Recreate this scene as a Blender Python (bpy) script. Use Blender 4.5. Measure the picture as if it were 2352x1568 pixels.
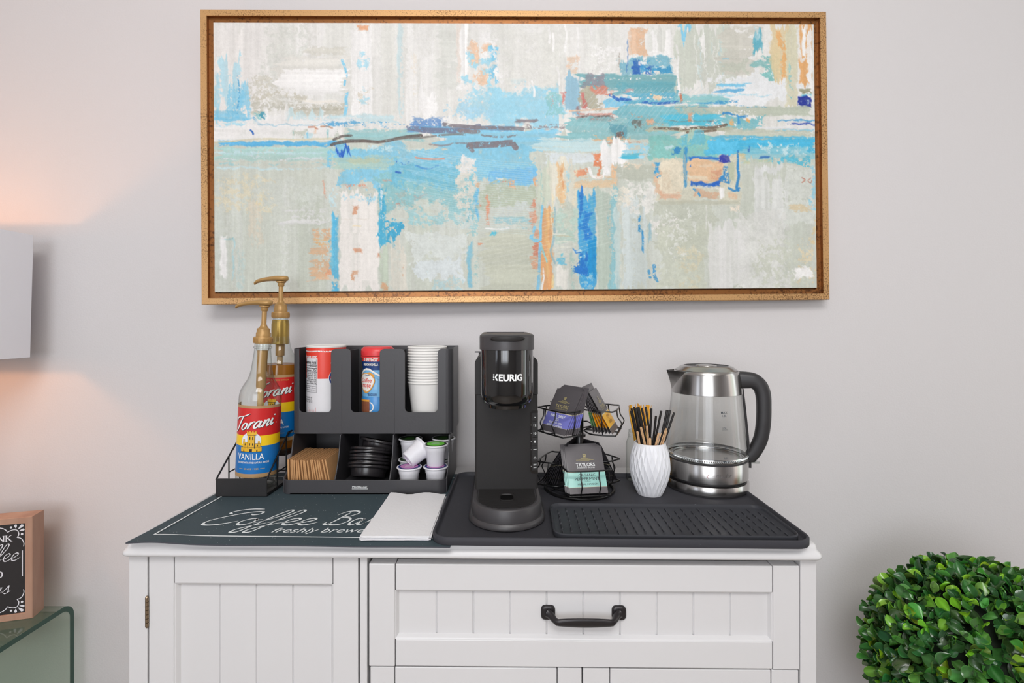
import bpy, bmesh, math, random
import numpy as np
from mathutils import Vector, Matrix, Euler

for o in list(bpy.data.objects):
    bpy.data.objects.remove(o)
random.seed(7)
PI = math.pi
S = bpy.context.scene
C = S.collection

# ------------------------------------------------------------------ camera
F = 1150.0            # focal length in pixels of the 2352 px wide frame
HZ = 741.0            # horizon row
ZC = 1.25             # camera height
cam = bpy.data.cameras.new('camera')
cam.sensor_width = 36.0
cam.lens = 36.0 * F / 2352.0
cam.shift_y = -(784.0 - HZ) / 2352.0
cam.clip_start = 0.02
co = bpy.data.objects.new('camera', cam)
co.location = (0, 0, ZC)
co.rotation_euler = (PI / 2, 0, 0)
C.objects.link(co)
S.camera = co

# ------------------------------------------------------------------ world, lights, exposure
wd = bpy.data.worlds.new('world')
S.world = wd
wd.use_nodes = True
wd.node_tree.nodes['Background'].inputs[0].default_value = (0.85, 0.92, 1.0, 1)
wd.node_tree.nodes['Background'].inputs[1].default_value = 0.5


def area(name, loc, target, sx, sy, power, col=(1, 1, 1)):
    l = bpy.data.lights.new(name, 'AREA')
    l.shape = 'RECTANGLE'
    l.size = sx
    l.size_y = sy
    l.energy = power
    l.color = col
    o = bpy.data.objects.new(name, l)
    o.location = loc
    d = Vector(target) - Vector(loc)
    o.rotation_euler = d.to_track_quat('-Z', 'Y').to_euler()
    C.objects.link(o)
    return o


area('ceiling_lamp_light', (0.05, -0.75, 2.62), (0.05, 0.6, 0.9), 1.3, 0.9, 36, (1.0, 0.985, 0.975))  # no lamp hangs there: stands in for flash bounced off the ceiling
area('window_daylight', (-0.5, -2.3, 1.55), (0.0, 1.2, 1.1), 1.9, 1.5, 26, (0.96, 0.98, 1.0))  # added fill at the unseen front window, stands in for frontal flash
area('garden_window_light', (2.5, 0.35, 1.45), (-1.0, 0.9, 1.1), 1.2, 1.6, 6.5, (0.98, 1.0, 1.0))  # added fill at the unseen right window, lifts lamp shade and wall
bl = bpy.data.lights.new('lamp_bulb_light', 'POINT')
bl.energy = 2.3
bl.color = (1.0, 0.39, 0.12)
bl.shadow_soft_size = 0.03
bo = bpy.data.objects.new('lamp_bulb_light', bl)
bo.location = (-1.338, 0.945, 1.316)
C.objects.link(bo)

S.view_settings.view_transform = 'Standard'
S.view_settings.look = 'None'
S.view_settings.gamma = 1.0
S.view_settings.use_curve_mapping = False
S.view_settings.exposure = 0.17
S.cycles.max_bounces = 12
S.cycles.transparent_max_bounces = 24
S.cycles.glossy_bounces = 5
S.cycles.sample_clamp_indirect = 4.0
S.cycles.use_denoising = True


# ------------------------------------------------------------------ helpers
def at(px, py, D):
    return Vector(((px - 1176) * D / F, D, ZC - (py - HZ) * D / F))


def lin(c):
    out = []
    for v in c[:3]:
        v = v / 255.0
        out.append(v / 12.92 if v <= 0.04045 else ((v + 0.055) / 1.055) ** 2.4)
    return tuple(out) + (1.0,)


def pm(name, col, rough=0.5, metal=0.0, spec=0.5, coat=0.0, bump=None, var=None, trans=0.0):
    """procedural principled material; var = (scale, amount) breaks up colour and gloss, bump = (scale, strength)"""
    m = bpy.data.materials.new(name)
    m.use_nodes = True
    nt = m.node_tree
    b = nt.nodes['Principled BSDF']
    b.inputs['Base Color'].default_value = lin(col)
    b.inputs['Roughness'].default_value = rough
    b.inputs['Metallic'].default_value = metal
    b.inputs['Specular IOR Level'].default_value = spec
    b.inputs['Coat Weight'].default_value = coat
    b.inputs['Coat Roughness'].default_value = 0.08
    tc = nt.nodes.new('ShaderNodeTexCoord')
    if var:
        n = nt.nodes.new('ShaderNodeTexNoise')
        n.inputs['Scale'].default_value = var[0]
        n.inputs['Detail'].default_value = 4
        nt.links.new(tc.outputs['Object'], n.inputs['Vector'])
        mx = nt.nodes.new('ShaderNodeMix')
        mx.data_type = 'RGBA'
        c = lin(col)
        k = var[1]
        mx.inputs[6].default_value = tuple(min(1, v * (1 - k)) for v in c[:3]) + (1,)
        mx.inputs[7].default_value = tuple(min(1, v * (1 + k)) for v in c[:3]) + (1,)
        nt.links.new(n.outputs['Fac'], mx.inputs[0])
        nt.links.new(mx.outputs[2], b.inputs['Base Color'])
    if bump:
        n2 = nt.nodes.new('ShaderNodeTexNoise')
        n2.inputs['Scale'].default_value = bump[0]
        n2.inputs['Detail'].default_value = 3
        nt.links.new(tc.outputs['Object'], n2.inputs['Vector'])
        bp = nt.nodes.new('ShaderNodeBump')
        bp.inputs['Strength'].default_value = bump[1]
        bp.inputs['Distance'].default_value = 0.002
        nt.links.new(n2.outputs['Fac'], bp.inputs['Height'])
        nt.links.new(bp.outputs['Normal'], b.inputs['Normal'])
    return m


def thin_glass(name, tint=(250, 252, 250), edge=(176, 182, 180), ior=1.45, edge_pow=0.35):
    """thin clear wall: see-through, mirror-like by Fresnel, darker where it is seen along its thickness"""
    m = bpy.data.materials.new(name)
    m.use_nodes = True
    nt = m.node_tree
    nt.nodes.clear()
    out = nt.nodes.new('ShaderNodeOutputMaterial')
    mix = nt.nodes.new('ShaderNodeMixShader')
    tr = nt.nodes.new('ShaderNodeBsdfTransparent')
    gl = nt.nodes.new('ShaderNodeBsdfGlossy')
    gl.inputs['Roughness'].default_value = 0.02
    fa = nt.nodes.new('ShaderNodeLayerWeight')
    fa.inputs['Blend'].default_value = 0.5
    pw = nt.nodes.new('ShaderNodeMath')
    pw.operation = 'POWER'
    pw.inputs[1].default_value = 5.0
    fr = nt.nodes.new('ShaderNodeMath')
    fr.operation = 'MULTIPLY_ADD'
    fr.inputs[1].default_value = 0.92
    fr.inputs[2].default_value = 0.045
    nt.links.new(fa.outputs['Facing'], pw.inputs[0])
    nt.links.new(pw.outputs[0], fr.inputs[0])
    lw = nt.nodes.new('ShaderNodeMath')
    lw.operation = 'POWER'
    lw.inputs[1].default_value = 1.0 / edge_pow
    nt.links.new(fa.outputs['Facing'], lw.inputs[0])
    cm = nt.nodes.new('ShaderNodeMix')
    cm.data_type = 'RGBA'
    cm.inputs[6].default_value = lin(tint)
    cm.inputs[7].default_value = lin(edge)
    nt.links.new(lw.outputs[0], cm.inputs[0])
    nt.links.new(cm.outputs[2], tr.inputs['Color'])
    nt.links.new(fr.outputs[0], mix.inputs['Fac'])
    nt.links.new(tr.outputs[0], mix.inputs[1])
    nt.links.new(gl.outputs[0], mix.inputs[2])
    nt.links.new(mix.outputs[0], out.inputs['Surface'])
    return m


def catmull(pts, n=8, closed=False):
    pts = [np.array(p, float) for p in pts]
    out = []
    N = len(pts)
    rng = range(N if closed else N - 1)
    for i in rng:
        if closed:
            p0, p1, p2, p3 = pts[(i - 1) % N], pts[i], pts[(i + 1) % N], pts[(i + 2) % N]
        else:
            p1, p2 = pts[i], pts[i + 1]
            p0 = pts[i - 1] if i > 0 else 2 * p1 - p2
            p3 = pts[i + 2] if i + 2 < N else 2 * p2 - p1
        for k in range(n):
            t = k / n
            out.append(0.5 * ((2 * p1) + (-p0 + p2) * t + (2 * p0 - 5 * p1 + 4 * p2 - p3) * t * t + (-p0 + 3 * p1 - 3 * p2 + p3) * t ** 3))
    if not closed:
        out.append(pts[-1])
    return out


def fillet(pts, rads, n=5):
    """round the corners of a closed 2D polygon"""
    out = []
    N = len(pts)
    for i in range(N):
        r = rads[i] if isinstance(rads, (list, tuple)) else rads
        p = np.array(pts[i], float)
        a = np.array(pts[i - 1], float) - p
        b = np.array(pts[(i + 1) % N], float) - p
        la, lb = np.linalg.norm(a), np.linalg.norm(b)
        if r <= 1e-6:
            out.append(tuple(p))
            continue
        a /= la
        b /= lb
        ang = math.acos(max(-1, min(1, float(a @ b))))
        d = min(r / math.tan(ang / 2), la * 0.49, lb * 0.49)
        r2 = d * math.tan(ang / 2)
        bis = (a + b)
        nb = np.linalg.norm(bis)
        if nb < 1e-6:
            out.append(tuple(p))
            continue
        c = p + bis / nb * (r2 / math.sin(ang / 2))
        s, e = p + a * d - c, p + b * d - c
        a0 = math.atan2(s[1], s[0])
        a1 = math.atan2(e[1], e[0])
        da = (a1 - a0 + PI) % (2 * PI) - PI
        for k in range(n + 1):
            t = a0 + da * k / n
            out.append((c[0] + r2 * math.cos(t), c[1] + r2 * math.sin(t)))
    return out


def rrect(x0, x1, y0, y1, r, n=6):
    r = max(1e-5, min(r, (x1 - x0) / 2 - 1e-5, (y1 - y0) / 2 - 1e-5))
    out = []
    for cx, cy, a in ((x1 - r, y0 + r, -PI / 2), (x1 - r, y1 - r, 0), (x0 + r, y1 - r, PI / 2), (x0 + r, y0 + r, PI)):
        for k in range(n + 1):
            t = a + PI / 2 * k / n
            out.append((cx + r * math.cos(t), cy + r * math.sin(t)))
    return out


def cquad(m, fn, a, b, c, d, mi=None, step=0.0025):
    """a rectangle bent over a curved surface"""
    n = max(1, int(math.ceil(abs(b - a) / step)))
    for k in range(n):
        u, v = a + (b - a) * k / n, a + (b - a) * (k + 1) / n
        m.add([fn(u, c), fn(v, c), fn(v, d), fn(u, d)], [(0, 1, 2, 3)], mi)


class MB:
    def __init__(s):
        s.v, s.f, s.mi, s.m = [], [], [], 0

    def add(s, verts, faces, m=None):
        b = len(s.v)
        s.v += [tuple(float(q) for q in p) for p in verts]
        s.f += [tuple(b + i for i in f) for f in faces]
        s.mi += [s.m if m is None else m] * len(faces)
        return s

    def box(s, x0, x1, y0, y1, z0, z1, M=None):
        v = [(x0, y0, z0), (x1, y0, z0), (x1, y1, z0), (x0, y1, z0), (x0, y0, z1), (x1, y0, z1), (x1, y1, z1), (x0, y1, z1)]
        if M is not None:
            v = [M @ Vector(p) for p in v]
        return s.add(v, [(0, 3, 2, 1), (4, 5, 6, 7), (0, 1, 5, 4), (1, 2, 6, 5), (2, 3, 7, 6), (3, 0, 4, 7)])

    def loft(s, rings, closed=True, cap0=False, cap1=False, mats=None):
        n = len(rings[0])
        b = len(s.v)
        for r in rings:
            s.v += [tuple(float(q) for q in p) for p in r]
        for i in range(len(rings) - 1):
            for k in range(n if closed else n - 1):
                k2 = (k + 1) % n
                s.f.append((b + i * n + k, b + i * n + k2, b + (i + 1) * n + k2, b + (i + 1) * n + k))
                s.mi.append(s.m if mats is None else mats[i])
        if cap0:
            s.f.append(tuple(b + k for k in range(n))[::-1])
            s.mi.append(s.m if mats is None else mats[0])
        if cap1:
            s.f.append(tuple(b + (len(rings) - 1) * n + k for k in range(n)))
            s.mi.append(s.m if mats is None else mats[-1])
        return s

    def lathe(s, prof, seg=32, c=(0, 0, 0), a0=0.0, a1=None, cap0=False, cap1=False, mats=None, M=None):
        full = a1 is None
        n = seg if full else seg + 1
        aa = [a0 + (2 * PI if full else a1 - a0) * k / seg for k in range(n)]
        rings = []
        for r, z in prof:
            ring = [Vector((c[0] + max(r, 1e-5) * math.sin(t), c[1] - max(r, 1e-5) * math.cos(t), c[2] + z)) for t in aa]
            if M is not None:
                ring = [M @ p for p in ring]
            rings.append(ring)
        return s.loft(rings, closed=full, cap0=cap0, cap1=cap1, mats=mats)

    def tube(s, path, r, seg=8, closed=False, caps=True, flat=1.0):
        P = [Vector(p) for p in path]
        n = len(P)
        rings = []
        prev = None
        for i, p in enumerate(P):
            if closed:
                t = P[(i + 1) % n] - P[i - 1]
            else:
                t = P[min(i + 1, n - 1)] - P[max(i - 1, 0)]
            t.normalize()
            if prev is None:
                up = Vector((0, 0, 1)) if abs(t.z) < 0.9 else Vector((0, 1, 0))
                u = t.cross(up).normalized()
            else:
                u = (prev - t * prev.dot(t)).normalized()
            prev = u
            w = t.cross(u)
            rr = r[i] if isinstance(r, (list, tuple)) else r
            rings.append([p + u * (rr * math.cos(2 * PI * k / seg)) + w * (rr * flat * math.sin(2 * PI * k / seg)) for k in range(seg)])
        if closed:
            rings.append(rings[0])
        return s.loft(rings, cap0=caps and not closed, cap1=caps and not closed)

    def prism(s, poly, w0, w1, fn):
        """extrude a 2D polygon: fn(u, v, w) -> point"""
        n = len(poly)
        v = [fn(p[0], p[1], w0) for p in poly] + [fn(p[0], p[1], w1) for p in poly]
        f = [tuple(range(n))[::-1], tuple(range(n, 2 * n))]
        f += [(k, (k + 1) % n, n + (k + 1) % n, n + k) for k in range(n)]
        return s.add(v, f)

    def flat(s, poly, fn, m=None):
        return s.add([fn(p[0], p[1]) for p in poly], [tuple(range(len(poly)))], m)

    def ribbon(s, path, hw, fn, nib=None, m=None):
        """flat pen stroke along a 2D path; nib = pen angle makes the width depend on direction"""
        P = [np.array(p, float) for p in path]
        n = len(P)
        v = []
        for i in range(n):
            t = P[min(i + 1, n - 1)] - P[max(i - 1, 0)]
            L = np.linalg.norm(t)
            t = t / L if L > 0 else np.array((1.0, 0))
            nn = np.array((-t[1], t[0]))
            w = hw
            if nib is not None:
                w = hw * (0.42 + 0.58 * abs(math.sin(math.atan2(t[1], t[0]) - nib)))
            e = min(1.0, 0.35 + 1.3 * min(i, n - 1 - i) / max(1, n * 0.2))
            v += [P[i] + nn * w * e, P[i] - nn * w * e]
        return s.add([fn(p[0], p[1]) for p in v], [(2 * i, 2 * i + 1, 2 * i + 3, 2 * i + 2) for i in range(n - 1)], m)

    def xf(s, M, start=0):
        for i in range(start, len(s.v)):
            s.v[i] = tuple(M @ Vector(s.v[i]))
        return s

    def build(s, name, mats, parent=None, smooth=None, bevel=None, sub=0, recalc=True, seg=2, weld=False):
        me = bpy.data.meshes.new(name)
        me.from_pydata(s.v, [], s.f)
        for m in (mats if isinstance(mats, (list, tuple)) else [mats]):
            me.materials.append(m)
        if any(s.mi):
            me.polygons.foreach_set('material_index', s.mi)
        if recalc:
            bm = bmesh.new()
            bm.from_mesh(me)
            if weld:
                bmesh.ops.remove_doubles(bm, verts=bm.verts, dist=1e-6)
            bmesh.ops.recalc_face_normals(bm, faces=bm.faces)
            bm.to_mesh(me)
            bm.free()
        me.update()
        o = bpy.data.objects.new(name, me)
        C.objects.link(o)
        if parent is not None:
            o.parent = parent
        if smooth is not None:
            me.polygons.foreach_set('use_smooth', [True] * len(me.polygons))
            if smooth < 180:
                me.set_sharp_from_angle(angle=math.radians(smooth))
        if bevel:
            md = o.modifiers.new('bevel', 'BEVEL')
            md.width = bevel
            md.segments = seg
            md.limit_method = 'ANGLE'
            md.angle_limit = math.radians(40)
            md.harden_normals = False
        if sub:
            md = o.modifiers.new('sub', 'SUBSURF')
            md.levels = sub
            md.render_levels = sub
        return o


def tag(o, label, cat=None, group=None, kind=None):
    o['label'] = label
    if cat:
        o['category'] = cat
    if group:
        o['group'] = group
    if kind:
        o['kind'] = kind
    return o


def thing(name, label, cat, loc=(0, 0, 0), rz=0.0, group=None, rot=None):
    o = bpy.data.objects.new(name, None)
    o.empty_display_size = 0.05
    C.objects.link(o)
    o.location = loc
    o.rotation_euler = rot if rot else (0, 0, rz)
    return tag(o, label, cat, group)


def dup(root, loc=None, rot=None, label=None, group=None):
    def rec(o, par):
        c = o.copy()
        C.objects.link(c)
        if par is not None:
            c.parent = par
        for ch in kids.get(o.name, []):
            rec(ch, c)
        return c
    kids = {}
    for o in C.objects:
        if o.parent is not None:
            kids.setdefault(o.parent.name, []).append(o)
    c = rec(root, None)
    if loc is not None:
        c.location = loc
    if rot is not None:
        c.rotation_euler = rot
    if label:
        c['label'] = label
    if group:
        c['group'] = group
    return c


def inv(o):
    return Matrix.LocRotScale(o.location, o.rotation_euler, (1, 1, 1)).inverted()


_tc = {}


def text2d(s, size, bold=0.0, shear=0.0, align='CENTER', width=None):
    """lettering as flat 2D faces; width squeezes or stretches the line"""
    key = (s, bold, shear)
    if key not in _tc:
        cu = bpy.data.curves.new('lettering', 'FONT')
        cu.body = s
        cu.size = 1.0
        cu.offset = bold
        cu.shear = shear
        cu.resolution_u = 3
        cu.fill_mode = 'FRONT'
        ob = bpy.data.objects.new('lettering', cu)
        C.objects.link(ob)
        bpy.context.view_layer.update()
        me = bpy.data.meshes.new_from_object(ob)
        v = [(p.co.x, p.co.y) for p in me.vertices]
        f = [tuple(p.vertices) for p in me.polygons]
        bpy.data.objects.remove(ob)
        bpy.data.curves.remove(cu)
        bpy.data.meshes.remove(me)
        _tc[key] = (v, f)
    v, f = _tc[key]
    x0 = min(p[0] for p in v)
    x1 = max(p[0] for p in v)
    k = size
    kx = size if width is None else width / (x1 - x0)
    off = {'CENTER': (x0 + x1) / 2, 'LEFT': x0, 'RIGHT': x1}[align]
    return [((p[0] - off) * kx, p[1] * k) for p in v], f


def put_text(mb, s, size, u, v, fn, m=None, **kw):
    vv, ff = text2d(s, size, **kw)
    mb.add([fn(u + p[0], v + p[1]) for p in vv], ff, m)


# a small pen alphabet, x-height 1
PEN = {
    'C': ([[(2.05, 1.72), (2.3, 1.55), (2.6, 1.72), (2.5, 2.05), (1.8, 1.95), (0.95, 1.3), (0.42, .6), (.5, .08), (1.0, -.02), (1.6, .2), (2.1, .6)],
           [(2.3, 2.5), (1.6, 2.52), (.95, 2.25), (.72, 1.9), (.95, 1.68)]], 2.2),
    'o': ([[(0.75, .95), (.45, .95), (.15, .6), (.15, .2), (.4, 0), (.7, .15), (.85, .5), (.75, .95), (.85, .75), (1.15, .8)]], 1.05),
    'f': ([[(-.1, .3), (.35, .7), (.85, 1.6), (.95, 2.2), (.7, 2.3), (.45, 1.6), (.25, .5), (.05, -.5), (-.1, -1.0), (-.4, -1.05), (-.42, -.7), (-.1, -.3), (.35, .1), (.7, .35)]], 0.72),
    'e': ([[(0, .3), (.4, .42), (.75, .75), (.62, 1.0), (.32, .9), (.15, .5), (.25, .1), (.55, 0), (.9, .2), (1.1, .42)]], .9),
    'B': ([[(.95, 2.0), (.75, 1.3), (.5, .5), (.25, .05), (0, .15), (.05, .4)], [(.15, 1.5), (.5, 2.0), (1.2, 2.2), (1.65, 1.9), (1.3, 1.4), (.85, 1.15), (1.4, 1.05), (1.6, .6), (1.2, .1), (.6, .02), (.35, .3)]], 1.75),
    'a': ([[(.85, .85), (.5, 1.0), (.2, .7), (.12, .25), (.35, 0), (.65, .25), (.9, .95), (.8, .4), (.88, .05), (1.1, .1), (1.28, .38)]], 1.18),
    'r': ([[(0, .2), (.28, .7), (.35, 1.1), (.48, .92), (.85, .95), (.72, .5), (.78, .1), (1.0, .1), (1.35, .5)]], 1.0),
    'T': ([[(-.55, 1.55), (-.3, 1.95), (.3, 2.05), (1.0, 2.1), (1.7, 2.35)], [(.75, 2.1), (.55, 1.3), (.3, .4), (.05, -.1), (-.25, -.05)]], .95),
    'R': ([[(.3, 1.0), (.2, .5), (.05, 0)], [(.17, .4), (.38, .82), (.66, 1.02), (.86, .92)]], .82),
    'n': ([[(0, .15), (.22, 1.0), (.18, .5), (.08, 0), (.32, .65), (.62, .98), (.78, .8), (.7, .3), (.8, .02), (1.12, .3)]], 1.08),
    'i': ([[(0, .2), (.25, .98), (.2, .35), (.32, .02), (.62, .3)], [(.40, 1.32), (.42, 1.40), (.48, 1.5)]], .62),
    'g': ([[(.85, .85), (.5, 1.0), (.2, .7), (.12, .25), (.35, .03), (.65, .25), (.9, .95), (.75, .1), (.6, -.7), (.3, -1.0), (.05, -.8), (.4, -.3), (1.15, .35)]], 1.15),
    's': ([[(0, .15), (.35, .7), (.55, 1.1), (.6, .7), (.68, .3), (.45, 0), (.12, .12)], [(.5, .02), (.95, .35)]], .9),
    'c': ([[(.8, .85), (.5, 1.0), (.2, .7), (.15, .25), (.4, 0), (.75, .15), (1.0, .4)]], .9),
    't': ([[(0, .2), (.4, 1.0), (.55, 1.7), (.3, .5), (.35, .05), (.6, .1), (.8, .3)], [(.05, 1.15), (.75, 1.2)]], .7),
    'h': ([[(0, .3), (.45, 1.3), (.6, 2.0), (.4, 2.1), (.25, 1.2), (.1, 0), (.32, .65), (.62, .98), (.78, .8), (.72, .3), (.82, .02), (1.12, .3)]], 1.08),
}


def pen(mb, word, u, v, xh, hw, fn, slant=0.3, rise=0.0, nib=0.7, sx=1.0, m=None):
    x = 0.0
    for ch in word:
        if ch == ' ':
            x += .6
            continue
        strokes, adv = PEN[ch]
        for st in strokes:
            P = catmull(st, 7)
            P = [(u + (x + p[0] + slant * p[1]) * xh * sx, v + p[1] * xh + (x + p[0]) * xh * sx * rise) for p in P]
            mb.ribbon(P, hw, fn, nib, m)
        x += adv
    return x * xh * sx

# ------------------------------------------------------------------ materials
M_wall = pm('wall_paint', (211, 208, 209), 0.62, spec=0.25, bump=(260, 0.16), var=(1.2, 0.012))
M_ceil = pm('ceiling_paint', (238, 236, 232), 0.8, bump=(150, 0.1))
M_floor = pm('floor_boards', (160, 148, 136), 0.45, var=(6, 0.15))
M_white = pm('white_lacquer', (214, 213, 214), 0.33, spec=0.45, bump=(60, 0.03), var=(5, 0.008))
M_black = pm('black_plastic', (46, 45, 47), 0.42, var=(20, 0.05))
M_blacktop = pm('black_matte_metal', (38, 37, 38), 0.4, spec=0.5, bump=(400, 0.05))
M_wire = pm('black_wire', (22, 22, 23), 0.28, var=(50, 0.05))
M_hinge = pm('aged_brass', (150, 132, 110), 0.35, metal=0.9, var=(200, 0.25))
M_handle = pm('oil_bronze', (44, 41, 43), 0.34, metal=0.35, var=(80, 0.1))
M_gap_shade = pm('dark_gap', (58, 56, 56), 0.8, var=(10, 0.02))
M_paper = pm('white_paper', (228, 227, 229), 0.85, spec=0.2, bump=(180, 0.25))
M_ink_w = pm('white_print', (236, 238, 238), 0.6, var=(100, 0.03))
M_ink_k = pm('black_print', (34, 32, 32), 0.6, var=(100, 0.05))
M_steel = pm('brushed_steel', (178, 176, 174), 0.22, metal=1.0, var=(90, 0.03))
M_steel_d = pm('dark_steel', (150, 148, 147), 0.4, metal=0.8, var=(90, 0.05))
M_gloss = pm('gloss_black', (16, 16, 17), 0.06, spec=0.6, coat=0.6, var=(10, 0.03))
M_glass = thin_glass('clear_glass')
M_glass2 = thin_glass('kettle_glass', (249, 250, 249), (92, 98, 96), edge_pow=0.16)
M_green_glass = thin_glass('table_glass', (243, 247, 243), (190, 208, 196), edge_pow=0.3)


def speckled(name, base, dots, scale, thr, rough=0.6, rim=None):
    m = pm(name, base, rough, spec=0.16, bump=(500, 0.08))
    nt = m.node_tree
    b = nt.nodes['Principled BSDF']
    tc = nt.nodes['Texture Coordinate']
    vo = nt.nodes.new('ShaderNodeTexVoronoi')
    vo.inputs['Scale'].default_value = scale
    n = nt.nodes.new('ShaderNodeTexNoise')
    n.inputs['Scale'].default_value = 9
    nt.links.new(tc.outputs['Object'], n.inputs['Vector'])
    nt.links.new(tc.outputs['Object'], vo.inputs['Vector'])
    mt = nt.nodes.new('ShaderNodeMath')
    mt.operation = 'MULTIPLY'
    nt.links.new(n.outputs['Fac'], mt.inputs[0])
    mt.inputs[1].default_value = thr
    lt = nt.nodes.new('ShaderNodeMath')
    lt.operation = 'LESS_THAN'
    nt.links.new(vo.outputs['Distance'], lt.inputs[0])
    nt.links.new(mt.outputs[0], lt.inputs[1])
    sp = nt.nodes.new('ShaderNodeSeparateColor')
    nt.links.new(vo.outputs['Color'], sp.inputs[0])
    g = nt.nodes.new('ShaderNodeMath')
    g.operation = 'GREATER_THAN'
    g.inputs[1].default_value = 0.82
    nt.links.new(sp.outputs[0], g.inputs[0])
    a = nt.nodes.new('ShaderNodeMath')
    a.operation = 'MULTIPLY'
    nt.links.new(lt.outputs[0], a.inputs[0])
    nt.links.new(g.outputs[0], a.inputs[1])
    mx = nt.nodes.new('ShaderNodeMix')
    mx.data_type = 'RGBA'
    mx.inputs[6].default_value = lin(base)
    mx.inputs[7].default_value = lin(dots)
    nt.links.new(a.outputs[0], mx.inputs[0])
    nt.links.new(mx.outputs[2], b.inputs['Base Color'])
    return m


def gilded(name, hi, lo, scale, rough):
    m = pm(name, hi, rough, metal=0.5, bump=(350, 0.05))
    nt = m.node_tree
    b = nt.nodes['Principled BSDF']
    tc = nt.nodes['Texture Coordinate']
    n = nt.nodes.new('ShaderNodeTexNoise')
    n.inputs['Scale'].default_value = scale
    n.inputs['Detail'].default_value = 8
    n.inputs['Roughness'].default_value = 0.75
    nt.links.new(tc.outputs['Object'], n.inputs['Vector'])
    n2 = nt.nodes.new('ShaderNodeTexNoise')
    n2.inputs['Scale'].default_value = 7
    nt.links.new(tc.outputs['Object'], n2.inputs['Vector'])
    ad = nt.nodes.new('ShaderNodeMath')
    ad.operation = 'MULTIPLY_ADD'
    ad.inputs[1].default_value = 0.25
    nt.links.new(n2.outputs['Fac'], ad.inputs[0])
    nt.links.new(n.outputs['Fac'], ad.inputs[2])
    cr = nt.nodes.new('ShaderNodeValToRGB')
    cr.color_ramp.elements[0].position = 0.50
    cr.color_ramp.elements[0].color = lin(lo)
    cr.color_ramp.elements[1].position = 0.61
    cr.color_ramp.elements[1].color = lin(hi)
    nt.links.new(ad.outputs[0], cr.inputs['Fac'])
    nt.links.new(cr.outputs['Color'], b.inputs['Base Color'])
    return m


def wood(name, a, b_, sc=(3, 40, 3)):
    m = pm(name, a, 0.55)
    nt = m.node_tree
    b = nt.nodes['Principled BSDF']
    tc = nt.nodes['Texture Coordinate']
    mp = nt.nodes.new('ShaderNodeMapping')
    mp.inputs['Scale'].default_value = sc
    n = nt.nodes.new('ShaderNodeTexNoise')
    n.inputs['Scale'].default_value = 3
    n.inputs['Detail'].default_value = 5
    nt.links.new(tc.outputs['Object'], mp.inputs[0])
    nt.links.new(mp.outputs[0], n.inputs['Vector'])
    cr = nt.nodes.new('ShaderNodeValToRGB')
    cr.color_ramp.elements[0].position = 0.35
    cr.color_ramp.elements[0].color = lin(a)
    cr.color_ramp.elements[1].position = 0.65
    cr.color_ramp.elements[1].color = lin(b_)
    nt.links.new(n.outputs['Fac'], cr.inputs['Fac'])
    nt.links.new(cr.outputs['Color'], b.inputs['Base Color'])
    return m


def emit(name, col, k):
    m = bpy.data.materials.new(name)
    m.use_nodes = True
    b = m.node_tree.nodes['Principled BSDF']
    b.inputs['Base Color'].default_value = (0, 0, 0, 1)
    b.inputs['Emission Color'].default_value = lin(col)
    b.inputs['Emission Strength'].default_value = k
    return m


# ------------------------------------------------------------------ the room
YW = 1.255
X0, X1, Y0, ZT = -2.6, 2.6, -2.6, 2.72


def struct(name, mb, m, **kw):
    o = mb.build(name, m, **kw)
    o['kind'] = 'structure'
    return o


struct('wall_back', MB().box(X0, X1, YW, YW + 0.1, 0, ZT), M_wall)
struct('floor', MB().box(X0, X1, Y0, YW + 0.1, -0.06, 0), M_floor)
struct('ceiling', MB().box(X0, X1, Y0, YW + 0.1, ZT, ZT + 0.06), M_ceil)
# daylight windows: one behind the camera, one in each side wall
WIN = {'front': (-1.15, 0.15, 0.75, 2.2), 'left': (-2.2, -1.4, 0.75, 2.2), 'right': (0.25, 0.95, 0.35, 2.2)}


def holed(side):
    w = WIN[side]
    m = MB()
    if side == 'front':
        B = lambda a, b, z0, z1: m.box(a, b, Y0 - 0.1, Y0, z0, z1)
        a, b = X0, X1
    elif side == 'left':
        B = lambda a, b, z0, z1: m.box(X0 - 0.1, X0, a, b, z0, z1)
        a, b = Y0, YW + 0.1
    else:
        B = lambda a, b, z0, z1: m.box(X1, X1 + 0.1, a, b, z0, z1)
        a, b = Y0, YW + 0.1
    B(a, w[0], 0, ZT)
    B(w[1], b, 0, ZT)
    B(w[0], w[1], 0, w[2])
    B(w[0], w[1], w[3], ZT)
    return struct('wall_' + side, m, M_wall)


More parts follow.
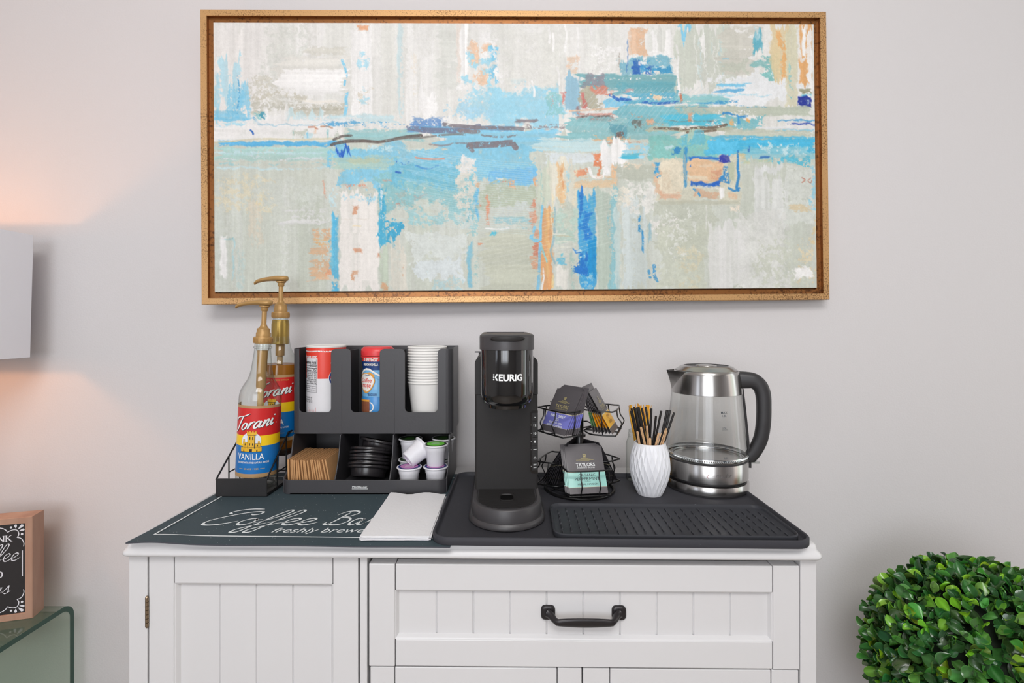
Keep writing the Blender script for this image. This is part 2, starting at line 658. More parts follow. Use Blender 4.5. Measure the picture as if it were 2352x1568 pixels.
M_sky1 = emit('daylight_pane', (236, 243, 255), 2.6)
M_sky2 = emit('garden_pane', (120, 170, 60), 0.75)
M_sky3 = emit('bright_pane', (240, 246, 250), 1.6)
M_curtain = pm('tan_curtain', (206, 150, 104), 0.9, bump=(90, 0.3), var=(30, 0.1))
for k, side in enumerate(('front', 'left', 'right')):
    holed(side)
    w = WIN[side]

    def Bx(m, a, b, d0, d1, z0, z1):
        if side == 'front':
            m.box(a, b, Y0 - d1, Y0 - d0, z0, z1)
        elif side == 'left':
            m.box(X0 - d1, X0 - d0, a, b, z0, z1)
        else:
            m.box(X1 + d0, X1 + d1, a, b, z0, z1)
    fr = MB()
    t = 0.05
    Bx(fr, w[0], w[1], 0.02, 0.06, w[2], w[2] + t)
    Bx(fr, w[0], w[1], 0.02, 0.06, w[3] - t, w[3])
    for q in range(3):
        x = w[0] + (w[1] - w[0] - t) * q / 2
        Bx(fr, x, x + t, 0.02, 0.06, w[2] + t, w[3] - t)
    wo = struct('window_%d' % (k + 1), fr, M_white)
    pn = MB()
    xm = (w[0] + w[1]) / 2
    Bx(pn, w[0], xm, 0.07, 0.09, w[2], w[3])
    pn.m = 1
    Bx(pn, xm, w[1], 0.07, 0.09, w[2], w[3])
    pn.build('pane', [M_sky1, M_sky1] if k < 2 else [M_sky2, M_sky3], wo)
cu_ = MB()
P = [(X1 - 0.06 + 0.02 * math.sin(k * 1.3), -0.25 + 0.45 * k / 24) for k in range(25)]
cu_.loft([[(x, y, 0.03) for x, y in P], [(x, y, 2.35) for x, y in P]], closed=False)
cu_.loft([[(x + 0.004, y, 0.03) for x, y in P], [(x + 0.004, y, 2.35) for x, y in P]], closed=False)
cu_.build('curtain', M_curtain, wo, smooth=60)  # unseen curtain, added for a tan strip in the kettle's reflection

# ------------------------------------------------------------------ the abstract painting
PW, PH = 1512, 700        # tenths of a millimetre-ish: overall size in mm
DL, DR = 1.1926, 1.2215
pA = at(461, 359.5, DL)
pB = at(1902, 356.5, DR)
pc = (pA + pB) / 2
px_ = (pB - pA)
W2 = px_.length / 2
yaw = math.atan2(px_.y, px_.x)
roll = math.asin(px_.z / px_.length)
H2 = 0.352
pt = thing('wall_painting', 'wide abstract blue and sage painting in a bronze gold frame on the wall', 'painting', pc, rot=(math.radians(-0.35), -roll, yaw))
M_gold = gilded('gold_leaf', (208, 164, 112), (104, 70, 42), 300, 0.42)
M_gold2 = gilded('bronze_step', (150, 98, 52), (88, 54, 28), 120, 0.34)
M_canvas_edge = pm('canvas_edge', (205, 205, 196), 0.8, bump=(300, 0.1))
fr = MB()


def frect(ins, y):
    return [(-W2 + ins, y, -H2 + ins), (W2 - ins, y, -H2 + ins), (W2 - ins, y, H2 - ins), (-W2 + ins, y, H2 - ins)]


prof = [(0.0, 0.024), (0.0, 0.001), (0.001, 0.0), (0.0143, 0.0), (0.0150, 0.001), (0.0152, 0.010), (0.0262, 0.0105), (0.0268, 0.012), (0.0272, 0.020), (0.05, 0.022), (0.05, 0.024)]
fr.loft([frect(i, y) for i, y in prof], mats=[0, 0, 0, 0, 1, 1, 1, 1, 1, 1])
fr.build('frame', [M_gold, M_gold2], pt)
CI = 0.0295
# canvas paint laid on by numpy brush strokes, in photo pixels relative to the canvas corner
CW, CH = 1386, 616
ks = 0.9
GW, GH = int(CW * ks), int(CH * ks)
rng = np.random.default_rng(5)


def up(a, w, h):
    yy = np.linspace(0, a.shape[0] - 1, h)
    xx = np.linspace(0, a.shape[1] - 1, w)
    y0 = np.floor(yy).astype(int)
    x0 = np.floor(xx).astype(int)
    y1 = np.minimum(y0 + 1, a.shape[0] - 1)
    x1 = np.minimum(x0 + 1, a.shape[1] - 1)
    fy = (yy - y0)[:, None]
    fx = (xx - x0)[None, :]
    return (a[y0][:, x0] * (1 - fy) + a[y1][:, x0] * fy) * (1 - fx) + (a[y0][:, x1] * (1 - fy) + a[y1][:, x1] * fy) * fx


def noise(sx, sy, octs=3, g=0.55):
    """smooth noise with feature size sx, sy (grid cells)"""
    out = np.zeros((GH, GW))
    amp, tot = 1.0, 0
    for o in range(octs):
        w = max(2, int(GW / max(1, sx / 2 ** o)) + 2)
        h = max(2, int(GH / max(1, sy / 2 ** o)) + 2)
        out += amp * up(rng.random((min(h, GH), min(w, GW))), GW, GH)
        tot += amp
        amp *= g
    out /= tot
    lo, hi = np.percentile(out, [2, 98])
    return np.clip((out - lo) / (hi - lo), 0, 1)


NV = [noise(9, 200, 4), noise(16, 300, 4), noise(5, 130, 3)]
NH = [noise(200, 9, 4), noise(300, 16, 4), noise(130, 5, 3)]
NI = [noise(10, 10, 4, 0.7), noise(5, 5, 3, 0.8), noise(40, 40, 5, 0.65)]
NE = [noise(19, 19, 4, 0.7), noise(36, 36, 5, 0.7)]
NL_ = [noise(34, 34, 3, 0.5), noise(60, 60, 3, 0.5)]
YY, XX = np.mgrid[0:GH, 0:GW].astype(float)
XX /= ks
YY /= ks
ART = np.zeros((GH, GW, 3))
ART[:] = (214, 215, 206)


def roll2(a):
    return np.roll(np.roll(a, int(rng.integers(0, GW)), 1), int(rng.integers(0, GH)), 0)


def sm(a, b, x):
    t = np.clip((x - a) / (b - a), 0, 1)
    return t * t * (3 - 2 * t)


def lay(mask, col, a, var, d):
    st = roll2(NV[1] if d == 'v' else (NH[1] if d == 'h' else NI[2]))
    s2 = roll2(NV[2] if d == 'v' else (NH[2] if d == 'h' else NI[1]))
    c = np.array(col, float)[None, None, :] + ((st - 0.5) * var + (s2 - 0.5) * var * 0.8)[:, :, None]
    m = (mask * a * (0.74 + 0.26 * sm(0.12, 0.6, 0.5 * st + 0.5 * s2)))[:, :, None]
    ART[:] = ART * (1 - m) + c * m


def st(x0, y0, x1, y1, col, d='v', dry=0.0, a=1.0, rag=10, var=15, soft=5.0):
    """one brush or knife stroke filling a box (photo pixels), ragged at its ends, broken up where the brush ran dry"""
    x0, x1, y0, y1 = x0 - 490, x1 - 490, y0 - 47, y1 - 47
    e1, e2 = roll2(NE[0]), roll2(NE[1])
    if d == 'v':
        sn = roll2(NV[0])
        rx, ry = rag * 0.35, rag * 1.8
        ey = (sn - 0.5) * 2 * ry
        ex = (e1 - 0.5) * 2 * rx
    elif d == 'h':
        sn = roll2(NH[0])
        rx, ry = rag * 1.8, rag * 0.35
        ex = (sn - 0.5) * 2 * rx
        ey = (e1 - 0.5) * 2 * ry
    else:
        sn = roll2(NI[0])
        ex = (e1 - 0.5) * 2.4 * rag
        ey = (e2 - 0.5) * 2.4 * rag
    dist = np.minimum(np.minimum(XX - x0 + ex, x1 - XX - ex), np.minimum(YY - y0 + ey, y1 - YY - ey))
    m = sm(0, soft, dist)
    if dry > 0:
        sp = roll2(NI[1])
        q = 0.55 * sn + 0.45 * sp
        m = m * sm(dry - 0.10, dry + 0.10, q)
    lay(m, col, a, var, d)


def ln(pts, w, col, a=1.0, dry=0.0, jit=2.0):
    """a drawn line of paint"""
    P = [(p[0] - 490, p[1] - 47) for p in pts]
    P = [tuple(p) for p in catmull(P, 5)]
    e1, e2 = roll2(NL_[0]) - 0.5, roll2(NL_[1]) - 0.5
    X, Y = XX + e1 * jit * 3, YY + e2 * jit * 3
    best = np.full((GH, GW), 1e9)
    xa, xb = min(p[0] for p in P) - 30, max(p[0] for p in P) + 30
    ya, yb = min(p[1] for p in P) - 30, max(p[1] for p in P) + 30
    i0, i1 = int(max(0, ya * ks)), int(min(GH, yb * ks + 1))
    j0, j1 = int(max(0, xa * ks)), int(min(GW, xb * ks + 1))
    if i1 <= i0 or j1 <= j0:
        return
    Xs, Ys = X[i0:i1, j0:j1], Y[i0:i1, j0:j1]
    bb = best[i0:i1, j0:j1]
    for (ax, ay), (bx, by) in zip(P[:-1], P[1:]):
        dx, dy = bx - ax, by - ay
        L = dx * dx + dy * dy + 1e-9
        t = np.clip(((Xs - ax) * dx + (Ys - ay) * dy) / L, 0, 1)
        bb[:] = np.minimum(bb, np.hypot(Xs - ax - t * dx, Ys - ay - t * dy))
    m = 1 - sm(w * 0.5 - 1.0, w * 0.5 + 1.0, best)
    if dry:
        m = m * sm(dry - 0.1, dry + 0.1, 0.5 * roll2(NI[0]) + 0.5 * roll2(NI[1]))
    lay(m, col, a, 14, 'i')


SAGE, SAGE2 = (202, 207, 196), (190, 197, 183)
WHT, OFF, GRY = (240, 239, 238), (231, 230, 227), (220, 221, 216)
SKY, SKY2, PALE = (126, 200, 232), (165, 216, 234), (198, 224, 230)
BLU, DEEP, NAVY = (58, 152, 210), (40, 100, 186), (54, 76, 158)
CYA, TEAL, AQUA = (72, 190, 220), (88, 178, 200), (142, 200, 204)
ORG, RUST, PEACH, YEL = (232, 178, 118), (216, 136, 104), (230, 196, 168), (238, 212, 150)
BRN, TAU = (98, 86, 82), (138, 126, 128)
TAN = (206, 196, 176)

# underpainting
st(470, 30, 1890, 330, (229, 228, 225), 'v', 0, 1, 4, 12)
st(470, 300, 1890, 680, (203, 208, 198), 'v', 0, 1, 10, 16)
for x in range(490, 1880, 62):
    st(x, 40, x + 70, 250 + (x * 7) % 60, (OFF, GRY, WHT, (224, 225, 219))[(x // 62) % 4], 'v', 0.35, .45, 14)
    st(x, 400 + (x * 5) % 90, x + 66, 680, (SAGE, (210, 213, 206), SAGE2, (214, 218, 214))[(x // 62) % 4], 'v', 0.4, .4, 14)
# upper left whites and greys
st(490, 50, 600, 260, (230, 228, 226), 'v', 0, .8, 12)
st(600, 55, 700, 190, (214, 216, 210), 'i', .45, .8, 16)
st(560, 170, 700, 240, (208, 206, 196), 'i', .5, .9, 14)
st(640, 120, 800, 190, (226, 224, 218), 'h', .3, .9, 14)
st(630, 150, 790, 215, WHT, 'h', .12, .95, 10)
st(700, 100, 790, 125, (216, 214, 204), 'h', .4, .8, 10)
st(566, 205, 700, 222, (202, 198, 184), 'i', .5, .9, 6)
st(590, 175, 620, 235, (206, 202, 188), 'i', .55, .8, 8)
st(575, 225, 790, 262, (196, 194, 180), 'h', .38, .9, 8)
st(655, 232, 780, 250, (186, 182, 166), 'h', .35, .9, 6)
st(690, 222, 775, 234, (236, 232, 224), 'h', .2, 1, 5)
st(650, 252, 740, 278, PALE, 'v', .35, .8, 8)
st(600, 246, 660, 285, WHT, 'v', .25, .9, 8)
st(490, 170, 505, 275, SKY2, 'v', .3, .9, 14)
st(500, 150, 552, 262, SKY2, 'v', .36, .7, 24)
st(516, 190, 560, 262, SKY, 'v', .38, .65, 22)
st(538, 205, 574, 266, SKY, 'v', .36, .7, 20)
st(494, 245, 578, 272, SKY, 'h', .25, .8, 12)
ln([(545, 170), (548, 215), (543, 255)], 4, BLU, .7, .45)
st(578, 250, 600, 282, AQUA, 'i', .3, .9, 7)
st(590, 252, 608, 272, (60, 150, 176), 'i', .35, .95, 5)
ln([(578, 262), (590, 276), (612, 280)], 4, BLU, .8, .3)
# white tower shape above the horizon
st(800, 55, 850, 265, WHT, 'v', .06, .95, 8)
st(812, 50, 845, 66, (232, 176, 140), 'i', .1, 1, 4)
st(820, 120, 850, 150, SKY2, 'i', .55, .8, 8)
ln([(784, 135), (790, 165), (786, 190)], 6, SKY, .9, .3)
ln([(790, 205), (788, 240), (783, 262)], 7, SKY, .9, .3)
st(805, 195, 845, 250, TAN, 'i', .62, .6, 10)
st(820, 200, 838, 245, SKY2, 'i', .6, .7, 8)
st(868, 50, 905, 270, (222, 222, 216), 'v', .2, .7, 8)
st(905, 55, 922, 262, PALE, 'v', .35, .8, 8)
st(935, 120, 955, 250, (230, 222, 208), 'v', .5, .6, 12)
st(950, 200, 1000, 262, WHT, 'v', .15, .95, 12)
st(1000, 50, 1050, 200, (214, 216, 210), 'h', .2, .7, 8)
st(1040, 50, 1056, 190, (228, 212, 202), 'v', .45, .6, 10)
st(1048, 50, 1070, 190, WHT, 'v', .08, 1, 8)
for (a, b, c, d, k) in ((1070, 90, 1098, 145, PEACH), (1068, 115, 1092, 150, SKY2), (1096, 60, 1130, 92, WHT), (1098, 92, 1140, 112, PEACH),
                        (1112, 95, 1140, 140, SKY), (1098, 108, 1124, 132, WHT), (1090, 128, 1122, 150, SKY2), (1082, 150, 1110, 172, PEACH),
                        (1098, 148, 1120, 168, SKY2), (1120, 140, 1136, 190, SKY), (1126, 80, 1140, 150, WHT), (1110, 170, 1130, 195, SKY2),
                        (1130, 150, 1146, 190, WHT), (1084, 165, 1112, 185, PEACH), (1056, 168, 1076, 190, SKY2)):
    st(a, b, c, d, k, 'i', .28, .95, 7)
# rays and soft blue right of centre above the horizon
st(1060, 195, 1200, 290, SKY2, 'i', .15, .95, 22, 10, 20)
st(1100, 205, 1310, 285, (158, 212, 232), 'i', .12, .95, 26, 10, 20)
st(1030, 225, 1120, 262, (170, 214, 234), 'i', .35, .9, 18)
st(1040, 190, 1110, 215, WHT, 'i', .45, .95, 9)
st(1150, 50, 1290, 195, (224, 224, 218), 'i', .2, .6, 14)
for x, y0, y1 in ((1255, 52, 92), (1264, 70, 110), (1292, 50, 110), (1320, 55, 120), (1352, 60, 110), (1276, 150, 190), (1325, 130, 165), (1216, 180, 215)):
    ln([(x, y0), (x + 4, (y0 + y1) / 2), (x + 2, y1)], 5, WHT, .9, .2)
st(1340, 60, 1400, 165, (232, 232, 228), 'v', .45, .9, 16)
st(1360, 90, 1420, 165, WHT, 'i', .5, .9, 14)
st(1300, 122, 1330, 160, PEACH, 'i', .4, .7, 8)
st(1415, 100, 1424, 160, (176, 166, 158), 'i', .45, .9, 5)
# peach and white tower right of centre
st(1444, 55, 1484, 122, (230, 186, 150), 'i', .12, .95, 6)
st(1438, 60, 1460, 125, PEACH, 'v', .3, .8, 6)
st(1455, 128, 1490, 130, WHT, 'h', .2, .9, 4)
st(1488, 55, 1545, 130, GRY, 'v', .1, .95, 8)
st(1492, 60, 1510, 122, WHT, 'v', .12, 1, 6)
st(1522, 55, 1542, 120, WHT, 'v', .15, 1, 8)
st(1486, 112, 1540, 130, WHT, 'i', .3, .9, 6)
st(1420, 125, 1545, 165, (120, 180, 200), 'i', .2, .9, 8)
st(1434, 96, 1440, 165, DEEP, 'v', .38, .9, 8)
st(1446, 130, 1468, 164, DEEP, 'i', .15, .95, 5)
st(1468, 132, 1490, 158, BLU, 'i', .35, .9, 6)
st(1480, 138, 1500, 165, DEEP, 'i', .4, .9, 5)
st(1495, 140, 1545, 166, (62, 150, 196), 'i', .25, .95, 6)
st(1464, 130, 1486, 145, WHT, 'i', .45, .9, 5)
st(1500, 140, 1535, 150, PALE, 'i', .45, .9, 4)
# city band
st(1290, 165, 1330, 262, (140, 184, 206), 'v', .1, .9, 8)
st(1325, 163, 1560, 205, (116, 172, 180), 'h', .15, .95, 10)
st(1330, 165, 1390, 205, (150, 140, 150), 'i', .3, .8, 10)
st(1400, 180, 1560, 215, (108, 176, 190), 'h', .25, .95, 8)
st(1325, 200, 1375, 246, (176, 172, 152), 'i', .15, .95, 12)
st(1328, 205, 1342, 245, (198, 118, 112), 'i', .3, .95, 4)
st(1352, 192, 1400, 215, (216, 140, 120), 'i', .35, .95, 6)
st(1280, 205, 1296, 248, (208, 132, 124), 'i', .3, .9, 5)
st(1250, 205, 1285, 262, AQUA, 'i', .3, .8, 8)
st(1256, 210, 1266, 240, (200, 160, 160), 'i', .4, .8, 4)
st(1318, 236, 1328, 252, (150, 110, 110), 'i', .2, .9, 3)
st(1380, 215, 1440, 245, SKY, 'i', .15, .95, 8)
ln([(1398, 212), (1420, 222), (1445, 226)], 7, DEEP, .9, .3)
st(1440, 205, 1560, 235, (92, 170, 196), 'h', .3, .95, 8)
ln([(1470, 228), (1510, 232), (1560, 228)], 6, DEEP, .85, .3)
st(1486, 212, 1516, 230, (236, 208, 176), 'i', .25, 1, 5)
st(1420, 196, 1450, 212, (204, 160, 160), 'i', .5, .8, 5)
ln([(1300, 250), (1360, 248), (1440, 244)], 4, PEACH, .9, .2)
ln([(1320, 255), (1380, 254), (1450, 252)], 5, (206, 140, 126), .8, .3)
st(1320, 256, 1410, 275, (150, 130, 128), 'h', .35, .85, 6)
ln([(1330, 262), (1370, 262), (1402, 260)], 5, BRN, .8, .35)
# right upper part
st(1545, 47, 1700, 205, SAGE, 'v', .1, .95, 14)
st(1555, 50, 1590, 85, SKY, 'v', .3, .9, 16)
for x in (1595, 1605, 1616, 1626, 1637, 1646, 1654):
    st(x, 60 + (x * 3) % 50, x + 6, 200, (PALE, SKY2, WHT)[x % 3], 'v', .35, .85, 18)
st(1606, 65, 1622, 128, WHT, 'v', .3, .85, 14)
st(1655, 50, 1740, 170, (208, 206, 196), 'h', .1, .95, 10)
st(1690, 55, 1720, 65, WHT, 'i', .4, .9, 5)
st(1656, 124, 1674, 131, SKY, 'h', .2, .9, 4)
st(1650, 130, 1720, 160, SAGE2, 'i', .2, .7, 10)
st(1640, 162, 1840, 235, (232, 234, 236), 'i', .08, 1, 18, 8, 8)
st(1648, 182, 1725, 195, SKY, 'h', .3, .95, 10)
st(1650, 196, 1715, 210, (96, 176, 222), 'h', .3, .95, 10)
st(1600, 208, 1760, 216, SKY2, 'h', .3, .9, 12)
st(1560, 212, 1680, 235, AQUA, 'h', .15, .95, 12)
st(1610, 222, 1690, 234, BLU, 'h', .3, .9, 10)
st(1728, 70, 1756, 120, (96, 176, 196), 'v', .25, .95, 10)
st(1734, 60, 1748, 95, PALE, 'v', .4, .8, 10)
st(1755, 120, 1792, 180, (128, 190, 188), 'i', .25, .95, 10)
st(1738, 130, 1780, 150, (128, 190, 190), 'h', .4, .9, 12)
st(1770, 50, 1820, 185, (226, 206, 164), 'v', .15, .95, 14)
st(1784, 60, 1806, 110, ORG, 'v', .35, .9, 14)
st(1790, 115, 1812, 180, ORG, 'v', .35, .9, 14)
st(1805, 50, 1838, 245, (216, 212, 186), 'v', .12, .95, 12)
st(1813, 125, 1825, 200, AQUA, 'v', .3, .9, 14)
st(1838, 50, 1872, 190, (222, 168, 112), 'v', .1, 1, 8)
st(1846, 50, 1860, 130, WHT, 'v', .1, 1, 10)
st(1856, 55, 1874, 235, WHT, 'v', .15, 1, 12)
ln([(1843, 110), (1845, 135), (1852, 130)], 6, WHT, 1)
st(1836, 195, 1866, 212, (150, 150, 120), 'h', .25, 1, 4)
st(1836, 212, 1870, 240, (36, 52, 150), 'i', .1, 1, 5)
st(1838, 208, 1866, 216, CYA, 'h', .25, 1, 4)
st(1853, 220, 1862, 235, PALE, 'i', .3, .9, 3)
ln([(1552, 100), (1555, 160), (1560, 215)], 5, WHT, .95, .15)
st(1556, 205, 1568, 230, (210, 110, 74), 'i', .3, .95, 3)
# the left horizon: white band, blue lines
st(490, 268, 770, 320, WHT, 'h', .05, 1, 8, 8)
st(490, 262, 575, 276, SKY, 'h', .3, .9, 10)
st(490, 274, 560, 286, SKY2, 'h', .4, .9, 10)
ln([(572, 292), (577, 296), (579, 301)], 4, DEEP, .95)
st(600, 278, 830, 284, (124, 180, 206), 'h', .3, .9, 10)
st(660, 288, 700, 312, (196, 200, 188), 'i', .4, .9, 7)
st(692, 292, 720, 314, PALE, 'i', .45, .9, 6)
for x, k in ((664, AQUA), (678, SAGE2), (697, SKY), (715, PEACH), (744, AQUA)):
    st(x, 290, x + 9, 314, k, 'v', .45, .8, 6)
ln([(706, 286), (718, 285), (724, 288)], 4, (200, 150, 130), .9)
ln([(732, 285), (748, 284), (758, 287)], 4, (190, 150, 126), .9)
st(750, 255, 900, 282, PALE, 'h', .25, .9, 12)
st(740, 262, 830, 278, WHT, 'h', .3, .9, 10)
st(735, 270, 1010, 288, (88, 168, 216), 'h', .45, .95, 12)
st(490, 316, 780, 332, (92, 178, 224), 'h', .22, .98, 10)
ln([(492, 322), (600, 316), (770, 313)], 4, (214, 206, 176), .8, .2)
st(500, 318, 540, 326, WHT, 'h', .4, .9, 8)
st(490, 330, 800, 365, (176, 216, 212), 'h', .1, .95, 10)
st(490, 340, 760, 350, PALE, 'h', .35, .9, 12)
st(500, 352, 740, 362, (226, 226, 232), 'h', .35, .9, 12)
st(490, 366, 760, 374, (150, 206, 216), 'h', .42, .9, 12)
st(500, 374, 750, 385, PALE, 'h', .4, .85, 12)
st(742, 335, 756, 380, SKY, 'v', .3, .9, 5)
# the central blue field
st(790, 290, 960, 320, (150, 200, 204), 'h', .2, .9, 10)
st(760, 300, 830, 312, AQUA, 'h', .4, .8, 8)
st(840, 290, 940, 300, (222, 206, 184), 'h', .4, .8, 8)
st(930, 262, 1010, 300, (104, 148, 204), 'h', .25, .9, 10)
st(985, 262, 1060, 292, WHT, 'i', .5, .9, 9)
st(940, 282, 1180, 300, (106, 164, 204), 'h', .3, .9, 10)
st(1000, 290, 1260, 345, (134, 202, 230), 'h', .08, .95, 14)
st(765, 325, 1215, 420, (134, 200, 226), 'i', .08, .98, 14, 12, 8)
st(840, 330, 900, 345, PALE, 'i', .45, .9, 8)
st(765, 350, 900, 385, (182, 208, 196), 'h', .3, .9, 12)
st(800, 355, 870, 372, (204, 204, 168), 'h', .45, .7, 10)
st(860, 385, 1095, 480, (140, 194, 200), 'i', .15, .95, 20, 14, 12)
st(880, 372, 1060, 420, (112, 188, 214), 'i', .3, .85, 16)
st(930, 470, 1090, 520, (150, 200, 206), 'i', .4, .8, 20)
ln([(900, 362), (925, 370), (935, 366)], 4, DEEP, .7, .45)
ln([(950, 374), (975, 380), (1000, 376)], 5, (70, 140, 206), .7, .45)
ln([(905, 390), (915, 392)], 4, DEEP, .9)
st(1110, 380, 1225, 415, (120, 192, 236), 'i', .05, .98, 10)
st(1060, 390, 1090, 500, (124, 190, 206), 'v', .3, .9, 12)
st(762, 330, 800, 348, (34, 96, 196), 'v', .22, .98, 8)
ln([(758, 326), (800, 318), (870, 318), (900, 312), (960, 306)], 7, BRN, .9, .12)
ln([(760, 318), (785, 308), (802, 306)], 6, BRN, .9, .15)
ln([(880, 318), (930, 312), (1000, 305), (1060, 306)], 5, (124, 120, 116), .8, .3)
ln([(930, 290), (980, 296), (1060, 294), (1090, 286)], 12, (116, 122, 146), .9, .3)
ln([(1010, 280), (1040, 283), (1100, 288), (1190, 292)], 9, (130, 122, 128), .92, .25)
ln([(1050, 294), (1090, 296)], 9, TAU, .9, .2)
ln([(1100, 306), (1150, 308), (1180, 304)], 5, (130, 120, 120), .8, .3)
ln([(1070, 330), (1100, 328), (1130, 324), (1165, 320), (1175, 330)], 15, (126, 116, 122), .95, .2)
ln([(1072, 326), (1074, 338), (1078, 342)], 9, (134, 124, 128), .9, .2)
ln([(980, 325), (1010, 330), (1040, 326), (1070, 322)], 4, TAU, .7, .3)
st(1180, 266, 1230, 278, (136, 126, 132), 'h', .15, .95, 6)
st(1190, 278, 1290, 292, (146, 132, 136), 'h', .4, .9, 8)
# right horizon: teal bands
st(1290, 262, 1560, 320, (132, 190, 196), 'h', .2, .9, 12)
st(1420, 235, 1640, 285, (118, 184, 196), 'h', .2, .95, 12)
st(1540, 236, 1876, 262, (188, 196, 180), 'h', .15, .95, 10)
st(1540, 236, 1760, 242, (70, 150, 190), 'h', .4, .9, 10)
st(1520, 255, 1660, 272, (86, 192, 220), 'h', .2, .95, 8)
st(1530, 268, 1650, 286, (80, 190, 216), 'h', .25, .95, 8)
st(1655, 255, 1720, 264, (42, 132, 200), 'i', .3, .95, 5)
st(1660, 262, 1760, 290, (122, 190, 200), 'i', .25, .95, 8)
st(1672, 262, 1682, 285, ORG, 'i', .35, .95, 4)
st(1710, 268, 1728, 282, ORG, 'i', .3, .95, 5)
st(1690, 268, 1700, 290, BLU, 'v', .3, .9, 5)
st(1575, 250, 1590, 275, (224, 170, 140), 'v', .3, .95, 3)
st(1584, 252, 1592, 278, WHT, 'v', .35, .9, 4)
st(1600, 240, 1626, 244, NAVY, 'h', .2, .9, 5)
st(1612, 270, 1626, 276, NAVY, 'h', .2, .9, 4)
st(1540, 270, 1650, 276, (150, 110, 90), 'h', .45, .8, 8)
st(1480, 285, 1680, 300, (176, 178, 156), 'h', .2, .95, 10)
ln([(1500, 291), (1560, 289), (1650, 284), (1668, 280)], 6, (110, 96, 84), .9, .3)
ln([(1575, 302), (1610, 300), (1640, 296)], 6, (120, 100, 86), .9, .25)
st(1650, 288, 1876, 312, (196, 202, 186), 'h', .15, .95, 10)
st(1790, 268, 1876, 276, BLU, 'h', .15, .98, 10)
st(1790, 276, 1876, 284, (36, 66, 168), 'h', .12, 1, 10)
st(1740, 284, 1876, 297, (232, 234, 236), 'h', .1, 1, 10)
st(1780, 290, 1876, 297, SKY, 'h', .3, .9, 10)
st(1740, 298, 1876, 304, (232, 232, 230), 'h', .25, .95, 8)
st(1600, 306, 1876, 318, (92, 184, 218), 'h', .25, .95, 8)
st(1700, 312, 1876, 320, (200, 190, 160), 'h', .35, .9, 6)
st(1390, 270, 1490, 300, (132, 180, 184), 'i', .3, .85, 10)
st(1395, 275, 1428, 312, (98, 160, 176), 'i', .25, .9, 8)
st(1405, 294, 1425, 314, (120, 96, 92), 'i', .35, .9, 5)
st(1450, 270, 1475, 300, (112, 110, 104), 'i', .38, .85, 7)
st(1475, 266, 1500, 280, (226, 170, 136), 'i', .35, .9, 5)
st(1470, 275, 1520, 290, (196, 160, 130), 'h', .45, .8, 6)
st(1484, 238, 1560, 262, (120, 186, 196), 'h', .35, .8, 8)
st(1440, 256, 1485, 266, (220, 150, 120), 'i', .5, .8, 5)
# below the right horizon: bright blue and teal blocks
st(1480, 305, 1640, 365, (134, 198, 192), 'i', .08, .98, 8)
st(1560, 300, 1620, 330, (110, 190, 210), 'i', .25, .9, 8)
st(1574, 298, 1592, 325, (178, 206, 190), 'v', .2, .95, 6)
st(1628, 312, 1880, 352, (76, 186, 226), 'h', .05, 1, 8)
st(1620, 315, 1700, 352, (92, 194, 232), 'i', .05, 1, 8)
st(1700, 330, 1876, 372, (146, 206, 220), 'h', .3, .9, 10)
st(1735, 324, 1870, 345, PALE, 'i', .5, .95, 9)
st(1690, 345, 1710, 366, (214, 196, 150), 'i', .3, .9, 6)
st(1712, 330, 1722, 350, DEEP, 'v', .45, .8, 5)
st(1745, 352, 1770, 362, DEEP, 'h', .25, .95, 5)
st(1776, 352, 1876, 378, (88, 186, 212), 'i', .42, .9, 9)
st(1700, 362, 1770, 374, (206, 206, 168), 'h', .3, .9, 8)
# pale field left of the rust vertical
st(1225, 312, 1400, 345, (198, 224, 228), 'h', .12, .95, 14)
st(1225, 345, 1400, 372, (220, 228, 232), 'h', .12, .95, 12)
st(1215, 330, 1300, 336, (226, 216, 190), 'h', .4, .8, 10)
st(1230, 316, 1360, 324, (166, 212, 226), 'h', .4, .8, 12)
st(1350, 305, 1440, 322, (226, 182, 140), 'h', .35, .95, 8)
st(1390, 318, 1470, 330, (206, 140, 110), 'h', .5, .7, 8)
st(1370, 320, 1440, 385, WHT, 'v', .06, 1, 8)
st(1420, 322, 1480, 362, SKY2, 'h', .25, .95, 8)
st(1420, 345, 1470, 362, CYA, 'h', .3, .95, 6)
st(1355, 345, 1378, 380, (220, 136, 96), 'i', .12, 1, 5)
st(1365, 362, 1376, 404, (216, 140, 100), 'i', .15, 1, 5)
st(1312, 380, 1345, 400, (222, 152, 116), 'i', .2, 1, 5)
st(1340, 376, 1346, 398, WHT, 'v', .15, 1, 3)
ln([(1345, 379), (1352, 401), (1375, 402), (1380, 385)], 7, WHT, .95, .1)
st(1380, 372, 1396, 400, WHT, 'i', .15, 1, 5)
st(1395, 375, 1412, 425, (232, 190, 150), 'v', .35, .95, 8)
# the long vertical cream and orange column
st(1225, 374, 1265, 470, (206, 214, 196), 'v', .2, .9, 14)
st(1232, 380, 1240, 480, AQUA, 'v', .4, .8, 12)
st(1250, 376, 1315, 470, (228, 224, 208), 'v', .12, .95, 14)
st(1270, 380, 1292, 470, (226, 190, 144), 'v', .4, .9, 16)
st(1278, 382, 1290, 440, (220, 162, 116), 'v', .42, .9, 14)
st(1292, 385, 1304, 440, SKY2, 'v', .4, .9, 14)
st(1262, 400, 1268, 470, WHT, 'v', .25, .9, 12)
st(1306, 378, 1318, 460, (232, 222, 196), 'v', .3, .9, 12)
st(1320, 400, 1410, 430, (228, 198, 160), 'h', .4, .9, 8)
st(1215, 395, 1228, 425, (226, 166, 120), 'i', .3, .9, 5)
st(1206, 455, 1224, 480, (214, 140, 110), 'i', .4, .9, 6)
st(1208, 470, 1228, 540, (216, 158, 130), 'i', .15, .95, 8)
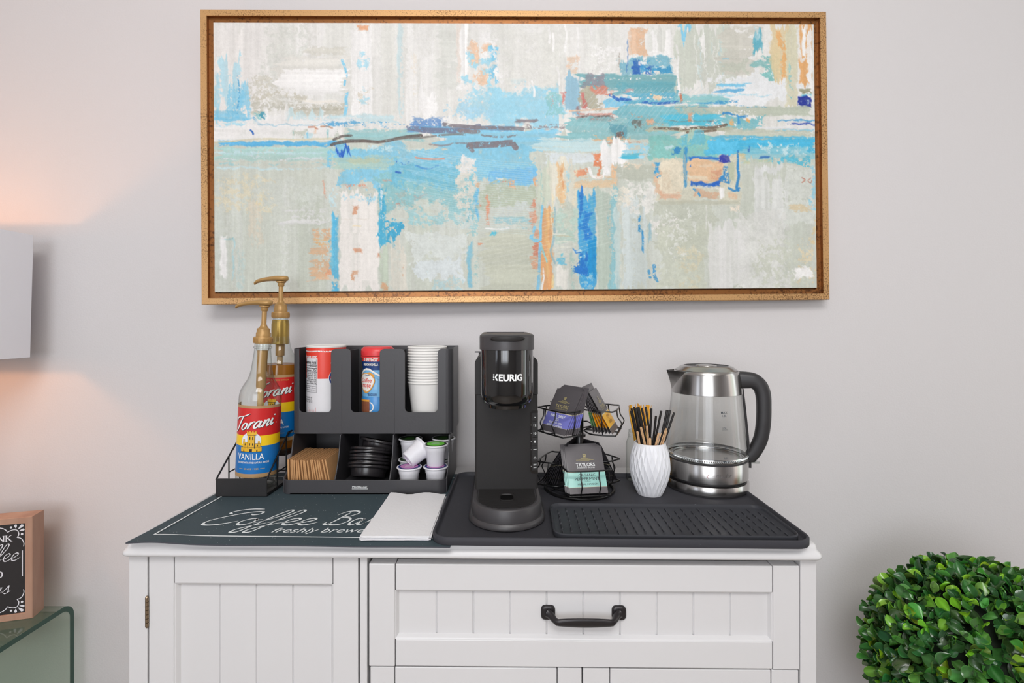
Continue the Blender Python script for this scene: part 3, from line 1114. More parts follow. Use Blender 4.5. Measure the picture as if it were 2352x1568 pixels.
st(1208, 545, 1230, 585, (206, 130, 104), 'i', .15, .98, 6)
st(1206, 580, 1226, 620, (222, 160, 124), 'i', .2, .95, 8)
st(1230, 470, 1262, 670, (226, 166, 112), 'v', .1, 1, 10)
st(1242, 480, 1256, 640, (232, 190, 132), 'v', .3, .9, 12)
st(1256, 440, 1264, 560, (240, 226, 190), 'v', .2, .95, 12)
st(1226, 460, 1234, 560, (188, 198, 186), 'v', .12, .95, 12)
ln([(1236, 470), (1234, 520), (1232, 545)], 6, SKY, .95, .1)
ln([(1218, 520), (1210, 545), (1224, 548)], 8, SKY, .95, .1)
ln([(1232, 555), (1230, 600), (1226, 665)], 7, (130, 196, 228), .95, .08)
ln([(1234, 560), (1240, 580), (1244, 596)], 4, AQUA, .95, .1)
ln([(1236, 610), (1237, 640), (1234, 664)], 4, WHT, .95, .1)
ln([(1266, 475), (1262, 545), (1256, 575), (1266, 600)], 5, (150, 186, 196), .9, .15)
st(1264, 470, 1320, 555, (184, 208, 196), 'i', .2, .95, 10)
st(1280, 462, 1310, 520, (200, 206, 192), 'i', .35, .9, 10)
st(1278, 536, 1310, 542, ORG, 'h', .45, .7, 6)
for y in (528, 548, 562, 574, 588):
    st(1266, y, 1300, y + 8, (226, 226, 212), 'h', .25, .9, 7)
st(1268, 585, 1290, 605, (104, 190, 220), 'i', .25, .95, 5)
st(1276, 578, 1284, 590, CYA, 'i', .25, .95, 3)
st(1264, 612, 1298, 666, (226, 224, 216), 'v', .08, 1, 6)
st(1254, 625, 1264, 660, YEL, 'v', .3, .9, 8)
st(1298, 560, 1312, 666, (172, 198, 190), 'v', .2, .9, 10)
# the strong blue vertical
st(1318, 440, 1362, 660, (66, 166, 222), 'v', .08, 1, 8)
st(1320, 425, 1332, 500, (38, 120, 204), 'v', .22, 1, 12)
st(1322, 480, 1350, 550, (34, 128, 210), 'i', .18, .98, 8)
st(1310, 560, 1352, 625, (28, 118, 206), 'i', .28, .98, 10)
st(1338, 540, 1364, 640, (24, 150, 214), 'v', .1, .98, 8)
st(1345, 430, 1360, 520, (96, 180, 214), 'v', .25, .95, 12)
st(1306, 555, 1330, 610, PALE, 'i', .66, .95, 8)
st(1320, 622, 1356, 665, (150, 200, 220), 'i', .45, .9, 8)
st(1360, 425, 1398, 668, (182, 196, 184), 'v', .05, 1, 8)
st(1388, 430, 1412, 668, (140, 194, 204), 'v', .28, .9, 12)
st(1400, 480, 1420, 668, (196, 214, 212), 'v', .3, .9, 12)
# pale textured field right of the blue vertical
st(1420, 440, 1480, 668, (208, 218, 218), 'v', .25, .9, 12)
st(1424, 408, 1520, 475, (230, 229, 224), 'i', .4, .95, 14)
st(1398, 425, 1440, 470, (226, 220, 206), 'i', .5, .85, 10)
st(1420, 370, 1500, 412, (192, 196, 182), 'h', .15, .95, 10)
st(1428, 365, 1470, 380, (228, 212, 190), 'i', .45, .85, 6)
st(1495, 455, 1640, 560, (196, 200, 186), 'i', .1, .9, 14)
st(1485, 505, 1560, 545, (228, 226, 222), 'i', .5, .95, 10)
st(1500, 520, 1620, 668, (202, 206, 190), 'i', .2, .8, 14)
st(1520, 470, 1600, 600, (224, 226, 220), 'i', .66, .9, 14)
st(1550, 560, 1610, 660, (214, 208, 182), 'i', .5, .8, 14)
st(1457, 492, 1468, 530, (36, 138, 200), 'i', .42, .98, 3)
st(1464, 525, 1473, 580, (42, 140, 204), 'v', .38, .98, 5)
st(1478, 515, 1490, 560, (150, 190, 204), 'v', .4, .9, 8)
ln([(1492, 605), (1494, 630), (1501, 642)], 7, (62, 148, 204), .9, .4)
ln([(1482, 620), (1486, 635)], 6, (62, 148, 204), .8, .4)
# the framed ochre block
st(1495, 355, 1700, 460, (208, 206, 188), 'i', .05, .95, 8)
st(1495, 372, 1540, 448, (220, 186, 156), 'i', .25, .9, 8)
st(1500, 430, 1560, 452, (222, 180, 152), 'i', .3, .9, 6)
st(1512, 360, 1568, 435, (228, 218, 196), 'i', .12, .95, 8)
st(1496, 362, 1514, 402, (70, 158, 208), 'i', .38, .98, 6)
st(1536, 330, 1568, 352, (48, 136, 196), 'i', .3, .95, 7)
st(1518, 330, 1545, 345, PALE, 'i', .3, .9, 7)
st(1563, 330, 1576, 430, (56, 146, 206), 'v', .28, .98, 6)
st(1566, 352, 1572, 410, (214, 200, 170), 'v', .25, .95, 5)
st(1574, 352, 1588, 382, (36, 110, 200), 'i', .22, 1, 5)
st(1584, 354, 1650, 366, (50, 120, 204), 'h', .2, 1, 6)
st(1578, 364, 1656, 420, (224, 188, 152), 'i', .05, 1, 7)
st(1600, 372, 1640, 386, (236, 216, 190), 'h', .35, .9, 7)
st(1580, 398, 1630, 412, (236, 226, 204), 'h', .35, .9, 6)
st(1625, 385, 1655, 415, (220, 164, 136), 'i', .35, .9, 6)
st(1645, 350, 1676, 374, (52, 62, 168), 'i', .15, 1, 5)
st(1650, 374, 1672, 420, (50, 138, 206), 'i', .28, .98, 5)
st(1582, 412, 1656, 427, (34, 100, 196), 'i', .2, 1, 5)
st(1590, 424, 1650, 432, (236, 236, 232), 'i', .42, .95, 4)
st(1590, 432, 1650, 452, (214, 176, 148), 'i', .15, .95, 5)
ln([(1590, 432), (1600, 440), (1604, 446)], 5, (62, 150, 206), .9, .2)
st(1646, 425, 1662, 455, WHT, 'v', .2, 1, 4)
ln([(1691, 345), (1693, 390), (1690, 425), (1694, 434)], 6, (48, 136, 204), .95, .2)
ln([(1668, 430), (1682, 436), (1693, 430)], 5, (56, 140, 204), .95, .2)
st(1668, 365, 1688, 415, (188, 196, 172), 'v', .15, .95, 6)
st(1665, 438, 1696, 456, (226, 196, 166), 'i', .2, .95, 4)
st(1505, 455, 1700, 468, (196, 196, 178), 'h', .05, .95, 5)
st(1575, 466, 1700, 470, (236, 226, 206), 'h', .35, .9, 4)
st(1672, 470, 1698, 488, (236, 224, 208), 'i', .25, .9, 5)
ln([(1618, 470), (1616, 520)], 3, (230, 230, 226), .8, .2)
# lower right whites
st(1700, 372, 1810, 480, SAGE, 'v', .1, .9, 12)
st(1728, 374, 1800, 395, (224, 226, 226), 'v', .15, .95, 10)
st(1725, 395, 1812, 520, (220, 222, 220), 'v', .2, .9, 16)
st(1620, 510, 1720, 668, (226, 226, 224), 'v', .04, 1, 8, 6)
st(1690, 490, 1810, 668, (220, 221, 217), 'i', .1, .9, 14)
st(1740, 560, 1860, 660, (202, 206, 192), 'i', .5, .8, 16)
st(1800, 380, 1876, 520, (212, 216, 210), 'i', .2, .85, 12)
st(1860, 380, 1876, 480, (150, 204, 222), 'i', .5, .9, 6)
st(1820, 465, 1876, 490, (214, 196, 160), 'h', .5, .8, 10)
st(1835, 545, 1876, 660, (222, 208, 176), 'i', .6, .8, 10)
st(1820, 610, 1870, 640, WHT, 'i', .35, .95, 8)
st(1862, 500, 1876, 560, (224, 204, 160), 'i', .5, .9, 6)
ln([(1843, 405), (1850, 410), (1843, 416)], 2.5, (190, 120, 100), .8, 0, .5)
ln([(1863, 406), (1857, 412), (1863, 417), (1866, 411)], 2.5, (190, 120, 100), .8, 0, .5)
# lower left: sage field, white column, rust edge
st(500, 400, 620, 480, (222, 212, 184), 'i', .5, .7, 16)
st(580, 440, 612, 465, (230, 214, 172), 'i', .4, .8, 8)
st(580, 415, 740, 470, (204, 209, 202), 'i', .4, .7, 16)
st(640, 470, 740, 510, (222, 222, 222), 'h', .35, .85, 14)
st(566, 460, 600, 560, (216, 206, 188), 'v', .45, .7, 16)
st(640, 420, 662, 660, (218, 220, 216), 'v', .5, .7, 16)
st(500, 545, 520, 640, WHT, 'v', .08, 1, 8)
st(498, 535, 528, 545, (124, 186, 200), 'h', .35, .9, 6)
st(528, 545, 536, 640, (160, 204, 214), 'v', .4, .8, 10)
st(540, 560, 560, 660, (186, 208, 206), 'v', .4, .7, 12)
st(705, 515, 752, 640, (218, 178, 142), 'h', .4, .9, 8)
st(715, 540, 750, 560, ORG, 'h', .45, .8, 8)
st(735, 405, 744, 450, (214, 158, 134), 'i', .4, .9, 4)
st(740, 600, 770, 632, (224, 164, 128), 'i', .35, .95, 6)
st(752, 425, 768, 475, PALE, 'i', .45, .9, 6)
st(753, 478, 772, 640, (92, 184, 222), 'v', .12, 1, 8)
st(745, 540, 762, 610, (110, 192, 220), 'i', .45, .9, 6)
st(755, 640, 772, 668, (80, 176, 218), 'i', .25, .95, 5)
st(770, 430, 865, 668, (234, 230, 225), 'v', .04, 1, 10, 8)
st(775, 415, 832, 427, (216, 148, 122), 'h', .3, .95, 7)
st(780, 440, 850, 458, SKY2, 'i', .55, .9, 7)
st(838, 440, 846, 470, BLU, 'i', .4, .9, 4)
st(800, 462, 815, 486, (206, 150, 118), 'i', .25, .9, 4)
st(805, 566, 822, 580, (212, 150, 116), 'i', .3, .9, 4)
st(794, 610, 812, 638, (214, 160, 122), 'i', .35, .9, 5)
st(856, 568, 866, 584, (216, 150, 116), 'i', .3, .9, 4)
st(806, 510, 830, 516, YEL, 'h', .3, .8, 5)
st(778, 492, 850, 500, (214, 206, 196), 'h', .5, .7, 8)
st(860, 420, 880, 560, (72, 172, 208), 'v', .28, .98, 10)
st(868, 500, 910, 555, (56, 164, 204), 'i', .2, .95, 12)
st(864, 425, 884, 490, WHT, 'v', .5, .8, 10)
st(872, 405, 896, 412, (224, 160, 136), 'h', .35, .9, 5)
st(895, 420, 930, 470, (170, 180, 174), 'i', .55, .7, 10)
st(940, 440, 975, 452, (180, 172, 170), 'i', .5, .7, 8)
st(895, 455, 910, 470, (190, 150, 140), 'i', .5, .8, 5)
st(862, 560, 885, 668, (192, 204, 186), 'v', .2, .95, 10)
st(885, 550, 925, 668, (222, 218, 206), 'v', .3, .9, 12)
st(912, 585, 920, 625, (222, 164, 124), 'v', .4, .9, 6)
st(868, 640, 884, 664, (214, 164, 126), 'i', .4, .9, 6)
st(930, 530, 1065, 600, (214, 220, 216), 'i', .15, .95, 16, 10, 8)
st(950, 580, 1060, 640, (214, 222, 224), 'i', .15, .9, 14)
st(980, 625, 1060, 664, (176, 206, 210), 'i', .4, .8, 14)
st(1062, 560, 1078, 668, (132, 194, 216), 'v', .15, .95, 10)
st(1075, 570, 1092, 640, AQUA, 'v', .5, .8, 12)
st(1040, 365, 1080, 480, (222, 216, 204), 'i', .35, .98, 9)
st(1050, 352, 1082, 388, (234, 230, 226), 'i', .12, 1, 7)
st(1040, 470, 1076, 520, (208, 216, 212), 'i', .4, .85, 10)
st(1080, 430, 1092, 500, (98, 186, 232), 'v', .2, .95, 8)
st(1090, 415, 1220, 470, (180, 190, 168), 'i', .25, .9, 12)
st(1130, 460, 1215, 490, (206, 212, 208), 'i', .4, .85, 10)
st(1130, 488, 1215, 524, (150, 196, 204), 'h', .45, .85, 12)
st(1095, 524, 1218, 668, (198, 201, 184), 'h', .06, .98, 10)
st(1104, 445, 1116, 515, (222, 148, 116), 'i', .4, .95, 4)
st(1086, 402, 1098, 430, (222, 170, 130), 'i', .4, .85, 5)
st(1160, 402, 1180, 430, (224, 170, 128), 'i', .35, .9, 6)
st(1130, 400, 1150, 408, WHT, 'i', .4, .95, 4)
st(1140, 412, 1160, 420, (226, 130, 108), 'i', .4, .9, 4)
st(1085, 550, 1100, 560, (232, 150, 112), 'i', .2, .95, 4)
st(1112, 524, 1132, 538, CYA, 'i', .3, .9, 5)
ln([(1108, 522), (1140, 524), (1160, 520)], 3, WHT, .95, .1)
ln([(950, 356), (985, 360), (1012, 358)], 4, (228, 150, 126), .85, .25)
st(1090, 460, 1100, 470, RUST, 'i', .4, .9, 4)
# fine combed scratches
for k in range(34):
    y = 330 + k * 5
    ln([(900 + (k * 13) % 60, y), (1060, y + 26), (1215, y + 40)], 1.6, (206, 226, 230), .38, .2, .6)
for k in range(22):
    x = 1290 + k * 12
    ln([(x, 285 + (k % 3) * 6), (x + 45, 235), (x + 85, 195)], 1.5, (196, 208, 212), .42, .2, .6)
for k in range(14):
    y = 455 + k * 9
    ln([(1090, y + 60), (1220, y + 30), (1400, y - 22)], 1.4, (226, 228, 222), .3, .3, .6)
# weave and bristle texture, then clip
ART += ((NV[2] - 0.5) * 2.5 + (NH[2] - 0.5) * 2.5 + (NI[1] - 0.5) * 8)[:, :, None]
ART *= 0.955
ART += (rng.random((GH, GW, 1)) - 0.5) * 7
ART = np.clip(ART, 0, 255) / 255.0
LIN = np.where(ART <= 0.04045, ART / 12.92, ((ART + 0.055) / 1.055) ** 2.4)


def canvas_mesh():
    w2, h2 = W2 - CI, H2 - CI
    xs = np.linspace(-w2, w2, GW)
    zs = np.linspace(h2, -h2, GH)
    gx, gz = np.meshgrid(xs, zs)
    lum = ART.mean(2)
    rel = (NV[2] + NH[2] + NI[1]) / 3
    gy = 0.004 - 0.0005 * rel
    co_ = np.stack([gx, gy, gz], 2).reshape(-1, 3)
    idx = np.arange(GW * GH).reshape(GH, GW)
    quads = np.stack([idx[:-1, :-1], idx[1:, :-1], idx[1:, 1:], idx[:-1, 1:]], 2).reshape(-1, 4)
    me = bpy.data.meshes.new('canvas')
    me.vertices.add(len(co_))
    me.vertices.foreach_set('co', co_.ravel().astype(np.float32))
    me.loops.add(quads.size)
    me.loops.foreach_set('vertex_index', quads.ravel().astype(np.int32))
    me.polygons.add(len(quads))
    me.polygons.foreach_set('loop_start', np.arange(0, quads.size, 4, dtype=np.int32))
    at_ = me.color_attributes.new('paint', 'FLOAT_COLOR', 'POINT')
    rgba = np.ones((GH * GW, 4), np.float32)
    rgba[:, :3] = LIN.reshape(-1, 3)
    at_.data.foreach_set('color', rgba.ravel())
    me.polygons.foreach_set('use_smooth', np.ones(len(quads), bool))
    me.update(calc_edges=True)
    me.validate()
    return me


M_paint = pm('canvas_paint', (220, 220, 215), 0.55, spec=0.3)
nt = M_paint.node_tree
ca = nt.nodes.new('ShaderNodeVertexColor')
ca.layer_name = 'paint'
nt.links.new(ca.outputs['Color'], nt.nodes['Principled BSDF'].inputs['Base Color'])
cm_ = canvas_mesh()
cm_.materials.append(M_paint)
cv = bpy.data.objects.new('canvas', cm_)
C.objects.link(cv)
cv.parent = pt
e = MB()
w2, h2 = W2 - CI, H2 - CI
ring = lambda y: [(-w2, y, -h2), (w2, y, -h2), (w2, y, h2), (-w2, y, h2)]
e.loft([ring(0.0042), ring(0.0205)], cap1=True)
e.build('canvas_edge', M_canvas_edge, pt)

# ------------------------------------------------------------------ the white cabinet
CAB = (-0.068, 0.7903, 0.0)
CR = -0.0120
cab = thing('sideboard_cabinet', 'white panelled sideboard cabinet carrying the coffee things', 'cabinet', CAB, CR)


def lxz(px, py, y=0.014):
    D = 0.8043
    for _ in range(4):
        x = (px - 1176) * D / F + 0.068
        D = 0.7903 + y - 0.012 * x
    return x, ZC - (py - HZ) * D / F


def lx(px):
    return lxz(px, 1400)[0]


def lz(py, px=1340):
    return lxz(px, py)[1]


CT = 0.90
WB = 0.5587
# countertop with ogee edge
ct = MB()
prof = [(0.876, 0.013), (0.8765, 0.003), (0.8785, 0.0005), (0.8815, 0.0), (0.8845, 0.001), (0.8875, 0.0035), (0.8895, 0.0055), (0.8915, 0.0062), (0.8945, 0.0066), (0.8975, 0.0076), (0.8992, 0.0095), (0.90, 0.0125)]
ct.loft([[(x, y, z) for x, y in rrect(-WB + i, WB - i, i, 0.425, 0.012 - i * 0.5, 4)] for z, i in prof], cap0=True, cap1=True)
ct.build('countertop', M_white, cab, smooth=50)
# carcass
BX = 0.5533
ca_ = MB()
yb = 0.014
zt = 0.876
post = lx(338) + BX
ca_.box(-BX, -BX + post, yb, 0.42, 0.06, zt)                       # left post + side
ca_.box(lx(1838), BX, yb, 0.42, 0.06, zt)
ca_.box(lx(826), lx(843), yb, 0.40, 0.06, zt)
ca_.box(-BX, BX, 0.405, 0.42, 0.06, zt)
ca_.box(-BX, BX, yb + 0.006, 0.42, 0.06, 0.1)
ca_.box(-BX + 0.02, BX - 0.02, yb + 0.03, 0.4, 0.10, 0.112)
ca_.box(-BX + 0.01, BX - 0.01, yb + 0.02, 0.03, zt - 0.012, zt)
for sx in (-1, 1):
    ca_.box(sx * (BX - 0.03) - 0.03, sx * (BX - 0.03) + 0.03, yb, yb + 0.06, 0, 0.06)
    ca_.box(sx * (BX - 0.03) - 0.03, sx * (BX - 0.03) + 0.03, 0.36, 0.42, 0, 0.06)
ca_.build('carcass', M_white, cab, bevel=0.0015)


def front(name, x0, x1, z0, z1, stile, top, bot, grooves, y=0.0145, pd=0.009, cham=0.006):
    """a framed front: two stiles, two rails, chamfered lip and a grooved board panel"""
    m = MB()
    g = 0.0006
    d = 0.020
    m.box(x0, x0 + stile, y, y + d, z0, z1)
    m.box(x1 - stile, x1, y, y + d, z0, z1)
    m.box(x0 + stile + 2 * g, x1 - stile - 2 * g, y + 0.0004, y + d, z1 - top, z1 - 0.0005)
    m.box(x0 + stile + 2 * g, x1 - stile - 2 * g, y + 0.0004, y + d, z0 + 0.0005, z0 + bot)
    o = m.build(name, M_white, cab, bevel=0.0012)
    p = MB()
    a0, a1, b0, b1 = x0 + stile, x1 - stile, z0 + bot, z1 - top
    f = lambda i, yy: [(a0 + i, yy, b0 + i), (a1 - i, yy, b0 + i), (a1 - i, yy, b1 - i), (a0 + i, yy, b1 - i)]
    p.loft([f(0, y + 0.002), f(cham * 0.35, y + 0.003), f(cham, y + pd)])
    line = [(a0 + cham * 0.6, y + pd)]
    for gx in grooves:
        line += [(gx - 0.0016, y + pd), (gx - 0.0003, y + pd + 0.0022), (gx + 0.0003, y + pd + 0.0022), (gx + 0.0016, y + pd)]
    line.append((a1 - cham * 0.6, y + pd))
    p.loft([[(u, v, b0 + cham * 0.6) for u, v in line], [(u, v, b1 - cham * 0.6) for u, v in line]], closed=False)
    p.build('board_panel', M_white, o)
    return o


ldoor = front('door', lx(341), lx(822), 0.104, zt - 0.0035, lx(398) - lx(341), zt - 0.0035 - lz(1341, 600), 0.05, [lx(497), lx(582), lx(667)])
drw = front('drawer', lx(848), lx(1835), lz(1532), lz(1296), lx(907) - lx(848), lz(1296) - lz(1357), lz(1470) - lz(1532), [lx(1001 + 85 * k) for k in range(9)], y=0.0125, cham=0.005)
for a, b, s in ((850, 1336, lx(905) - lx(850)), (1339, 1834, lx(1400) - lx(1339))):
    w = lx(b) - lx(a)
    front('door', lx(a), lx(b), 0.104, lz(1535), s, 0.044, 0.05, [lx(a) + s + (w - 2 * s) * k / 5 for k in range(1, 5)])
# dark sheet painting in the shade behind the door gaps
inn = MB()
inn.box(-BX + 0.012, BX - 0.012, 0.036, 0.038, 0.105, zt - 0.004)
inn.build('inner_panel', M_gap_shade, cab)
# hinge
hg = MB()
hx = lx(338.5)
h0, h1 = lz(1440, 338), lz(1368, 338)
n = 7
for k in range(n):
    a = h0 + 0.002 + (h1 - h0 - 0.004) * k / n
    b = h0 + 0.002 + (h1 - h0 - 0.004) * (k + 1) / n - 0.0004
    hg.lathe([(0, a), (0.0026, a + .0002), (0.0026, b - .0002), (0, b)], 12, (hx, 0.0128, 0))
hg.lathe([(0, h0 - 0.001), (0.0016, h0), (0.0026, h0 + 0.002)], 12, (hx, 0.0128, 0))
hg.lathe([(0.0026, h1 - 0.002), (0.0016, h1), (0, h1 + 0.001)], 12, (hx, 0.0128, 0))
hg.build('hinge', M_hinge, ldoor, smooth=50)
tag(bpy.data.objects['hinge'], 'aged brass hinge')
# drawer pull
hd = MB()
yp = 0.0125 + 0.009
cz = lz(1411)
xL, xR = lx(1259), lx(1423)
xm = (xL + xR) / 2
for cx in (xL, xR):
    rings = []
    for yy, s in ((yp, 1.0), (yp - 0.003, 1.0), (yp - 0.0048, 0.86), (yp - 0.0052, 0.6)):
        rings.append([(cx + u * s, yy, cz + v * s) for u, v in rrect(-0.0115, 0.0115, -0.0115, 0.0115, 0.007, 5)])
    hd.loft(rings, cap0=True, cap1=True)
path, wid = [], []
N = 36
for k in range(N + 1):
    t = -1 + 2 * k / N
    a = abs(t)
    x = xm + (xR - xL) / 2 * (math.copysign(min(1, a * 1.02) ** 0.9, t) if a > 0 else 0)
    rise = min(1.0, (1 - a) / 0.30)
    rise = rise * rise * (3 - 2 * rise)
    yy = yp - 0.004 - 0.0165 * rise
    zz = cz - 0.0058 * rise + (0.0006 * a)
    path.append((x, yy, zz))
    lens = max(0, 1 - (a / 0.84) ** 2)
    wid.append((0.0048 + 0.0042 * lens + 0.003 * max(0, (a - 0.8) / 0.2), 0.0046 - 0.0008 * lens + 0.003 * max(0, (a - 0.8) / 0.2)))
rings = []
for k, (p, w) in enumerate(zip(path, wid)):
    t = Vector(path[min(k + 1, N)]) - Vector(path[max(k - 1, 0)])
    t.normalize()
    zv = Vector((0, -0.35, 1)).normalized()
    nv = t.cross(zv).normalized()
    zv = nv.cross(t).normalized()
    rings.append([Vector(p) + zv * (w[0] * math.cos(2 * PI * q / 14)) + nv * (w[1] * math.sin(2 * PI * q / 14)) for q in range(14)])
hd.loft(rings, cap0=True, cap1=True)
tag(hd.build('handle', M_handle, drw, smooth=60), 'dark bronze bow handle')

# ------------------------------------------------------------------ mat with lettering
MT = 0.0022
M_mat = speckled('mat_rubber', (63, 76, 82), (196, 202, 204), 230, 0.24, 0.62)
M_matedge = pm('mat_backing', (62, 64, 72), 0.7, bump=(300, 0.1))
M_matline = pm('mat_print', (228, 233, 234), 0.6, bump=(500, 0.06), var=(120, 0.05))
mat_ = thing('counter_mat', 'dark slate mat printed with white coffee lettering on the counter', 'mat', (-0.609, 0.789, CT), -0.025)
MW, MD = 0.513, 0.375
mm = MB()
nx, ny = 40, 24


def mz(x, y):
    e = math.exp(-((x - 0.02) / 0.05) ** 2) * math.exp(-(y / 0.035) ** 2)
    return 0.0032 * e * (0.4 + x / 0.05) + 0.0004 * math.exp(-(y / 0.02) ** 2) * (1 + math.sin(x * 30))


top, botm = [], []
for j in range(ny + 1):
    for i in range(nx + 1):
        x, y = MW * i / nx, MD * (j / ny) ** 1.4
        top.append((x, y, MT + max(0, mz(x, y))))
        botm.append((x, y, max(0, mz(x, y)) * 0.9 + 0.0002))
q = [(j * (nx + 1) + i, j * (nx + 1) + i + 1, (j + 1) * (nx + 1) + i + 1, (j + 1) * (nx + 1) + i) for j in range(ny) for i in range(nx)]
mm.add(top, q, 0)
mm.add(botm, q, 1)
nn = len(top)
per = [i for i in range(nx + 1)] + [(j + 1) * (nx + 1) - 1 for j in range(1, ny + 1)] + [ny * (nx + 1) + i for i in range(nx - 1, -1, -1)] + [j * (nx + 1) for j in range(ny - 1, 0, -1)]
for a, b in zip(per, per[1:] + per[:1]):
    mm.f.append((a, b, nn + b, nn + a))
    mm.mi.append(1)
mm.build('mat_sheet', [M_mat, M_matedge], mat_, smooth=40)
iM = inv(mat_)


def on_mat(x, y, dz=0.0006):
    p = iM @ Vector((x, y, 0))
    return (p.x, p.y, MT + dz + max(0, mz(p.x, p.y)))


bl_ = MB()
bx, by = 0.0215, 0.029
z = MT + 0.0005
for x0, x1, y0, y1 in ((bx, MW - bx, by, by + 0.003), (bx, MW - bx, MD - by - 0.003, MD - by), (bx, bx + 0.003, by + 0.003, MD - by - 0.003), (MW - bx - 0.003, MW - bx, by + 0.003, MD - by - 0.003)):
    k = 30 if x1 - x0 > 0.1 else 1
    for a in range(k):
        xa, xb = x0 + (x1 - x0) * a / k, x0 + (x1 - x0) * (a + 1) / k
        bl_.add([(xa, y0, z + max(0, mz(xa, y0))), (xb, y0, z + max(0, mz(xb, y0))), (xb, y1, z + max(0, mz(xb, y1))), (xa, y1, z + max(0, mz(xa, y1)))], [(0, 1, 2, 3)])
bl_.build('border_line', M_matline, mat_)
lt = MB()
pen(lt, 'Coffee', -0.549, 0.8605, 0.029, 0.0026, on_mat, slant=0.22, nib=0.9, sx=1.07)
pen(lt, 'Bar', -0.3255, 0.8605, 0.029, 0.0026, on_mat, slant=0.22, nib=0.9, sx=0.78)
lt.build('title_lettering', M_matline, mat_)
lt = MB()
put_text(lt, 'freshly brewed', 0.0265, -0.3995, 0.8295, on_mat, align='LEFT', width=0.170, shear=0.3)
lt.build('tagline_lettering', M_matline, mat_)

# ------------------------------------------------------------------ silicone trays
M_sil = speckled('black_silicone', (60, 60, 65), (120, 122, 126), 150, 0.12, 0.5)
M_sil2 = speckled('black_silicone_ridged', (56, 57, 62), (130, 132, 136), 140, 0.12, 0.45)


def tray_rings(w, d, h, floor, rim, r):
    L = [(0.0005, 0), (0, 0.001), (0, h - 0.0015), (0.001, h - 0.0003), (rim * 0.5, h), (rim - 0.001, h - 0.0003), (rim, h - 0.0015), (rim + 0.001, floor + 0.002), (rim + 0.004, floor)]
    return [[(x, y, z) for x, y in rrect(i, w - i, i, d - i, max(0.004, r - i), 8)] for i, z in L]


TILT = 0.0030 / 0.6                                      # its left edge lies on the mat
tr = thing('counter_tray', 'large black rimmed tray under the coffee maker and kettle', 'tray', (-0.1285, 0.7805, CT + 0.0030), rot=(0, TILT, CR))


def tray_floor(x):
    return CT + 0.0043 + 0.0030 - TILT * (x + 0.1285)


m = MB()
m.loft(tray_rings(0.601, 0.347, 0.0125, 0.004, 0.005, 0.03), cap0=True, cap1=True)
m.build('tray_body', M_sil, tr, smooth=45)
TF = tray_floor(0.26)
t2 = thing('drying_tray', 'smaller black ridged drying tray lying inside the large tray', 'tray', (0.0665, 0.7915, tray_floor(0.0665)), rot=(0, TILT, CR))
m = MB()
w2_, d2_ = 0.3925, 0.141
m.loft(tray_rings(w2_, d2_, 0.0095, 0.003, 0.0035, 0.022), cap0=True, cap1=True)
ncol = 25
for i in range(ncol):
    x = 0.016 + (w2_ - 0.032) * i / (ncol - 1)
    off = 0.0 if i % 2 == 0 else 0.011
    y = 0.013 + off
    while y + 0.015 < d2_ - 0.010:
        m.loft([[(x - 0.0014, y, 0.0029), (x + 0.0014, y, 0.0029), (x + 0.0014, y + 0.0155, 0.0029), (x - 0.0014, y + 0.0155, 0.0029)],
                [(x - 0.0008, y + 0.001, 0.0052), (x + 0.0008, y + 0.001, 0.0052), (x + 0.0008, y + 0.0145, 0.0052), (x - 0.0008, y + 0.0145, 0.0052)]], cap1=True)
        y += 0.0222
m.build('tray_body', M_sil2, t2, smooth=35)

# ------------------------------------------------------------------ napkins
nk = None
for k in range(5):
    z = CT + MT + 0.0008 + 0.0015 * k
    lab = ['bottom white paper napkin of the stack on the dark mat', 'white paper napkin second from the bottom of the stack', 'middle white paper napkin of the stack on the mat',
           'white paper napkin second from the top of the stack', 'top white paper napkin of the stack beside the large tray'][k]
    n = MB()
    P = catmull([(-0.056, -0.1), (0.056, -0.1), (0.056, 0.1), (-0.056, 0.1)], 1, True)
    ring = rrect(-0.0555, 0.0555, -0.1, 0.1, 0.003, 3)
    N1, N2 = 10, 18
    vt, vb = [], []
    for j in range(N2 + 1):
        for i in range(N1 + 1):
            x, y = -0.0555 + 0.111 * i / N1, -0.1 + 0.2 * j / N2
            w = 0.0003 * math.sin(x * 90 + k) * math.sin(y * 40 + k * 2) + (0.0012 * math.exp(-((y - 0.1) / 0.02) ** 2) * math.sin(x * 95) if k == 4 else 0)
            vt.append((x, y + (0.0022 * math.sin(x * 80) if j == N2 else 0), 0.0013 + w))
            vb.append((x, y + (0.0022 * math.sin(x * 80) if j == N2 else 0), 0.0 + w * 0.9))
    n.add(vt, [(j * (N1 + 1) + i, j * (N1 + 1) + i + 1, (j + 1) * (N1 + 1) + i + 1, (j + 1) * (N1 + 1) + i) for j in range(N2) for i in range(N1)])
    n.add(vb, [(j * (N1 + 1) + i, j * (N1 + 1) + i + 1, (j + 1) * (N1 + 1) + i + 1, (j + 1) * (N1 + 1) + i) for j in range(N2) for i in range(N1)])
    b = len(vt)
    pr = list(range(N1 + 1)) + [(j + 1) * (N1 + 1) - 1 for j in range(1, N2 + 1)] + [N2 * (N1 + 1) + i for i in range(N1 - 1, -1, -1)] + [j * (N1 + 1) for j in range(N2 - 1, 0, -1)]
    for u, v in zip(pr, pr[1:] + pr[:1]):
        n.f.append((u, v, b + v, b + u))
        n.mi.append(0)
    o = n.build('paper_napkin', M_paper, smooth=50)
    o.location = (-0.187 + (0, 0.001, -0.001, 0.0015, 0)[k], 0.898 + (0.001, -0.002, 0.001, -0.001, 0.0)[k], z)
    o.rotation_euler = (0, 0, (-0.012, 0.012, -0.004, 0.016, 0.0)[k])
    tag(o, lab, 'napkin', 'white paper napkins stacked on the mat')

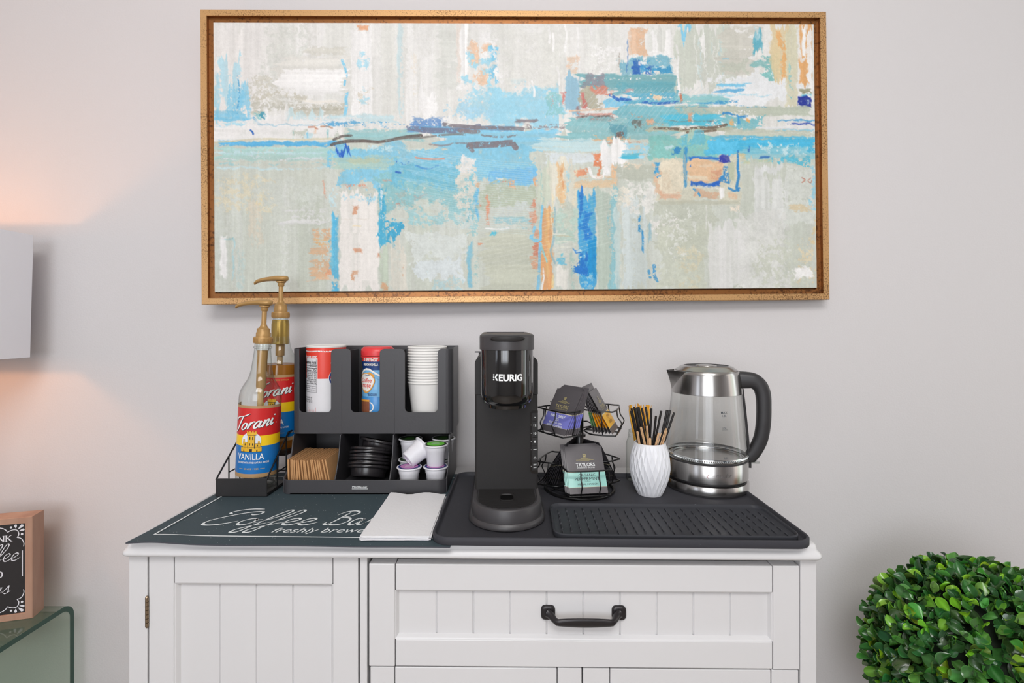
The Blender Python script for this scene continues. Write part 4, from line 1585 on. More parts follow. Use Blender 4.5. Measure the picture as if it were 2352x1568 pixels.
# ------------------------------------------------------------------ syrup rack and bottles
M_red = pm('label_red', (206, 34, 34), 0.45, coat=0.2, var=(60, 0.04))
M_yel = pm('label_yellow', (250, 206, 20), 0.45, coat=0.2, var=(60, 0.03))
M_blue = pm('label_blue', (10, 112, 186), 0.45, coat=0.2, var=(60, 0.04))
M_tan = pm('label_tan', (176, 142, 100), 0.45, var=(60, 0.06))
M_goldp = pm('gold_plastic', (176, 138, 84), 0.42, metal=0.25, var=(40, 0.05))
M_golds = pm('gold_satin', (166, 138, 72), 0.3, metal=0.7, var=(40, 0.05))
M_syrup = bpy.data.materials.new('amber_syrup')
M_syrup.use_nodes = True
nt = M_syrup.node_tree
pb = nt.nodes['Principled BSDF']
pb.inputs['Base Color'].default_value = lin((196, 132, 52))
pb.inputs['Roughness'].default_value = 0.08
trn = nt.nodes.new('ShaderNodeBsdfTransparent')
trn.inputs['Color'].default_value = lin((214, 154, 74))
mxs = nt.nodes.new('ShaderNodeMixShader')
mxs.inputs[0].default_value = 0.55
nt.links.new(trn.outputs[0], mxs.inputs[1])
nt.links.new(pb.outputs[0], mxs.inputs[2])
nt.links.new(mxs.outputs[0], nt.nodes['Material Output'].inputs['Surface'])

rk = thing('syrup_rack', 'black two-step wire rack holding the syrup bottles', 'rack', (-0.541, 1.0, CT + MT))
m = MB()
m.box(-0.0512, 0.0512, 0, 0.0022, 0.001, 0.0365)
m.build('front_plate', M_blacktop, rk, bevel=0.0006)
m = MB()
m.box(-0.0505, 0.0505, 0.003, 0.088, 0.0045, 0.0062)
m.build('lower_shelf', M_blacktop, rk, bevel=0.0005)
m = MB()
m.box(-0.0495, 0.0495, 0.090, 0.172, 0.0580, 0.0596)
m.build('upper_shelf', M_blacktop, rk, bevel=0.0005)
for sx in (-1, 1):
    m = MB()
    x = sx * 0.0535 if sx < 0 else 0.0500
    x = -0.0505 if sx < 0 else 0.0505
    m.tube(catmull([(x, 0.001, 0.034), (x, 0.008, 0.040), (x, 0.05, 0.072), (x, 0.094, 0.104), (x, 0.104, 0.108), (x, 0.172, 0.108)], 6), 0.0018, 8)
    m.tube([(x, 0.001, 0.003), (x, 0.174, 0.003)], 0.002, 8)
    m.tube([(x, 0.172, 0.003), (x, 0.172, 0.108)], 0.0018, 8)
    m.tube([(x, 0.046, 0.003), (x, 0.046, 0.070)], 0.0014, 8)
    m.tube([(x, 0.088, 0.003), (x, 0.088, 0.100)], 0.0016, 8)
    m.tube([(x, 0.046, 0.036), (x, 0.172, 0.036)], 0.0014, 8)
    m.build('side_rod', M_wire, rk, smooth=60)
for yy, zz_ in ((0.089, 0.098), (0.172, 0.108), (0.172, 0.003)):
    MB().tube([(-0.0505, yy, zz_), (0.0505, yy, zz_)], 0.0016, 8).build('cross_rod', M_wire, rk, smooth=60)


def syrup(loc, tilt, th, full, label):
    t = thing('syrup_bottle', label, 'bottle', loc, group='syrup bottles in the rack', rot=(0, tilt, 0))
    R = 0.0405
    prof = [(0.0001, 0.0045), (0.030, 0.004), (0.0365, 0.0005), (0.0395, 0.002), (R, 0.006), (R, 0.183), (0.0400, 0.192), (0.0376, 0.202), (0.0325, 0.2125), (0.0268, 0.222), (0.0228, 0.232), (0.0204, 0.244), (0.0180, 0.264), (0.0160, 0.283), (0.0158, 0.288)]
    m = MB()
    m.lathe(prof, 40)
    m.lathe([(0.0158, 0.2875), (0.0178, 0.2885), (0.0178, 0.2915), (0.0158, 0.2925), (0.0158, 0.298), (0.0122, 0.298), (0.0122, 0.283)], 40)
    m.lathe([(0.0345, 0.007), (0.036, 0.0095), (0.0365, 0.013)], 40)
    m.build('glass_bottle', M_glass, t, smooth=60)
    if full:
        m = MB()
        m.lathe([(0.0001, 0.0095), (0.036, 0.0095), (0.0384, 0.013), (0.0384, 0.183), (0.0382, 0.190), (0.0374, 0.1955), (0.0001, 0.1955)], 36)
        m.build('syrup', M_syrup, t, smooth=50)
    # label wrapped round the glass
    RL = R + 0.0003
    z0 = 0.0285
    bands = [(0.0, 3), (0.008, 2), (0.064, 1), (0.085, 0), (0.140, 3), (0.1455, 3)]
    m = MB()
    seg = 34
    h = math.radians(100)
    for (za, mi), (zb, _) in zip(bands[:-1], bands[1:]):
        m.m = mi
        m.lathe([(RL, z0 + za), (RL, z0 + zb)], seg, a0=th - h, a1=th + h)
    lab_ = m.build('label', [M_red, M_yel, M_blue, M_tan], t, smooth=180)
    cyl = lambda r: (lambda u, v: (r * math.sin(th + u / r), -r * math.cos(th + u / r), z0 + v))
    m = MB()
    sh = cyl(RL + 0.0003)
    f2 = cyl(RL + 0.0006)
    pen(m, 'ToRani', -0.0375, 0.0935, 0.0138, 0.0020, lambda u, v: sh(u + 0.0009, v - 0.0009), slant=0.32, rise=0.165, nib=0.2, sx=1.0, m=1)
    pen(m, 'ToRani', -0.0375, 0.0935, 0.0138, 0.0019, f2, slant=0.32, rise=0.165, nib=0.2, sx=1.0, m=0)
    m.flat([(0.050 + 0.0009 * math.cos(a), 0.109 + 0.0009 * math.sin(a)) for a in np.linspace(0, 2 * PI, 9)[:-1]], f2, 0)
    m.build('brand_lettering', [M_ink_w, M_ink_k, M_tan2], lab_)
    m = MB()
    put_text(m, 'VANILLA', 0.0175, -0.0015, 0.0368, f2, m=0, bold=0.012, width=0.054)
    put_text(m, 'FLAVORED WITH OTHER NATURAL FLAVORS', 0.0052, 0.004, 0.0290, f2, m=0, bold=0.015, width=0.064)
    put_text(m, 'SINCE 1925', 0.0046, 0.002, 0.0165, f2, m=2, width=0.028)
    for s in (-1, 1):
        m.flat([(0.002 + s * 0.017, 0.0178), (0.002 + s * 0.026, 0.0178), (0.002 + s * 0.026, 0.0184), (0.002 + s * 0.017, 0.0184)], f2, 2)
    if full:
        put_text(m, 'CASA FONDATA R. TORRE D\u2019ITALIA', 0.0045, 0.0, 0.133, f2, m=2, width=0.07)
        put_text(m, '25.4 FL OZ', 0.0056, 0.052, 0.016, f2, m=2, bold=0.02, width=0.026)
    m.build('lettering', [M_ink_w, M_ink_k, M_tan2], lab_)
    # round emblem with a yellow tower
    m = MB()
    ec = 0.0575
    for k in range(26):
        pass
    burst = []
    for k in range(36):
        a = 2 * PI * k / 36
        r = 0.0192 * (1 + 0.05 * math.sin(k * 2.4))
        burst.append((r * math.cos(a), ec + 0.0165 + r * 0.93 * math.sin(a)))
    g1, g2, g3 = cyl(RL + 0.0009), cyl(RL + 0.0012), cyl(RL + 0.0015)
    strips = 12
    for k in range(strips):                                # strips keep the disc on the curve
        ya = -1 + 2 * k / strips
        yb_ = -1 + 2 * (k + 1) / strips
        for q in range(10):
            xa_, xb_ = -1 + q / 5, -1 + (q + 1) / 5
            cl = lambda x, y: (0.0190 * x * math.sqrt(max(0, 1 - y * y)), ec + 0.0175 + 0.0175 * y)
            m.add([g1(*cl(xa_, ya)), g1(*cl(xb_, ya)), g1(*cl(xb_, yb_)), g1(*cl(xa_, yb_))], [(0, 1, 2, 3)], 0)
    sh_ = -0.0065
    for (a, b, c, d, mi) in ((-0.0205, 0.0205, 0.0600, 0.0690, 1), (-0.0065, 0.0080, 0.066, 0.0965, 1), (-0.0085, 0.0100, 0.0935, 0.0990, 1), (-0.0165, -0.0065, 0.066, 0.0790, 1), (-0.0160, -0.0125, 0.079, 0.0850, 1), (0.0080, 0.0180, 0.066, 0.0765, 1), (0.0130, 0.0165, 0.0765, 0.0810, 1)):
        cquad(m, lambda u, v: g2(u, v + sh_), a, b, c, d, mi)
    for (a, b, c, d) in ((-0.0030, -0.0012, 0.084, 0.0900), (0.0025, 0.0043, 0.084, 0.0900), (-0.0028, -0.0012, 0.0725, 0.0770), (0.0026, 0.0042, 0.0725, 0.0770), (-0.0020, 0.0030, 0.0600, 0.0655), (-0.0145, -0.0125, 0.0600, 0.0640), (0.0110, 0.0130, 0.0600, 0.0640),
                         (0.0066, 0.0080, 0.0660, 0.0935), (-0.0085, 0.0100, 0.0928, 0.0936), (-0.0205, 0.0205, 0.0686, 0.0691), (-0.0120, -0.0105, 0.0725, 0.0765), (0.0120, 0.0135, 0.0700, 0.0735), (-0.0205, 0.0205, 0.0592, 0.0600), (-0.0066, -0.0062, 0.066, 0.0935), (-0.0168, -0.0063, 0.0787, 0.0792), (0.0080, 0.0182, 0.0762, 0.0767)):
        cquad(m, lambda u, v: g3(u, v + sh_), a, b, c, d, 2)
    for k in range(4):
        cquad(m, lambda u, v: g3(u, v + sh_), -0.0085 + 0.0052 * k, -0.0085 + 0.0052 * k + 0.0028, 0.0990, 0.1010, 1)
    m.build('emblem', [M_burst, M_yel2, M_ink_k], lab_)
    # pump
    p = MB()
    p.lathe([(0.0001, 0.2985), (0.0178, 0.2985), (0.0185, 0.300), (0.0185, 0.3105), (0.0178, 0.312), (0.0142, 0.3125), (0.0142, 0.320), (0.0128, 0.3225), (0.0128, 0.329), (0.0088, 0.331), (0.0062, 0.336), (0.0062, 0.338), (0.0001, 0.338)], 28)
    for k in range(44):
        a = 2 * PI * k / 44
        M_ = Matrix.Rotation(a, 4, 'Z')
        p.box(-0.0005, 0.0005, -0.0191, -0.018, 0.3008, 0.3098, M_)
    p.build('pump_collar', M_goldp, t, smooth=40)
    p = MB()
    top = 0.3815 if full else 0.3775
    p.lathe([(0.0050, 0.336), (0.0050, top - 0.012), (0.0068, top - 0.010), (0.0072, top - 0.004), (0.0105, top - 0.002), (0.0105, top)], 20)
    p.build('pump_stem', M_goldp, t, smooth=40)
    p = MB()
    sec = []
    for s, hw, hh, dz in ((0.0155, 0.003, 0.003, 0.0075), (0.013, 0.0085, 0.0058, 0.0065), (0.008, 0.0108, 0.0066, 0.0062), (0.0, 0.0118, 0.0068, 0.006), (-0.010, 0.0105, 0.0062, 0.0065), (-0.022, 0.0085, 0.0054, 0.0055), (-0.034, 0.0075, 0.0048, 0.0040), (-0.045, 0.0066, 0.0044, 0.0018), (-0.054, 0.0058, 0.0042, -0.0010), (-0.0595, 0.0045, 0.0036, -0.0052)):
        sec.append([(s, hw * math.cos(2 * PI * q / 16), top + dz + hh * math.sin(2 * PI * q / 16)) for q in range(16)])
    p.loft(sec, cap0=True, cap1=True)
    p.build('pump_spout', M_goldp, t, smooth=55)
    p = MB()
    if full:
        p.lathe([(0.0172, 0.240), (0.0190, 0.241), (0.0186, 0.285), (0.0172, 0.294), (0.0160, 0.2945)], 28)
        tag(p.build('neck_sleeve', M_golds, t, smooth=40), 'satin gold neck sleeve')
        p = MB()
        p.lathe([(0.0001, 0.214), (0.0095, 0.214), (0.0098, 0.238), (0.0098, 0.283), (0.0001, 0.283)], 20)
    else:
        p.lathe([(0.0001, 0.204), (0.0088, 0.204), (0.0098, 0.209), (0.0102, 0.284), (0.0001, 0.284)], 20)
    p.build('pump_barrel', M_goldp, t, smooth=40)
    p = MB()
    p.lathe([(0.0001, 0.012), (0.0062, 0.012), (0.0062, 0.216)], 14)
    p.build('dip_tube', M_goldtube, t, smooth=40)
    return t


M_tan2 = pm('label_gold_print', (206, 178, 96), 0.5, var=(60, 0.05))
M_burst = pm('emblem_white', (226, 230, 240), 0.5, var=(200, 0.08))
M_yel2 = pm('emblem_yellow', (228, 176, 40), 0.5, var=(260, 0.3))
M_goldtube = pm('pale_gold_tube', (196, 166, 116), 0.35, var=(40, 0.05))
syrup((-0.536, 1.0505, CT + MT + 0.0064), math.radians(2.6), math.radians(7), False, 'nearly empty syrup bottle with vanilla label, front of the rack')
syrup((-0.5275, 1.131, CT + MT + 0.0598), math.radians(0.9), math.radians(3), True, 'full amber syrup bottle standing behind on the rack\u2019s upper step')

# ------------------------------------------------------------------ cup and condiment organiser
OG = (-0.3015, 1.0155, CT + MT)
og = thing('condiment_organizer', 'black plastic two-tier organizer with cups, creamer and pods', 'organizer', OG)
M_org = pm('organizer_plastic', (62, 61, 64), 0.42, spec=0.5, bump=(300, 0.05))
HWD = 0.1735
ub0, ub1 = 0.1085, 0.2915
RC = 0.014
YF, YB = 0.065, 0.184
TH = 0.003


def wx(px, D):
    return (px - 1176) * D / F - OG[0]


D1 = OG[1] + YF
slots = [(wx(687, D1), wx(760, D1)), (wx(806, D1), wx(872, D1)), (wx(930, D1), wx(1005, D1))]
poly, rad = [(-HWD + RC, ub0), (HWD - RC, ub0), (HWD - RC, ub1)], [0, 0, 0]
sb = 0.1545
for a, b in reversed(slots):
    poly += [(b, ub1), (b, sb), (a, sb), (a, ub1)]
    rad += [0.010 if b < HWD - RC - 0.012 else 0.006, 0.009, 0.009, 0.010 if a > -HWD + RC + 0.012 else 0.0035]
poly += [(-HWD + RC, ub1)]
rad += [0]
m = MB()
m.prism(fillet(poly, rad, 5), YF, YF + TH, lambda u, v, w: (u, w, v))
for s in (-1, 1):
    cx = s * (HWD - RC)
    seg = 8
    rings = []
    for k in range(seg + 1):
        a = PI / 2 * k / seg
        o_ = (cx + s * RC * math.sin(a), YF + RC - RC * math.cos(a))
        i_ = (cx + s * (RC - TH) * math.sin(a), YF + RC - (RC - TH) * math.cos(a))
        rings.append([(o_[0], o_[1], ub0), (o_[0], o_[1], ub1), (i_[0], i_[1], ub1), (i_[0], i_[1], ub0)])
    m.loft(rings, cap0=True, cap1=True)
    x0, x1 = sorted((s * HWD, s * (HWD - TH)))
    m.box(x0, x1, YF + RC, YB, ub0, ub1 + 0.001)
m.box(-HWD, HWD, YB - TH, YB, ub0, ub1 + 0.002)
m.box(-HWD + TH, HWD - TH, YF + TH, YB - TH, ub0, ub0 + TH)
dvx = [wx(785, D1), wx(906, D1)]
for x in dvx:
    m.box(x - 0.0012, x + 0.0012, YF + TH, YB - TH, ub0 + TH, ub1 - 0.006)
    m.box(x - 0.0006, x + 0.0006, YF - 0.0003, YF + 0.0005, ub0 + 0.002, ub1 - 0.03)
m.build('cup_bin', M_org, og, smooth=35, bevel=0.0006)
# lower tray
side = [(0.012, 0.0)] + [(p[0], p[1]) for p in catmull([(0.012, 0.031), (0.024, 0.036), (0.039, 0.052), (0.050, 0.075), (0.058, 0.108)], 5)] + [(YB, 0.108), (YB, 0.0)]
LW = 0.1685
m = MB()
for s in (-1, 1):
    m.prism(side, s * LW, s * (LW - 0.0028), lambda u, v, w: (w, u, v))
for x in dvx:
    m.prism([(0.014, 0.003)] + [(p[0], p[1]) for p in catmull([(0.014, 0.012), (0.030, 0.034), (0.046, 0.066), (0.056, 0.108)], 5)] + [(YB, 0.108), (YB, 0.003)], x - 0.0012, x + 0.0012, lambda u, v, w: (w, u, v))
m.box(-LW, LW, YB - TH, YB, 0, 0.108)
m.loft([[(x, y, 0.0) for x, y in rrect(-LW, LW, 0, 0.18, 0.02, 6)], [(x, y, 0.003) for x, y in rrect(-LW, LW, 0, 0.18, 0.02, 6)]], cap0=True, cap1=True)
lip = []
for k in range(9):
    a = PI + PI / 2 * k / 8
    lip.append((-LW + 0.02 + 0.02 * math.cos(a), 0.02 + 0.02 * math.sin(a)))
for k in range(9):
    a = 1.5 * PI + PI / 2 * k / 8
    lip.append((LW - 0.02 + 0.02 * math.cos(a), 0.02 + 0.02 * math.sin(a)))
outl = lip
inl = []
for k in range(9):
    a = PI + PI / 2 * k / 8
    inl.append((-LW + 0.02 + 0.0172 * math.cos(a), 0.02 + 0.0172 * math.sin(a)))
for k in range(9):
    a = 1.5 * PI + PI / 2 * k / 8
    inl.append((LW - 0.02 + 0.0172 * math.cos(a), 0.02 + 0.0172 * math.sin(a)))
LH = 0.0285
m.loft([[(o_[0], o_[1], 0), (o_[0], o_[1], LH), (i_[0], i_[1], LH), (i_[0], i_[1], 0)] for o_, i_ in zip(outl, inl)], cap0=True, cap1=True)
m.build('open_tray', M_org, og, smooth=35, bevel=0.0005)
m = MB()
fo = lambda u, v: (u, -0.0004, v)
lx0 = wx(827, OG[1])
put_text(m, 'MindReader.', 0.0066, lx0, 0.0128, fo, bold=0.006, width=0.0315)
m.flat([(lx0 - 0.0165, 0.0108), (lx0 + 0.0165, 0.0108), (lx0 + 0.0165, 0.0117), (lx0 - 0.0165, 0.0117)], fo)
m.build('lettering', M_ink_w, og)

ZB = OG[2] + ub0 + TH              # floor of the upper bin, world
ZL = OG[2] + 0.003                 # floor of the lower tray, world
ORD = ['topmost', 'second', 'third', 'fourth', 'fifth', 'sixth', 'seventh', 'eighth', 'ninth', 'tenth', 'eleventh', 'twelfth', 'thirteenth', 'fourteenth', 'fifteenth', 'sixteenth', 'seventeenth', 'eighteenth']

# nested paper cups
M_cup = pm('paper_cup', (236, 234, 231), 0.6, spec=0.3, bump=(200, 0.05))
rim_r, bot_r, ch = 0.0455, 0.0305, 0.104
cup = MB()
cup.lathe([(0.0001, 0.004), (bot_r - 0.002, 0.004), (bot_r - 0.0015, 0.0), (bot_r, 0.0), (rim_r - 0.0025, ch - 0.004)], 40)
cup.lathe([(rim_r - 0.0032 + 0.0022 * math.cos(a) , ch - 0.0022 + 0.0022 * math.sin(a)) for a in np.linspace(0, 2 * PI, 9)], 40)
cup.lathe([(rim_r - 0.0033, ch - 0.004), (bot_r - 0.0008, 0.0045)], 40)
ncup = 14
pitch = (ZC - (795 - HZ) * 1.135 / F - ZB - ch) / (ncup - 1)
co0 = None
for k in range(ncup):
    lab = 'white paper cup, %s from the top of the nested stack' % ORD[ncup - 1 - k] if k not in (0, ncup - 1) else ('topmost white paper cup of the nested stack' if k else 'lowest white paper cup of the stack, its whole side showing')
    if co0 is None:
        o = co0 = cup.build('paper_cup', M_cup, smooth=50)
    else:
        o = co0.copy()
        C.objects.link(o)
    o.location = (-0.1925 + 0.0003 * math.sin(k * 1.7), 1.138, ZB + 0.0002 + pitch * k)
    tag(o, lab, 'cup', 'nested paper cups in the organizer')

# sugar canister
M_sug_r = pm('can_red', (226, 62, 44), 0.45, coat=0.15, var=(60, 0.03))
M_sug_w = pm('can_white', (222, 221, 224), 0.45, coat=0.15, var=(60, 0.02))
M_navy = pm('navy_print', (22, 52, 128), 0.5, var=(60, 0.05))
M_pink = pm('pale_red_print', (226, 160, 160), 0.6, var=(60, 0.05))
sg = thing('sugar_canister', 'red and white sugar canister in the organizer\u2019s left slot', 'canister', (-0.4195, 1.132, ZB))
Rs, Hs = 0.0425, ZC - (792 - HZ) * 1.132 / F - ZB
m = MB()
tf = lambda py: ZC - (py - HZ) * (1.132 - 0.035) / F - ZB
rows = [0.0, tf(869), tf(822), Hs - 0.004]
seg = 72
for (za, zb), k in zip(zip(rows[:-1], rows[1:]), range(3)):
    for q in range(seg):
        a, b = 2 * PI * q / seg, 2 * PI * (q + 1) / seg
        am = (math.degrees((a + b) / 2) + 180) % 360 - 180
        if k == 0:
            mi = 1
        elif k == 1:
            mi = 1 if -75 < am - 20 < -26 else 0
        else:
            mi = 0
        m.add([(Rs * math.sin(a), -Rs * math.cos(a), za), (Rs * math.sin(b), -Rs * math.cos(b), za), (Rs * math.sin(b), -Rs * math.cos(b), zb), (Rs * math.sin(a), -Rs * math.cos(a), zb)], [(0, 1, 2, 3)], mi)
m.m = 1
m.lathe([(Rs, 0), (0.0001, 0)], seg)
sb_ = m.build('canister_body', [M_sug_r, M_sug_w], sg, smooth=40, weld=True)
m = MB()
m.lathe([(Rs, Hs - 0.005), (Rs + 0.0008, Hs - 0.004), (Rs + 0.0008, Hs - 0.0006), (Rs - 0.001, Hs), (Rs - 0.003, Hs - 0.0015), (0.0001, Hs - 0.0015)], 48)
m.build('canister_lid', M_cup, sg, smooth=40)
m = MB()
cy = lambda r: (lambda u, v: (r * math.sin(u / r), -r * math.cos(u / r), v))
fS = cy(Rs + 0.0004)
ang = lambda d: math.radians(d + 20) * Rs
zt_ = Hs
put_text(m, 'Pure cane sugar', 0.0095, ang(-27), tf(821.5), fS, m=0, align='RIGHT', bold=0.02, width=0.040)
put_text(m, 'Pure', 0.017, ang(12), tf(834), fS, m=0, align='LEFT', shear=0.35, bold=0.01)
zz = [(-1)]
for k in range(44):                                         # white stitched line round the top
    a = -95 + k * 4.4
    m.flat([(ang(a), Hs - 0.0135 + 0.001 * math.sin(k * .5)), (ang(a + 3.4), Hs - 0.0135), (ang(a + 3.9), Hs - 0.0105), (ang(a + 0.5), Hs - 0.0115 + 0.001 * math.sin(k * .5))], fS, 0)
put_text(m, 'Nutrition Facts', 0.0088, ang(-29), tf(834.5), fS, m=1, align='RIGHT', bold=0.02, width=0.036)
for py, w in ((837.5, 0), (842, 0)):
    put_text(m, '8 servings', 0.004, ang(-29), tf(py), fS, m=1, align='RIGHT')
for py, t_ in ((839.8, 0.0009), (845.5, 0.0009), (854, 0.0006), (881.5, 0.0011), (900, 0.0005)):
    for a in range(-74, -28, 4):
        m.flat([(ang(a), tf(py)), (ang(a + 4), tf(py)), (ang(a + 4), tf(py) + t_), (ang(a), tf(py) + t_)], fS, 1)
put_text(m, 'Calories', 0.0055, ang(-46), tf(852), fS, m=1, align='RIGHT', bold=0.02)
put_text(m, '35', 0.0095, ang(-30), tf(852.5), fS, m=1, align='RIGHT', bold=0.02)
for k, s in enumerate(('Total Fat 0g   0%', 'Sodium 0mg   0%', 'Total Carb. 8g   3%', 'Total Sugars 8g', 'Added Sugars 16%', 'Protein 0g')):
    put_text(m, s, 0.0042, ang(-30), tf(858.5 + 4.3 * k), fS, m=1, align='RIGHT')
for k, s in enumerate(('Not a significant source', 'of dietary fiber, calcium', 'iron and potassium.')):
    put_text(m, s, 0.004, ang(-31), tf(887 + 4.3 * k), fS, m=1, align='RIGHT')
for a in (-29.5, -73):
    m.flat([(ang(a), tf(900)), (ang(a + .8), tf(900)), (ang(a + .8), tf(825)), (ang(a), tf(825))], fS, 1)
for k in range(3):
    put_text(m, ('PACKED BY', 'CANE SUGAR CO.', 'NET WT 20 OZ')[k], 0.0045, ang(-42), tf(914 + 5 * k), fS, m=1, align='RIGHT')
f3 = cy(Rs + 0.0007)
for r0, r1, mi in ((0.0, 0.0205, 0), (0.0165, 0.0195, 2), (0.0, 0.0125, 2), (0, 0.0095, 0)):
    for k in range(28):
        a, b = 2 * PI * k / 28, 2 * PI * (k + 1) / 28
        c0, c1 = ang(34), tf(868)
        rr = Rs + 0.0005 + 0.0002 * (0 if mi == 0 and r1 > .015 else (1 if r1 > .015 or mi == 2 else 2))
        m.add([cy(rr)(c0 + r0 * math.cos(a), c1 + r0 * math.sin(a)), cy(rr)(c0 + r1 * math.cos(a), c1 + r1 * math.sin(a)), cy(rr)(c0 + r1 * math.cos(b), c1 + r1 * math.sin(b)), cy(rr)(c0 + r0 * math.cos(b), c1 + r0 * math.sin(b))], [(0, 1, 2, 3)], mi)
for a0, a1, p0, p1 in ((-62, -30, 935, 936), (-62, -30, 946, 947), (-62, -61, 935, 947), (-31, -30, 935, 947)):
    m.flat([(ang(a0), tf(p1)), (ang(a1), tf(p1)), (ang(a1), tf(p0)), (ang(a0), tf(p0))], fS, 3)
put_text(m, '20 OZ', 0.006, ang(-46), tf(944), fS, m=3)
m.build('lettering', [M_ink_w, M_ink_k, M_navy, M_pink], sb_)

# creamer bottle
M_lidr = pm('creamer_lid_red', (222, 58, 62), 0.35, spec=0.5, var=(40, 0.03))
M_cr = pm('creamer_red', (224, 62, 48), 0.4, coat=0.3, var=(60, 0.03))
M_cn = pm('creamer_navy', (26, 62, 124), 0.4, coat=0.3, var=(60, 0.04))
M_cl = pm('creamer_blue', (118, 180, 224), 0.4, coat=0.3, var=(30, 0.08))
M_cl2 = pm('creamer_deep_blue', (66, 142, 206), 0.4, coat=0.3, var=(30, 0.06))
M_cw = pm('creamer_cream', (238, 234, 228), 0.45, var=(40, 0.03))
M_cb = pm('coffee_brown', (136, 82, 58), 0.45, var=(120, 0.2))
M_co = pm('swoosh_orange', (226, 158, 62), 0.45, var=(40, 0.06))
cm = thing('creamer_bottle', 'blue creamer bottle with red lid in the organizer\u2019s middle slot', 'bottle', (-0.3035, 1.132, ZB))
Hc = ZC - (797 - HZ) * 1.132 / F - ZB
cf = lambda py: ZC - (py - HZ) * 1.1 / F - ZB
prof = [(0.0335, 0.0), (0.035, 0.002), (0.0348, cf(915)), (0.0338, cf(911)), (0.0345, cf(907)), (0.0338, cf(890)), (0.0328, cf(870)), (0.0325, cf(850)), (0.0335, cf(838)), (0.0345, cf(830)), (0.0348, cf(818.5))]
mats = [1, 3, 3, 3, 2, 2, 2, 2, 1, 0]
m = MB()
m.m = 3
m.lathe([(0.0001, 0), (0.0335, 0)], 48)
m.lathe(prof, 48, mats=[4, 4, 4, 3, 3, 3, 3, 1, 1, 0])
cb_ = m.build('bottle_body', [M_cr, M_cn, M_cn, M_cl, M_cl2], cm, smooth=40)
m = MB()
z0 = cf(818)
m.lathe([(0.034, z0), (0.0362, z0 + 0.0008), (0.0366, z0 + 0.009), (0.0355, z0 + 0.015), (0.031, z0 + 0.0195), (0.026, Hc - 0.0005), (0.0, Hc)], 48)
m.lathe([(0.0363, z0 - 0.0032), (0.0366, z0 - 0.002), (0.0363, z0 - 0.0006)], 48)
m.build('lid', M_lidr, cm, smooth=40)
m = MB()
Rc = 0.0352
fc = cy(Rc)
ca2 = lambda d: math.radians(d + 15) * Rc
put_text(m, '10 SERVINGS*', 0.0100, ca2(-28), cf(829.5), fc, m=0, bold=0.03, width=0.036)
put_text(m, 'FRENCH VANILLA', 0.0078, ca2(-28), cf(839.5), fc, m=0, bold=0.03, width=0.036)
f1, f2_, f4 = cy(Rc + 0.0002), cy(Rc + 0.0004), cy(Rc + 0.0006)
# white wave under the navy, cream heart, script, mug
wave = [(-75, 858), (-60, 850), (-45, 845), (-30, 846), (-12, 853), (8, 861)]
for (a0, p0), (a1, p1) in zip(wave[:-1], wave[1:]):
    m.flat([(ca2(a0), cf(p0 + 13)), (ca2(a1), cf(p1 + 11)), (ca2(a1), cf(p1)), (ca2(a0), cf(p0))], fc, 4)
    m.flat([(ca2(a0), cf(p0 + 5)), (ca2(a1), cf(p1 + 4)), (ca2(a1), cf(p1)), (ca2(a0), cf(p0))], f1, 0)
for a0, a1, p0, p1, p2, p3 in ((-75, -32, 858, 854, 860, 866), (-32, -12, 854, 860, 866, 860)):
    m.flat([(ca2(a0), cf(p3)), (ca2(a1), cf(p2)), (ca2(a1), cf(p1)), (ca2(a0), cf(p0))], f1, 3)
hc, hp = -45, 875
for sc, mi, ff in ((1.12, 3, f1), (1.0, 0, f2_)):
    N = 30
    pts_ = []
    for k in range(N):
        a = 2 * PI * k / N
        pts_.append((ca2(hc) + sc * 0.0195 * math.cos(a) * (1 - 0.25 * (math.sin(a) < 0) * abs(math.sin(a))), cf(hp) + sc * (0.0165 if math.sin(a) > 0 else 0.0235) * math.sin(a)))
    for k in range(N):
        a, b = pts_[k], pts_[(k + 1) % N]
        c_ = (ca2(hc), cf(hp))
        mid = lambda p, t: (c_[0] + (p[0] - c_[0]) * t, c_[1] + (p[1] - c_[1]) * t)
        m.add([ff(*mid(a, .5)), ff(*a), ff(*b), ff(*mid(b, .5))], [(0, 1, 2, 3)], mi)
        m.add([ff(*c_), ff(*mid(a, .5)), ff(*mid(b, .5))], [(0, 1, 2)], mi)
put_text(m, 'Nestl\u00e9', 0.0048, ca2(-40), cf(862.5), f4, m=2, bold=0.02)
put_text(m, 'Coffee', 0.0138, ca2(-46), cf(878), f4, m=1, bold=0.012, shear=0.2, width=0.030)
put_text(m, 'mate', 0.0138, ca2(-45), cf(889), f4, m=1, bold=0.012, shear=0.2, width=0.025)
put_text(m, 'THE ORIGINAL', 0.0035, ca2(-22), cf(905), fc, m=2)
put_text(m, 'Smooth', 0.0062, ca2(-20), cf(908.5), fc, m=2, shear=0.3, bold=0.02)
ln_ = [(-60, 896), (-48, 897), (-34, 889)]
for (a0, p0), (a1, p1) in zip(ln_[:-1], ln_[1:]):
    m.flat([(ca2(a0), cf(p0 + 2.5)), (ca2(a1), cf(p1 + 1)), (ca2(a1), cf(p1)), (ca2(a0), cf(p0))], f4, 3)
for k in range(6):
    a0, a1 = -78 + 8 * k, -70 + 8 * k
    m.flat([(ca2(a0), cf(947)), (ca2(a1), cf(947)), (ca2(a1), cf(921)), (ca2(a0), cf(921))], f1, 5)
    m.flat([(ca2(a0), cf(922)), (ca2(a1), cf(922)), (ca2(a1), cf(917.5)), (ca2(a0), cf(917.5))], f2_, 3)
